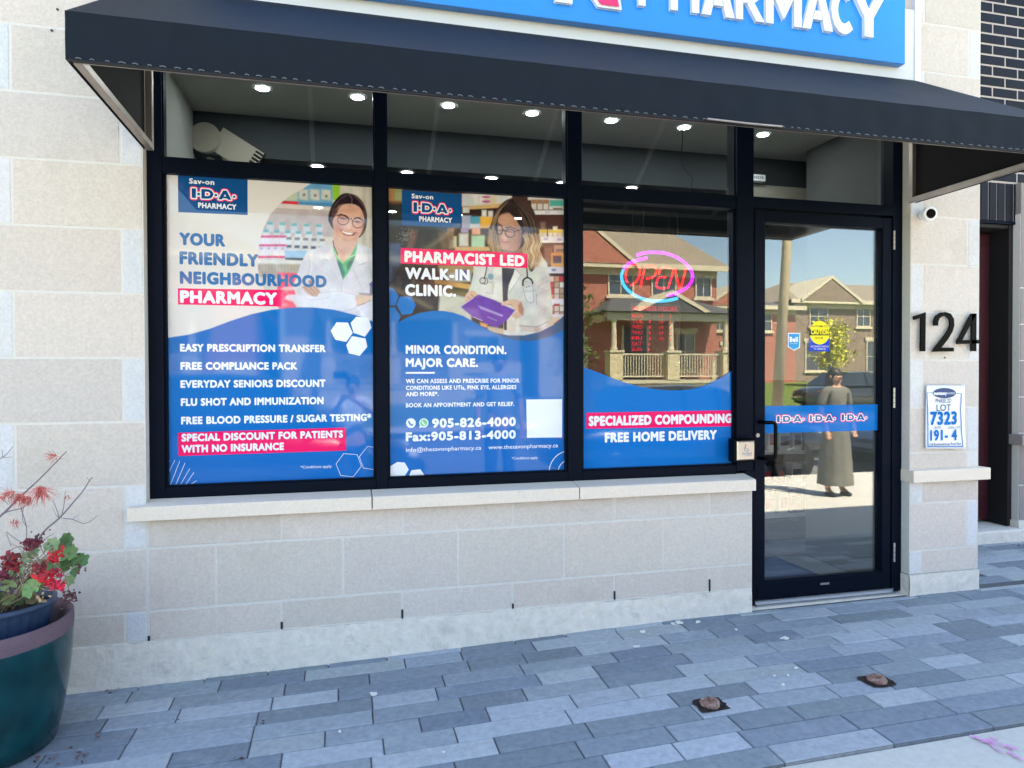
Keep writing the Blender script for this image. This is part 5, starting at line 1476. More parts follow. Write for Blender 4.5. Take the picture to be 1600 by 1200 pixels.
# recess: dark frame, maroon door
xd0, xd1 = P(1551, 500, YB + .18).x, P(1578, 500, YB).x
mb = MB(); mb.box(xd1 + .0, XJ - .001, YB + .012, YB + .9, .14, zso - .023); mb.box(3.84, xd1, YB + .895, YB + .95, .14, zso - .023)
mb.box(3.84, xd1, YB + .02, YB + .9, zso - .05, zso - .024); mb.build("door_frame", M['rubber'], nb)
mb = MB(); mb.box(4.0, xd0, YB + .18, YB + .225, .16, zso - .06)
nd = mb.build("door", M['maroon'], nb, bevel=.004)
mb = MB(); q = P(1539, 385, YB + .18); mb.box(4.10, q.x + .02, YB + .172, YB + .18, .35, q.z); mb.box(xd0 - .004, xd0 + .03, YB + .17, YB + .23, .14, zso - .06, 0); mb.build("door_moulding", M['maroon'], nd, bevel=.003)

# ---------------------------------------------------------------- planter with flowers
PX, PY = -1.335, -.50
pg = gz(PX, PY)
pt_ = empty("glazed_planter", (PX, PY, pg), "large dark teal glazed pot with a bare clay coloured rim on the pavers", "planter")
def glaze():
    m, N, L, B = new_mat('teal_glaze')
    tc = N.new("ShaderNodeTexCoord"); n = N.new("ShaderNodeTexNoise"); n.inputs["Scale"].default_value = 9; n.inputs["Detail"].default_value = 8; L.new(tc.outputs["Object"], n.inputs["Vector"])
    cr = N.new("ShaderNodeValToRGB"); cr.color_ramp.elements[0].position = .3; cr.color_ramp.elements[0].color = lin((0, 44, 50)); cr.color_ramp.elements[1].position = .75; cr.color_ramp.elements[1].color = lin((2, 66, 72))
    L.new(n.outputs[0], cr.inputs[0])
    sp = N.new("ShaderNodeSeparateXYZ"); L.new(tc.outputs["Object"], sp.inputs[0])
    n2 = N.new("ShaderNodeTexNoise"); n2.inputs["Scale"].default_value = 60; L.new(tc.outputs["Object"], n2.inputs["Vector"])
    ma = N.new("ShaderNodeMath"); ma.operation = 'MULTIPLY_ADD'; ma.inputs[1].default_value = .06; L.new(n2.outputs[0], ma.inputs[0]); L.new(sp.outputs[2], ma.inputs[2])
    mr = N.new("ShaderNodeMapRange"); mr.inputs[1].default_value = .385; mr.inputs[2].default_value = .425; L.new(ma.outputs[0], mr.inputs[0])
    mx = N.new("ShaderNodeMix"); mx.data_type = 'RGBA'; L.new(mr.outputs[0], mx.inputs[0]); L.new(cr.outputs[0], mx.inputs[6]); mx.inputs[7].default_value = lin((46, 110, 134))
    L.new(mx.outputs[2], B.inputs["Base Color"]); B.inputs["Roughness"].default_value = .16; B.inputs["Coat Weight"].default_value = .15; B.inputs["Specular IOR Level"].default_value = .3
    bp = N.new("ShaderNodeBump"); bp.inputs["Distance"].default_value = .003; bp.inputs["Strength"].default_value = .4; L.new(n.outputs[0], bp.inputs["Height"]); L.new(bp.outputs[0], B.inputs["Normal"])
    return m
M['glaze'] = glaze()
M['clay'] = plain('bare_clay_rim', (104, 82, 92), .75, noise=.14, nscale=30, bump=.002, dirt=[((70, 60, 66), 18, .62, .8)])
mb = MB()
mb.lathe([(0.2275, pg), (0.2439, pg + .008), (0.2593, pg + .07), (0.2812, pg + .19), (0.2948, pg + .31), (0.3003, pg + .40), (0.3012, pg + .425)], PX, PY, 64)
mb.build("pot_body", M['glaze'], pt_, smooth=True)
mb = MB()
mb.lathe([(0.3014, pg + .4245), (0.3039, pg + .455), (0.3030, pg + .484), (0.2985, pg + .489), (0.2894, pg + .487), (0.2730, pg + .47), (0.2675, pg + .44), (0.2639, pg + .30)], PX, PY, 64)
mb.build("pot_rim", M['clay'], pt_, smooth=True)
mb = MB(); mb.lathe([(0.0009, pg + .405), (0.1365, pg + .402), (0.2648, pg + .398)], PX, PY, 40)
M['soil'] = plain('potting_soil', (52, 42, 38), 1, noise=.4, nscale=50, bump=.02, bscale=60); mb.build("soil", M['soil'], pt_, smooth=True)
# ribbed blue pot set inside
IX, IY = -1.275, -.50
ip = empty("inner_pot", (IX, IY, pg + .40), "ribbed dark blue plastic flower pot standing inside the teal planter", "flower pot")
M['bluepot'] = plain('blue_plastic', (38, 60, 90), .45, noise=.1, nscale=20)
mb = MB()
mb.lathe([(.150, pg + .40), (.178, pg + .535)], IX, IY, 180, rfun=lambda a, z: 1 + .02 * math.cos(a * 30))
mb.lathe([(.181, pg + .533), (.190, pg + .536), (.191, pg + .556), (.185, pg + .560), (.176, pg + .556), (.172, pg + .52)], IX, IY, 60)
mb.build("pot_wall", M['bluepot'], ip, smooth=True)
mb = MB(); mb.lathe([(.001, pg + .53), (.174, pg + .527)], IX, IY, 30); mb.build("soil", M['soil'], ip)
# geranium
ge = empty("geranium", (IX, IY, pg + .53), "red geranium with round green leaves and drying stems in the blue pot", "plant")
rg = random.Random(31)
M['leaf'] = plain('geranium_leaf', (92, 132, 74), .55, attr=True, noise=.2, nscale=60)
M['petal'] = plain('geranium_petal', (190, 16, 40), .5, attr=True)
M['stem'] = plain('dry_stem', (150, 128, 112), .85, attr=True, noise=.2, nscale=60)
lf, pe, sm_ = MB(), MB(), MB()
ZB = pg + .53
def leaf(c, r, nrm, col):
    """a lobed, cupped geranium leaf"""
    nrm = Vector(nrm).normalized(); a = nrm.orthogonal().normalized(); b = nrm.cross(a)
    ph = rg.uniform(0, 6); lf.col = tuple(s2l(col)); n = 22
    ctr = Vector(c) - nrm * r * .25
    ring1, ring2 = [], []
    for k in range(n):
        t = 2 * math.pi * k / n + ph
        q = r * (1 + .13 * math.cos(7 * t) - .35 * math.exp(-((k - 0) / 1.3) ** 2)) * rg.uniform(.95, 1.05)
        ring2.append(Vector(c) + a * q * math.cos(t) + b * q * math.sin(t) + nrm * rg.uniform(-.06, .10) * r)
        ring1.append(Vector(c) + a * q * .55 * math.cos(t) + b * q * .55 * math.sin(t) - nrm * r * .12)
    for k in range(n):
        k2 = (k + 1) % n
        lf.face([ring1[k], ring2[k], ring2[k2], ring1[k2]])
        lf.face([ctr, ring1[k], ring1[k2]])
def stem(a, b, r, col=(128, 120, 88), bend=.03):
    a, b = Vector(a), Vector(b); sm_.col = tuple(s2l(col))
    m = (a + b) / 2 + Vector((rg.uniform(-bend, bend), rg.uniform(-bend, bend), rg.uniform(0, bend)))
    sm_.tube([a, m, b], [r, r * .85, r * .7], 5)
def at(zx_, zy_, y=-.62): return P(zx_ / 2.308, 680 + zy_ / 2.308, y)
GR = [(98, 134, 74), (84, 124, 68), (116, 148, 88), (72, 108, 58), (128, 146, 96), (98, 118, 64)]
leaves = [(240, 380, 24, -.60), (290, 452, 27, -.60), (185, 398, 24, -.62), (248, 425, 26, -.58), (112, 550, 27, -.72), (270, 494, 16, -.62), (215, 405, 20, -.55), (120, 425, 18, -.66), (248, 525, 16, -.66), (30, 535, 22, -.7), (165, 470, 20, -.6), (225, 470, 22, -.56), (95, 440, 18, -.6), (60, 480, 20, -.6), (200, 480, 18, -.6), (140, 545, 16, -.68), (255, 450, 20, -.56)]
for (x, y, r, yy) in leaves:
    c = at(x, y, yy); rr_ = r / 2.308 / 1071 * 2.85
    leaf(c, rr_ * 1.1, (rg.uniform(-.5, .5), -1, rg.uniform(.1, .9)), rg.choice(GR))
    stem((IX + rg.uniform(-.06, .06), IY + rg.uniform(-.05, .05), ZB), c + Vector((0, .004, 0)), .0022)
for k in range(34):      # fill behind
    c = Vector((IX + rg.uniform(-.15, .16), IY + rg.uniform(-.08, .08), ZB + rg.uniform(.02, .13)))
    leaf(c, rg.uniform(.016, .028), (rg.uniform(-.7, .7), rg.uniform(-1, .1), rg.uniform(.1, 1)), rg.choice(GR + [(150, 140, 96), (128, 104, 84)]))
    stem((IX + rg.uniform(-.06, .06), IY + rg.uniform(-.05, .05), ZB), c, .0018, rg.choice([(128, 120, 88), (160, 140, 120), (146, 118, 100)]))
flowers = [(197, 433, 28, (176, 10, 24)), (160, 510, 30, (176, 10, 28)), (205, 540, 24, (184, 12, 50)), (136, 476, 22, (120, 8, 22)), (28, 452, 34, (112, 6, 20)), (108, 392, 30, (92, 8, 30)), (195, 488, 16, (150, 14, 40)), (128, 380, 16, (84, 10, 34)), (215, 505, 12, (170, 20, 60)), (50, 470, 22, (120, 8, 24)), (8, 500, 24, (96, 10, 36))]
for (x, y, r, col) in flowers:
    c = at(x, y, -.74); R = r / 2.308 / 1071 * 2.75
    stem((IX + rg.uniform(-.05, .05), IY - .03, ZB), c + Vector((0, .02, 0)), .0022)
    for k in range(34):
        u, v = rg.gauss(0, .34), rg.gauss(0, .30)
        q = c + Vector((u * R, rg.uniform(-.3, .3) * R, v * R)); s_ = R * rg.uniform(.42, .68)
        nrm = Vector((u + rg.uniform(-.5, .5), -1, v + rg.uniform(-.3, .8))).normalized(); a = nrm.orthogonal().normalized(); a.rotate(Matrix.Rotation(rg.uniform(0, 6), 3, nrm)); b = nrm.cross(a)
        j = rg.uniform(.75, 1.25); pe.col = tuple(s2l([min(255, cc * j) for cc in col]))
        pe.face([q - a * s_ * .2, q + a * s_ * .5 - b * s_ * .45, q + a * s_ + nrm * s_ * .15, q + a * s_ * .5 + b * s_ * .45])
# dark trailing foliage and withered leaves
for k in range(70):
    c = at(rg.uniform(-20, 70), rg.uniform(470, 575), rg.uniform(-.74, -.66)); s_ = rg.uniform(.006, .013)
    nrm = Vector((rg.uniform(-.6, .6), -1, rg.uniform(-.2, .8))).normalized(); a = nrm.orthogonal().normalized(); a.rotate(Matrix.Rotation(rg.uniform(0, 6), 3, nrm)); b = nrm.cross(a)
    pe.col = tuple(s2l(rg.choice([(58, 28, 48), (74, 36, 58), (48, 26, 40), (96, 60, 70)])))
    pe.face([c - a * s_, c - b * s_ * .6, c + a * s_, c + b * s_ * .6])
for (cx, cy, n, col) in ((255, 580, 34, (92, 50, 54)), (155, 588, 14, (190, 160, 130)), (95, 470, 18, (168, 146, 120)), (130, 440, 16, (170, 156, 130)), (285, 480, 10, (110, 60, 60)), (148, 370, 14, (90, 44, 50)), (245, 590, 20, (66, 38, 42))):
    for k in range(n):
        c = at(cx + rg.gauss(0, 16), cy + rg.gauss(0, 14), rg.uniform(-.74, -.66)); s_ = rg.uniform(.004, .009)
        nrm = Vector((rg.uniform(-.8, .8), -1, rg.uniform(-.8, .8))).normalized(); a = nrm.orthogonal().normalized(); a.rotate(Matrix.Rotation(rg.uniform(0, 6), 3, nrm)); b = nrm.cross(a)
        j = rg.uniform(.8, 1.2); pe.col = tuple(s2l([min(255, v * j) for v in col]))
        pe.face([c - a * s_, c - b * s_ * .7 + nrm * .003, c + a * s_, c + b * s_ * .7 + nrm * .003])
for pts in ([(-10, 530), (60, 460), (110, 420), (150, 400)], [(60, 560), (110, 490), (170, 440), (240, 430)], [(10, 440), (70, 400), (130, 440), (180, 470)], [(100, 560), (80, 500), (130, 450), (200, 460)], [(120, 540), (190, 560), (230, 500), (280, 470)], [(20, 520), (50, 500), (90, 520), (130, 580)], [(140, 380), (160, 430), (230, 500), (250, 570)], [(40, 390), (80, 420), (60, 480), (90, 560)]):
    sm_.col = tuple(s2l(rg.choice([(182, 160, 146), (160, 132, 120), (140, 116, 96)])))
    sm_.tube([tuple(a) for a in catmull([tuple(at(x, y, -.73 + rg.uniform(0, .05))) for x, y in pts], 3, False)], .0018, 5)
lf.build("leaf", M['leaf'], ge, colors=True); pe.build("blossom", M['petal'], ge, colors=True); sm_.build("stem", M['stem'], ge, colors=True)

# bare shrub with withered red tufts
bs = empty("bare_shrub", (-1.36, -.42, pg + .40), "leafless shrub with thin grey branches and withered red needle tufts behind the geranium", "plant")
br = MB(); YBq = -.40
def bl_(pts, r0, r1, y=YBq):
    q = [tuple(a) for a in catmull([tuple(P(x / 2.308, 680 + yv / 2.308, y + .01 * math.sin(i * 2.1))) for i, (x, yv) in enumerate(pts)], 4, False)]
    n = len(q); br.tube(q, [r0 + (r1 - r0) * i / (n - 1) for i in range(n)], 6)
bl_([(105, 460), (150, 358), (213, 300), (262, 245), (300, 200), (322, 165), (334, 152)], .0042, .0016)
bl_([(215, 300), (205, 270), (192, 236)], .0018, .0008); bl_([(213, 298), (200, 285), (190, 262)], .0014, .0006)
bl_([(220, 298), (230, 255), (236, 202)], .0020, .0009); bl_([(226, 300), (262, 304), (300, 318), (330, 308), (352, 289)], .0020, .0008)
bl_([(262, 304), (270, 296), (285, 288)], .0012, .0005); bl_([(322, 165), (316, 156), (312, 151)], .0012, .0007)
bl_([(-30, 320), (30, 265), (80, 215), (130, 170), (190, 110), (240, 58)], .0046, .0018)
bl_([(-20, 300), (30, 275), (80, 262), (120, 234)], .0034, .0012); bl_([(200, 100), (212, 88), (222, 84)], .0014, .0006)
bl_([(60, 235), (85, 210), (100, 200)], .002, .0008); bl_([(75, 260), (90, 310), (96, 340), (95, 380)], .0020, .0016); bl_([(85, 262), (80, 300), (96, 330), (108, 325)], .0013, .0007)
bl_([(-10, 90), (20, 72), (48, 40)], .0020, .0009); bl_([(8, 80), (10, 60), (6, 50)], .0012, .0006); bl_([(10, 80), (30, 80), (44, 78)], .0011, .0006)
bl_([(80, 388), (50, 370), (24, 348)], .0020, .0010); bl_([(0, 225), (20, 240), (30, 252)], .0018, .0009); bl_([(40, 400), (30, 372), (22, 350)], .0014, .0007)
bl_([(150, 385), (180, 362), (198, 353)], .0018, .0008)
bl_([(60, 520), (95, 440), (130, 400)], .0046, .004); bl_([(-60, 520), (-50, 420), (-30, 320)], .006, .005)
M['twig'] = plain('grey_twig', (132, 120, 128), .85, noise=.2, nscale=80)
br.build("branch", M['twig'], bs, smooth=True)
M['needle'] = plain('withered_needle', (196, 88, 84), .7, attr=True)
for (x, y, n, L, dx, dy) in ((200, 74, 26, 34, -1, .3), (145, 190, 90, 62, .1, 1.0), (75, 215, 60, 46, -.2, .8), (40, 208, 40, 36, -.6, .5), (100, 225, 40, 34, -.4, .7), (246, 222, 10, 16, .3, .4), (60, 308, 16, 26, -.2, .7), (15, 225, 14, 24, -.6, .6)):
    tf = MB()
    for k in range(n):
        c = P((x + rg.gauss(0, 7)) / 2.308, 680 + (y + rg.gauss(0, 5)) / 2.308, YBq - .01)
        a_ = math.atan2(-dy, dx) + rg.gauss(0, .75); l_ = L * rg.uniform(.5, 1) / 2.308 / 1071 * 3.0
        d_ = Vector((math.cos(a_), rg.uniform(-.5, .3), math.sin(a_))) * l_
        tf.col = tuple(s2l(rg.choice([(206, 96, 88), (190, 70, 70), (220, 124, 108), (170, 70, 66)])))
        m_ = c + d_ * .5 + Vector((0, 0, -.003)); tf.tube([c, m_, c + d_], [.0010, .0008, .0004], 3, caps=False)
    tf.build("needle_tuft", M['needle'], bs, colors=True)

# ---------------------------------------------------------------- small things on the ground
M['rust'] = plain('rusty_iron', (138, 104, 92), .85, noise=.4, nscale=70, bump=.004, bscale=90, dirt=[((196, 176, 164), 40, .5, .8)])
M['dirt'] = plain('dark_dirt', (44, 36, 34), 1, noise=.4, nscale=90, bump=.008, bscale=120)
for (cx, cy, lab) in ((1110, 1101, "rusty bolt stub in a square hole in the pavers, nearer to the viewer"), (1371, 1064, "rusty bolt stub in a square hole in the pavers, the one farther right")):
    c = gpt(cx, cy, .003); e = empty("bolt_stub", tuple(c), lab, "bolt stub", "rusty bolt stubs in the paving")
    mb = MB(); n = 26; pts = []
    for k in range(n):
        a = 2 * math.pi * k / n; s_ = .078 / max(abs(math.cos(a)), abs(math.sin(a))) * random.uniform(.88, 1.03)
        pts.append((c.x + s_ * math.cos(a) * .85, c.y + s_ * math.sin(a) * .72, gz(c.x, c.y) + .0032 + .02 * s_ * math.sin(a) * .72))
    mb.face(pts)
    for k in range(130):
        a, q = random.uniform(0, 6.28), random.uniform(.02, .066); mb.ball((c.x + q * math.cos(a), c.y + q * .85 * math.sin(a), c.z + .002), random.uniform(.0015, .0042), 5, 3, 0, (1, 1, .7))
    mb.build("dirt_patch", M['dirt'], e)
    mb = MB(); mb.lathe([(.001, c.z + .016), (.02, c.z + .018), (.036, c.z + .017), (.041, c.z + .010), (.040, c.z)], c.x, c.y, 22, rfun=lambda a, z: 1 + .08 * math.sin(3 * a) + random.uniform(-.03, .03))
    for (ax_, ay_, rr_) in ((-.018, .006, .008), (.019, -.002, .007), (.004, -.017, .006), (-.004, .017, .008), (.010, .012, .006)): mb.ball((c.x + ax_, c.y + ay_, c.z + .018), rr_, 9, 6, 0, (1.2, 1, .6), .3)
    mb.tube([(c.x - .002, c.y - .012, c.z + .02), (c.x + .001, c.y + .02, c.z + .024)], .004, 6)
    mb.build("bolt_plate", M['rust'], e, smooth=True)
M['chip'] = plain('white_chip', (232, 228, 220), .7)
for i, (cx, cy, rx, ry, lab) in enumerate([(583, 1083, 6, 3, "small white shell chip on the pavers below the middle poster"), (1226, 996, 8, 3, "pointed white chip on the dark paver in front of the door"), (1061, 972, 9, 3.2, "torn scrap of white paper against the foot of the wall"),
        (1052, 974, 5, 2, None), (1091, 971, 4, 2, None), (1005, 986, 5, 2.2, None), (996, 1009, 7, 1.8, None), (1244, 1043, 4, 1.8, None), (1210, 1055, 3, 1.4, None), (1223, 1069, 4.5, 1.8, None), (1232, 1054, 2.5, 1.3, None), (693, 1174, 3, 1.3, None), (531, 1142, 3, 2, None), (1150, 983, 3, 1.3, None)]):
    mb = MB(); gblob(mb, cx, cy, rx * .75, ry * .7, 9, .5, .006); top_ = list(mb.v); n = len(top_)
    low = [(x, y, z - .0045) for x, y, z in top_]; nn = len(mb.v); mb.v += low; mb.c += [(1, 1, 1)] * n
    for k in range(n): mb.f.append((k, (k + 1) % n, nn + (k + 1) % n, nn + k)); mb.m.append(0)
    o = mb.build("paper_scrap" if "paper" in (lab or "") else "white_chip", M['chip'])
    tag(o, lab or "tiny white chip scattered on the grey pavers", "litter", None if lab else "tiny white chips on the pavers")
M['deadleaf'] = plain('dead_leaf', (104, 66, 60), .9, attr=True)
mb = MB()
for (cx, cy, n, s) in ((175, 1078, 12, 7), (112, 1168, 4, 4), (128, 1180, 10, 6), (126, 1192, 6, 5), (150, 1146, 4, 3), (275, 1126, 3, 3), (411, 1128, 3, 3), (375, 1186, 6, 6), (152, 1152, 3, 2), (90, 1190, 8, 8), (60, 1188, 8, 8)):
    for k in range(n):
        mb.col = tuple(s2l(rg.choice([(96, 52, 56), (130, 88, 74), (70, 36, 44), (150, 112, 96)])))
        x, y = cx + rg.gauss(0, s), cy + rg.gauss(0, s * .5)
        if y > 1199: continue
        c = gpt(x, y, .006); a = Vector((math.cos(k * 2.1), math.sin(k * 2.1), rg.uniform(-.2, .4))) * rg.uniform(.004, .012); b = Vector((-a.y, a.x, rg.uniform(0, .004))) * .45
        mb.face([c - a, c - b, c + a, c + b])
o = mb.build("fallen_leaves", M['deadleaf'], colors=True); tag(o, "scattered dark red withered leaf bits on the pavers by the planter", "leaves", kind="stuff")
mb = MB()
for k in range(260):
    mb.col = tuple(s2l(rg.choice([(60, 50, 46), (84, 70, 60), (44, 40, 38)])))
    x = XJ - .05 + rg.uniform(-.16, .5); y = .62 + rg.uniform(-.09, .06); c = Vector((x, y, gz(x, y) + .005)); a = Vector((rg.uniform(-1, 1), rg.uniform(-1, 1), .1)) * .012
    mb.face([c - a, c + Vector((a.y, -a.x, .003)) * .5, c + a])
o = mb.build("leaf_litter", M['deadleaf'], colors=True); tag(o, "dark leaf litter gathered by the step of the brick building", "leaves", kind="stuff")

# ---------------------------------------------------------------- across the street (seen mirrored in the glass)
M['redbrick'] = None
def brickmat(name, c1, c2, mort, sc=1.0):
    m, N, L, B = new_mat(name)
    tc = N.new("ShaderNodeTexCoord"); mp = N.new("ShaderNodeMapping"); mp.inputs["Rotation"].default_value = (rad(90), 0, 0)
    L.new(tc.outputs["Object"], mp.inputs[0]); b = N.new("ShaderNodeTexBrick"); L.new(mp.outputs[0], b.inputs[0])
    b.inputs["Color1"].default_value = lin(c1); b.inputs["Color2"].default_value = lin(c2); b.inputs["Mortar"].default_value = lin(mort)
    b.inputs["Scale"].default_value = sc; b.inputs["Brick Width"].default_value = .25; b.inputs["Row Height"].default_value = .085; b.inputs["Mortar Size"].default_value = .006
    L.new(b.outputs[0], B.inputs["Base Color"]); B.inputs["Roughness"].default_value = .9; return m
M['redbrick'] = brickmat('red_brick', (180, 104, 86), (156, 84, 68), (186, 160, 142))
M['brownbrick'] = brickmat('brown_brick', (142, 120, 100), (120, 100, 84), (150, 140, 128))
M['veneer'] = plain('stone_veneer', (206, 190, 158), .9, noise=.35, nscale=7, bump=.03, bscale=9)
M['shingle'] = plain('grey_shingle', (138, 126, 110), .95, noise=.2, nscale=20)
M['shingledark'] = plain('dark_shingle', (84, 84, 86), .95, noise=.2, nscale=20)
M['trim'] = plain('cream_trim', (204, 192, 166), .6)
M['wgl'] = plain('window_dark_glass', (60, 70, 84), .08, spec=.8)
M['doorblue'] = plain('dark_blue_door', (36, 46, 60), .4)
def windowpart(parent, x, y, z0, w, h, trim=True):
    mb = MB(); f = .07
    mb.box(x - w / 2 - f, x + w / 2 + f, y - .0, y + .07, z0 - f, z0); mb.box(x - w / 2 - f, x + w / 2 + f, y, y + .07, z0 + h, z0 + h + f)
    mb.box(x - w / 2 - f, x - w / 2, y, y + .065, z0, z0 + h); mb.box(x + w / 2, x + w / 2 + f, y, y + .065, z0, z0 + h)
    mb.box(x - .02, x + .02, y + .01, y + .05, z0, z0 + h); mb.box(x - w / 2, x + w / 2, y + .012, y + .048, z0 + h * .5 - .02, z0 + h * .5 + .02)
    mb.box(x - w / 2 - .18, x + w / 2 + .18, y, y + .12, z0 - f - .12, z0 - f); mb.box(x - w / 2 - .18, x + w / 2 + .18, y, y + .09, z0 + h + f, z0 + h + f + .2)
    o = mb.build("window", M['trim'], parent)
    g = MB(); g.box(x - w / 2, x + w / 2, y + .004, y + .02, z0, z0 + h); g.build("pane", M['wgl'], o)
def gable_roof(mb, x0, x1, y0, y1, z, h, ov=.45, hip=1.5):
    ym = (y0 + y1) / 2
    a, b, c, d = (x0 - ov, y0 - ov, z), (x1 + ov, y0 - ov, z), (x1 + ov, y1 + ov, z), (x0 - ov, y1 + ov, z)
    e, f = (x0 + hip, ym, z + h), (x1 - hip, ym, z + h)
    mb.face([a, b, f, e]); mb.face([b, c, f]); mb.face([c, d, e, f]); mb.face([d, a, e]); mb.face([d, c, b, a])
def far_house(x0, x1, yf, depth, zg, eave, wallm, roofm, label, rh=2.2, porch=None, gable=None, wins=(), floors=True, group="houses across the street"):
    """yf: the front wall facing the shop (towards +y)"""
    h = empty("brick_house", ((x0 + x1) / 2, yf, zg), label, "house", group)
    mb = MB(); mb.box(x0, x1, yf - depth, yf, zg - .5, eave); mb.build("wall", wallm, h)
    mb = MB(); gable_roof(mb, x0, x1, yf - depth, yf, eave + .02, rh, hip=min(depth * .42, 3.2)); rf = mb.build("roof", roofm, h)
    mb = MB(); mb.box(x0 - .45, x1 + .45, yf + .40, yf + .47, eave - .18, eave + .06); mb.box(x0 - .1, x1 + .1, yf + .001, yf + .40, eave - .10, eave - .04); mb.box(x0, x1, yf, yf + .05, eave - .45, eave - .12)
    mb.build("eave_trim", M['trim'], h)
    if gable:
        gx0, gx1, gh = gable; mb = MB(); gm = (gx0 + gx1) / 2
        mb.add([(gx0, yf + .5, eave), (gx1, yf + .5, eave), (gm, yf + .5, eave + gh), (gx0, yf - 3, eave), (gx1, yf - 3, eave), (gm, yf - 3, eave + gh)], [(0, 1, 2), (0, 2, 5, 3), (1, 4, 5, 2)], 1)
        for s_ in (0, 1):
            xa, xb = (gx0 - .2, gm) if s_ == 0 else (gx1 + .2, gm)
            mb.add([(xa, yf + .55, eave - .12), (xb, yf + .55, eave + gh + .06), (xb, yf + .55, eave + gh + .26), (xa, yf + .55, eave + .08), (xa, yf - 3, eave - .12), (xb, yf - 3, eave + gh + .06), (xb, yf - 3, eave + gh + .26), (xa, yf - 3, eave + .08)], [(0, 1, 2, 3), (3, 2, 6, 7), (0, 4, 5, 1)], 0)
        mb.build("gable", [M['trim'], wallm], h)
    for (wx, wz, ww, wh_) in wins: windowpart(h, wx, yf, wz, ww, wh_)
    if porch:
        px0, px1, pd, deck, ptop = porch; cols = [px0 + .15, (px0 + px1) / 2, px1 - .15]
        mb = MB(); mb.box(px0 - .2, px1 + .2, yf + .001, yf + pd + .2, zg - .5, deck - .14, 1); mb.box(px0 - .25, px1 + .25, yf + .001, yf + pd + .25, deck - .14, deck, 0)
        mb.build("porch_deck", [M['trim'], M['veneer']], h)
        mb = MB(); mb.box(px0 - .2, px1 + .2, yf + pd - .15, yf + pd + .15, ptop - .32, ptop); mb.box(px0 - .2, px0 + .1, yf, yf + pd - .15, ptop - .32, ptop); mb.box(px1 - .1, px1 + .2, yf, yf + pd - .15, ptop - .32, ptop); mb.build("porch_beam", M['trim'], h)
        mb = MB(); zt_ = ptop + .02; ex = .4
        mb.face([(px0 - ex, yf + pd + ex, zt_), (px1 + ex, yf + pd + ex, zt_), (px1 - .9, yf + .0, zt_ + .85), (px0 + .9, yf + .0, zt_ + .85)]); mb.face([(px0 - ex, yf, zt_), (px0 - ex, yf + pd + ex, zt_), (px0 + .9, yf, zt_ + .85)]); mb.face([(px1 + ex, yf + pd + ex, zt_), (px1 + ex, yf, zt_), (px1 - .9, yf, zt_ + .85)]); mb.face([(px0 - ex, yf, zt_), (px1 + ex, yf, zt_), (px1 + ex, yf + pd + ex, zt_), (px0 - ex, yf + pd + ex, zt_)])
        mb.build("porch_roof", M['shingledark'], h)
        gm = px0 + (px1 - px0) * .48
        mb = MB()
        for s_ in (-1, 1):
            mb.add([(gm + s_ * 1.5, yf + pd + .42, zt_), (gm, yf + pd + .42, zt_ + .75), (gm, yf + pd + .42, zt_ + .92), (gm + s_ * 1.75, yf + pd + .42, zt_ + .06), (gm + s_ * 1.5, yf + .6, zt_), (gm, yf + .6, zt_ + .75), (gm, yf + .6, zt_ + .92), (gm + s_ * 1.75, yf + .6, zt_ + .06)], [(0, 1, 2, 3), (3, 2, 6, 7)], 0)
        mb.add([(gm - 1.4, yf + pd + .38, zt_), (gm + 1.4, yf + pd + .38, zt_), (gm, yf + pd + .38, zt_ + .72)], [(0, 1, 2)], 1)
        mb.build("porch_gable", [M['trim'], M['shingledark']], h)
        for c in cols:
            mb = MB(); mb.box(c - .28, c + .28, yf + pd - .28, yf + pd + .28, deck + .001, deck + 1.15, 1); mb.box(c - .33, c + .33, yf + pd - .33, yf + pd + .33, deck + 1.151, deck + 1.24, 0)
            mb.lathe([(.13, deck + 1.24), (.15, deck + 1.30), (.12, deck + 1.4), (.10, ptop - .45), (.14, ptop - .36), (.14, ptop - .321)], c, yf + pd, 14, 0); mb.build("porch_column", [M['trim'], M['veneer']], h)
        mb = MB()
        for a, b in zip(cols[:-1], cols[1:]):
            mb.box(a + .28, b - .28, yf + pd - .03, yf + pd + .03, deck + 1.05, deck + 1.12); mb.box(a + .28, b - .28, yf + pd - .03, yf + pd + .03, deck + .12, deck + .18)
            x = a + .38
            while x < b - .3: mb.box(x - .018, x + .018, yf + pd - .018, yf + pd + .018, deck + .18, deck + 1.05); x += .125
        mb.build("railing", M['trim'], h)
        dx = px0 + (px1 - px0) * .36
        mb = MB(); mb.box(dx - .55, dx + .55, yf + .001, yf + .06, deck + .002, deck + 2.35); mb.build("door", M['doorblue'], h)
        mb = MB(); mb.box(dx - .66, dx - .551, yf, yf + .08, deck + .001, deck + 2.45); mb.box(dx + .551, dx + .66, yf, yf + .08, deck + .001, deck + 2.45); mb.build("door_surround", M['trim'], h)
        mb = MB(); mb.box(px1 + .3, x1 + .05, yf + .001, yf + .12, zg, deck + .9); mb.box(x0 - .05, px0 - .3, yf + .001, yf + .12, zg, deck + 1.9); mb.build("stone_base", M['veneer'], h)
    return h
zgA = zl(13, -25)
HA = far_house(8.4, 17.0, -25.2, 11, zgA, 6.25, M['redbrick'], M['shingle'], "red brick house with a white columned porch, mirrored in the window beside the door", 4.6, (10.9, 16.4, 2.0, 1.12, 3.95), (7.6, 12.6, 1.9), [(12.2, 4.95, 1.1, 1.15), (14.3, 4.95, 1.1, 1.15), (16.3, 4.95, .7, 1.15), (15.4, 1.6, .8, 1.6), (9.5, 4.95, .9, 1.1)])
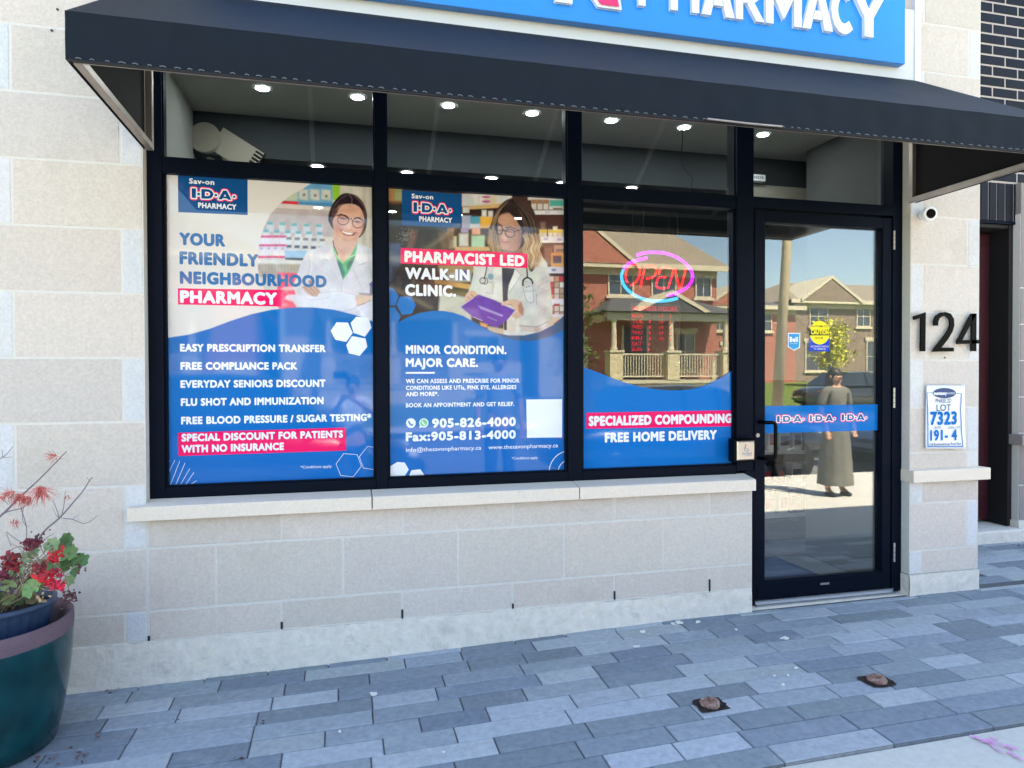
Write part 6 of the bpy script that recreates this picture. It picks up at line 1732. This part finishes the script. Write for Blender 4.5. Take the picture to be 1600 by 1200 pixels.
far_house(-2.2, 7.6, -25.6, 11, zgA, 6.2, M['brownbrick'], M['shingledark'], "brown brick house with a dark roof, mirrored in the middle poster", 2.6, (-.6, 4.6, 1.8, 1.0, 3.9), (3.2, 7.0, 1.5), [(0, 4.9, 1.1, 1.2), (2.4, 4.9, 1.1, 1.2), (5.2, 4.9, 1.3, 1.2), (6, 1.5, 1.4, 1.5)])
far_house(-12.6, -3.2, -24.8, 11, zgA, 6.0, M['redbrick'], M['shingledark'], "red brick house with a dark hipped roof, mirrored in the left poster", 2.6, (-9, -5, 1.8, 1.0, 3.8), (-12.2, -8.8, 1.5), [(-11, 4.7, 1.2, 1.2), (-7.5, 4.7, 1.1, 1.2), (-4.6, 4.7, 1.1, 1.2)])
far_house(20.4, 27.0, -33, 10, zl(22, -33), 5.4, M['redbrick'], M['shingledark'], "small red brick house with a dark roof, mirrored at the left of the door glass", 1.3, None, (21.0, 24.0, 1.0), [(21.8, 4.0, .8, 1.1), (24.8, 4.0, .9, 1.1), (22.6, 1.5, 1.2, 1.5)])
far_house(27.2, 42.0, -33.5, 11, zl(22, -33), 5.9, M['brownbrick'], M['shingle'], "long tan brick house with a grey roof, mirrored at the right of the door glass", 1.9, None, (27.6, 31.6, 1.3), [(29.0, 4.4, 1.2, 1.1), (32.3, 4.4, .9, 1.2), (34.0, 4.4, 1.0, 1.2), (37, 4.4, 1.0, 1.2), (29, 1.6, 1.8, 1.7), (33.4, 1.5, 1.6, 1.9)])

# utility pole
up = empty("utility_pole", (13.2, -15.0, zs(12, -5.2)), "tall pale wooden utility pole across the street, mirrored in the door glass", "utility pole")
mb = MB(); M['poleW'] = plain('weathered_pole', (178, 162, 130), .9, noise=.2, nscale=5)
mb.tube([(13.0, -15, -.2), (13.35, -15, 5), (13.5, -15, 9.5)], [.17, .14, .11], 14); mb.build("pole", M['poleW'], up, smooth=True)
mb = MB(); mb.box(12.5, 14.5, -15.16, -15.06, 8.9, 9.02); mb.build("cross_arm", M['poleW'], up)
for x in (12.6, 13.1, 13.9, 14.4):
    mb = MB(); mb.tube([(x, -15.1, 9.02), (x, -15.1, 9.1), (x, -15.1, 9.16)], [.03, .045, .03], 8); mb.build("insulator", M['white'], up)

for (yw, zw, sag) in ((-15.1, 9.15, 1.0), (-15.1, 7.6, .8), (-15.1, 7.2, .9)):
    mb = MB(); mb.tube([(13.4 + 30 * t / 12, yw, zw - sag * 4 * (t / 12) * (1 - t / 12)) for t in range(-12, 13) if t >= 0], .012, 5); mb.tube([(13.4 - 30 * t / 12, yw, zw - sag * 4 * (t / 12) * (1 - t / 12)) for t in range(13)], .012, 5)
    mb.build("cable", M['rubber'], up)
# tree with yellow green leaves
def tree(x, y, zg, H, R, cols, label, n=900, name="maple_tree"):
    t = empty(name, (x, y, zg), label, "tree", "trees across the street")
    r = random.Random(int(x * 10)); mb = MB()
    mb.tube([(x, y, zg), (x + .05, y, zg + H * .35), (x, y, zg + H * .8)], [.11, .08, .03], 8)
    for k in range(9):
        a = k * 2.4; z = zg + H * (.3 + .05 * k); mb.tube([(x, y, z), (x + math.cos(a) * R * .4, y + math.sin(a) * R * .4, z + .5), (x + math.cos(a) * R * .75, y + math.sin(a) * R * .75, z + 1.0)], [.035, .025, .01], 5)
    mb.build("trunk", M['twig'], t)
    mb = MB()
    cl = [(r.gauss(0, .4) * R, r.gauss(0, .4) * R, zg + H * r.uniform(.34, .97)) for _ in range(26)]
    for k in range(n):
        cx, cy, cz = r.choice(cl); f = 1 - .6 * max(0, (cz - zg) / H - .6)
        q = Vector((x + cx * f + r.gauss(0, .28), y + cy * f + r.gauss(0, .28), cz + r.gauss(0, .24))); s_ = r.uniform(.05, .12)
        nn = Vector((r.uniform(-1, 1), r.uniform(-1, 1), r.uniform(-.3, 1))).normalized(); a = nn.orthogonal().normalized(); b = nn.cross(a)
        j = r.uniform(.75, 1.2); c = r.choice(cols); mb.col = tuple(s2l([min(255, v * j) for v in c])); mb.face([q - a * s_, q - b * s_ * .6, q + a * s_, q + b * s_ * .6])
    mb.build("crown", M['leafy'], t, colors=True); return t
M['leafy'] = plain('tree_leaf', (100, 120, 40), .7, attr=True)
tree(26.2, -29, zl(26, -29), 3.6, 1.1, [(206, 200, 50), (184, 184, 46), (220, 206, 74), (150, 154, 44)], "small yellow leaved tree across the street, mirrored beside the caution sticker", 2600)
tree(-6.5, -19, zl(0, -19), 5.2, 1.6, [(96, 116, 50), (76, 98, 42), (120, 128, 56)], "green street tree across the road, mirrored in the left poster", 2400)
tree(8.0, -20, zl(8, -20), 4.2, .9, [(96, 116, 50), (76, 98, 42)], "slim green street tree between two houses across the road", 1200)
tree(36.5, -20, zl(8, -20), 9.5, 2.6, [(66, 84, 40), (56, 74, 36), (90, 100, 48)], "tall dark green tree mirrored in the top right corner of the door glass", 4200)

# parked cars
M['tyre'] = plain('tyre_rubber', (22, 22, 24), .8); M['rimm'] = plain('alloy_rim', (70, 72, 76), .3, .8); M['carglass'] = plain('car_glass', (22, 28, 34), .04, spec=1.0)
M['lamp_w'] = plain('headlamp_glass', (220, 224, 230), .1); M['lamp_r'] = plain('tail_lamp', (150, 16, 20), .2)
def car(x, y, zg, paint, label, suv=False, flip=1):
    c = empty("parked_car", (x, y, zg), label, "car", "cars parked along the street")
    m = plain('car_paint', paint, .22, .3, coat=1.0)
    L_ = 2.25; hood = .92; belt = .98 if not suv else 1.10; roof = 1.44 if not suv else 1.70
    st = [(-L_, .42, .62, .70), (-L_ + .12, .30, .80, .82), (-1.75, .24, .93, .88), (-1.2, .22, belt, .90), (-.4, .20, belt, .91), (.6, .20, belt - .01, .91), (1.1, .22, belt - .04, .90), (1.75, .26, .84, .87), (L_ - .15, .30, .72, .80), (L_, .40, .60, .66)]
    mb = MB(); rings = []
    for (sx, zb_, zt_, hw) in st:
        rg_ = []
        for k in range(16):
            a = 2 * math.pi * k / 16; ca, sa = math.cos(a), math.sin(a)
            yy_ = hw * math.copysign(abs(ca) ** .45, ca); zz2 = (zt_ + zb_) / 2 + (zt_ - zb_) / 2 * math.copysign(abs(sa) ** .6, sa)
            rg_.append((x + flip * sx, y + yy_, zg + zz2))
        rings.append(rg_)
    v = [q for R in rings for q in R]; f = []
    for i in range(len(rings) - 1):
        for k in range(16): f.append((i * 16 + k, i * 16 + (k + 1) % 16, (i + 1) * 16 + (k + 1) % 16, (i + 1) * 16 + k))
    f += [tuple(range(15, -1, -1)), tuple((len(rings) - 1) * 16 + k for k in range(16))]
    mb.add(v, f); mb.build("body", m, c, smooth=True)
    cab = [(-1.95 if suv else -1.55, belt - .03, belt), (-1.6 if suv else -.95, belt - .03, roof - .03), (-.2, belt - .03, roof), (.35, belt - .03, roof - .04), (1.15, belt - .06, belt - .02)]
    for nm, mat_, ins, zadd, z0f in (("windows", M['carglass'], 0, 0, 0), ("roof_panel", m, -.012, .012, 1)):
        mb = MB(); V = []
        for (sx, zb_, zt_) in cab:
            hw0, hw1 = .84, .66
            t = (zt_ - belt) / (roof - belt) if roof > belt else 0
            if z0f: V.append([(x + flip * sx, y - (hw1 + .015), zg + zt_ - .02 + zadd), (x + flip * sx, y - hw1 * .8, zg + zt_ + zadd + .01), (x + flip * sx, y + hw1 * .8, zg + zt_ + zadd + .01), (x + flip * sx, y + (hw1 + .015), zg + zt_ - .02 + zadd)])
            else:
                ht = hw0 + (hw1 - hw0) * t; V.append([(x + flip * sx, y - hw0, zg + zb_), (x + flip * sx, y - ht, zg + zt_ - .01), (x + flip * sx, y + ht, zg + zt_ - .01), (x + flip * sx, y + hw0, zg + zb_)])
        if z0f: V = V[1:4]
        vv = [q for R in V for q in R]; ff = []
        for i in range(len(V) - 1):
            for k in range(3): ff.append((i * 4 + k, i * 4 + k + 1, (i + 1) * 4 + k + 1, (i + 1) * 4 + k))
        mb.add(vv, ff); mb.build(nm, mat_, c, smooth=bool(z0f))
    mb = MB()
    for sx in (-.45, .45):
        for s_ in (-1, 1): mb.tube([(x + flip * sx * .6, y + s_ * .855, zg + belt - .03), (x + flip * (sx * .6 - .02), y + s_ * .69, zg + roof - .03)], .035, 6)
    mb.build("pillar", m, c)
    for sx in (-1.38, 1.38):
        for s_ in (-1, 1):
            mb = MB(); mb.tube([(x + sx, y + s_ * .70, zg + .32), (x + sx, y + s_ * .915, zg + .32)], .325, 22); w = mb.build("wheel", M['tyre'], c, smooth=False)
            mb = MB(); mb.tube([(x + sx, y + s_ * .915, zg + .32), (x + sx, y + s_ * .925, zg + .32)], [.22, .20], 20)
            mb.build("rim", M['rimm'], w)
    for s_ in (-1, 1):
        mb = MB(); mb.ball((x + flip * 2.08, y + s_ * .62, zg + .66), .12, 10, 6, 0, (.8, 1.2, .6)); mb.build("headlight", M['lamp_w'], c, smooth=True)
        mb = MB(); mb.ball((x - flip * 2.08, y + s_ * .62, zg + .72), .12, 10, 6, 0, (.8, 1.2, .6)); mb.build("tail_light", M['lamp_r'], c, smooth=True)
        mb = MB(); mb.ball((x + flip * .85, y + s_ * .96, zg + belt + .02), .09, 8, 5, 0, (.8, 1, .7)); mb.build("mirror", m, c, smooth=True)
    return c
zr = lambda x: zs(x, -5.2) - .15
car(5.0, -6.05, zr(3), (30, 32, 38), "black sedan parked at the near kerb behind the viewer, mirrored beside the door")
car(10.3, -5.95, zr(10), (64, 92, 128), "blue grey car parked at the near kerb, mirrored at the right of the door glass", flip=-1)
car(-1.2, -6.0, zr(-3), (52, 56, 62), "dark grey car parked at the near kerb, mirrored in the left window", suv=True)
car(18.2, -17.6, zl(17, -17), (36, 38, 42), "dark sedan parked in the driveway across the street, mirrored in the door glass")
car(23.2, -18.6, zl(23, -18), (180, 182, 186), "silver car parked across the street, mirrored in the door glass", flip=-1)
# ---------------------------------------------------------------- the people mirrored in the glass
M['skin'] = plain('skin', (206, 160, 134), .5, spec=.35); M['hair_dark'] = plain('dark_hair', (36, 26, 24), .5)
def skinned(name, pts, edges, radii, mat_, parent, root=0, sub=1):
    me = bpy.data.meshes.new(name); me.from_pydata([tuple(p) for p in pts], edges, []); me.materials.append(mat_)
    o = bpy.data.objects.new(name, me); COL.objects.link(o)
    sk = o.modifiers.new("skin", 'SKIN'); sk.use_smooth_shade = True
    d = me.skin_vertices[0].data
    for i, r_ in enumerate(radii):
        r_ = r_ if isinstance(r_, tuple) else (r_, r_)
        d[i].radius = r_; d[i].use_root = (i == root)
    sb_ = o.modifiers.new("sub", 'SUBSURF'); sb_.levels = sub; sb_.render_levels = sub
    o.parent = parent; o.matrix_parent_inverse = Matrix.Translation(-parent.location) if parent.type == 'EMPTY' else Matrix.Identity(4)
    return o
def person(x, y, zg, h, label, shirt, legs, arms, hair='short', dress=False):
    """faces the shop (+y). arms: dict of elbow and wrist offsets for side -1 / 1"""
    e = empty("person", (x, y, zg), label, "person")
    k = h / 1.7
    def V(a, b, c): return Vector((x + a * k, y + b * k, zg + c * k))
    pts = [V(0, 0, .93), V(0, 0, 1.10), V(0, .0, 1.28), V(0, -.01, 1.40), V(0, .0, 1.49), V(0, .015, 1.56), V(0, .01, 1.64)]
    rad_ = [(.135, .10), (.12, .09), (.15, .10), (.10, .075), (.05, .05), (.075, .085), (.07, .08)]
    ed = [(0, 1), (1, 2), (2, 3), (3, 4), (4, 5), (5, 6)]
    def add(p, r_, par): pts.append(p); rad_.append((r_ * k, r_ * k) if not isinstance(r_, tuple) else r_); ed.append((par, len(pts) - 1)); return len(pts) - 1
    rad_ = [(a * k, b * k) for a, b in rad_]
    for s_ in (-1, 1):
        hi = add(V(s_ * .09, 0, .86), .085, 0); kn = add(V(s_ * .10, .02, .48), .055, hi); an = add(V(s_ * .11, -.01, .09), .038, kn); add(V(s_ * .12, .10, .035), .036, an)
        el, wr = arms[s_]
        shd = add(V(s_ * .17, 0, 1.39), .055, 3); e_ = add(V(*el), .038, shd); w_ = add(V(*wr), .026, e_)
        dvec = (V(*wr) - V(*el)).normalized(); side = dvec.cross(Vector((0, 1, 0)));
        side = side.normalized() if side.length > .1 else Vector((1, 0, 0))
        palm = add(V(*wr) + dvec * .05 * k, .027, w_)
        for fi, (so, ln) in enumerate(((-.026, .062), (-.010, .074), (.008, .070), (.024, .056))):
            a_ = add(V(*wr) + dvec * (.085 * k) + side * so * k, .0095, palm); add(V(*wr) + dvec * (.085 + ln * .5) * k + side * so * k * 1.1 + Vector((0, .008, 0)), .0085, a_)
        th_ = add(V(*wr) + dvec * .035 * k + side * (-.035 * s_) * k, .011, palm); add(V(*wr) + dvec * .07 * k + side * (-.055 * s_) * k + Vector((0, .01, 0)), .009, th_)
    skinned("body", pts, ed, rad_, M['skin'], e, 0, 1)
    fm = MB(); hc = V(0, .09, 1.595)
    fm.ball(tuple(hc + Vector((0, .012, -.012 * k))), .016 * k, 8, 6, 0, (.8, 1.3, 1.3))
    fm.build("nose", M['skin'], e, smooth=True)
    for s_ in (-1, 1):
        eb = MB(); eb.ball(tuple(hc + Vector((s_ * .03 * k, .0, .018 * k))), .010 * k, 8, 5); eb.build("eye", M['blackgloss'], e, smooth=True)
        eb = MB(); eb.ball(tuple(V(s_ * .082, .005, 1.59)), .022 * k, 8, 5, 0, (.4, .8, 1.3)); eb.build("ear", M['skin'], e, smooth=True)
    mo_ = MB(); mo_.ball(tuple(hc + Vector((0, -.002, -.045 * k))), .018 * k, 8, 5, 0, (1.2, .5, .35)); mo_.build("mouth", plain('lips', (170, 96, 88), .5), e, smooth=True)
    sp_ = [V(0, 0, .90), V(0, 0, 1.12), V(0, 0, 1.30), V(0, -.005, 1.41)]; sr = [(.155 * k, .115 * k), (.140 * k, .105 * k), (.172 * k, .118 * k), (.115 * k, .085 * k)]; se = [(0, 1), (1, 2), (2, 3)]
    for s_ in (-1, 1):
        el, wr = arms[s_]; sp_.append(V(s_ * .175, 0, 1.395)); sr.append((.070 * k, .070 * k)); se.append((3, len(sp_) - 1))
        m_ = V(s_ * .17, 0, 1.39).lerp(V(*el), .8); sp_.append(m_); sr.append((.060 * k, .060 * k)); se.append((len(sp_) - 2, len(sp_) - 1))
    skinned("shirt", sp_, se, sr, shirt, e, 0, 1)
    if dress:
        mb = MB(); mb.lathe([(.13 * k, zg + .98 * k), (.17 * k, zg + .85 * k), (.19 * k, zg + .6 * k), (.225 * k, zg + .16 * k)], x, y, 28, rfun=lambda a, z: 1 + .05 * math.sin(a * 9)); mb.build("skirt", legs, e, smooth=True)
    else:
        lp_ = [V(0, 0, .96)]; lr = [(.150 * k, .115 * k)]; le = []
        for s_ in (-1, 1):
            n_ = len(lp_); lp_ += [V(s_ * .09, 0, .84), V(s_ * .10, .02, .48), V(s_ * .11, -.01, .12)]; lr += [(.10 * k,) * 2, (.075 * k,) * 2, (.062 * k,) * 2]; le += [(0, n_), (n_, n_ + 1), (n_ + 1, n_ + 2)]
        skinned("trousers", lp_, le, lr, legs, e, 0, 1)
    for s_ in (-1, 1):
        mb = MB(); mb.ball(tuple(V(s_ * .12, .06, .035)), .05 * k, 10, 6, 0, (.9, 2.2, .75)); mb.build("shoe", M['ink'] if dress else M['white'], e, smooth=True)
    mb = MB(); mb.ball(tuple(V(0, -.02, 1.625)), .098 * k, 14, 9, 0, (.92, .95, .95), .04)
    if hair == 'long': mb.ball(tuple(V(0, -.05, 1.50)), .115 * k, 14, 9, 0, (1.0, .7, 1.7), .06)
    mb.build("hair", M['hair_dark'], e, smooth=True)
    return e
M['shirt_w'] = plain('white_cotton', (226, 226, 228), .9); M['shirt_g'] = plain('grey_cotton', (150, 156, 172), .9); M['denim'] = plain('denim', (60, 76, 104), .9)
M['sand'] = plain('sand_cloth', (112, 110, 102), .9, noise=.15, nscale=7, bump=.02, bscale=9)
person(.12, -3.98, zs(0, -4), 1.46, "person in a white T-shirt holding up a phone, mirrored in the left poster", M['shirt_w'], M['denim'], {-1: ((-.26, .14, 1.24), (-.13, .34, 1.42)), 1: ((.27, .14, 1.24), (.02, .36, 1.42))})
mb = MB(); mb.cbox(-.075, .075, -3.575, -3.565, 1.315, 1.39, .004); o = mb.build("phone", M['blackgloss']); tag(o, "black phone held up sideways by the person in the white T-shirt", "phone")
person(1.66, -3.72, zs(1.7, -4), 1.68, "person in a grey T-shirt with arms hanging down, mirrored in the middle poster", M['shirt_g'], M['denim'], {-1: ((-.24, -.02, 1.12), (-.24, .04, .86)), 1: ((.24, -.02, 1.12), (.25, .05, .86))})
person(5.50, -3.22, zs(5.6, -3.4), 1.46, "person with long dark hair in a long sand coloured dress, mirrored in the door glass", M['sand'], M['sand'], {-1: ((-.23, -.02, 1.12), (-.20, .08, .88)), 1: ((.23, -.02, 1.12), (.20, .10, .90))}, 'long', True)
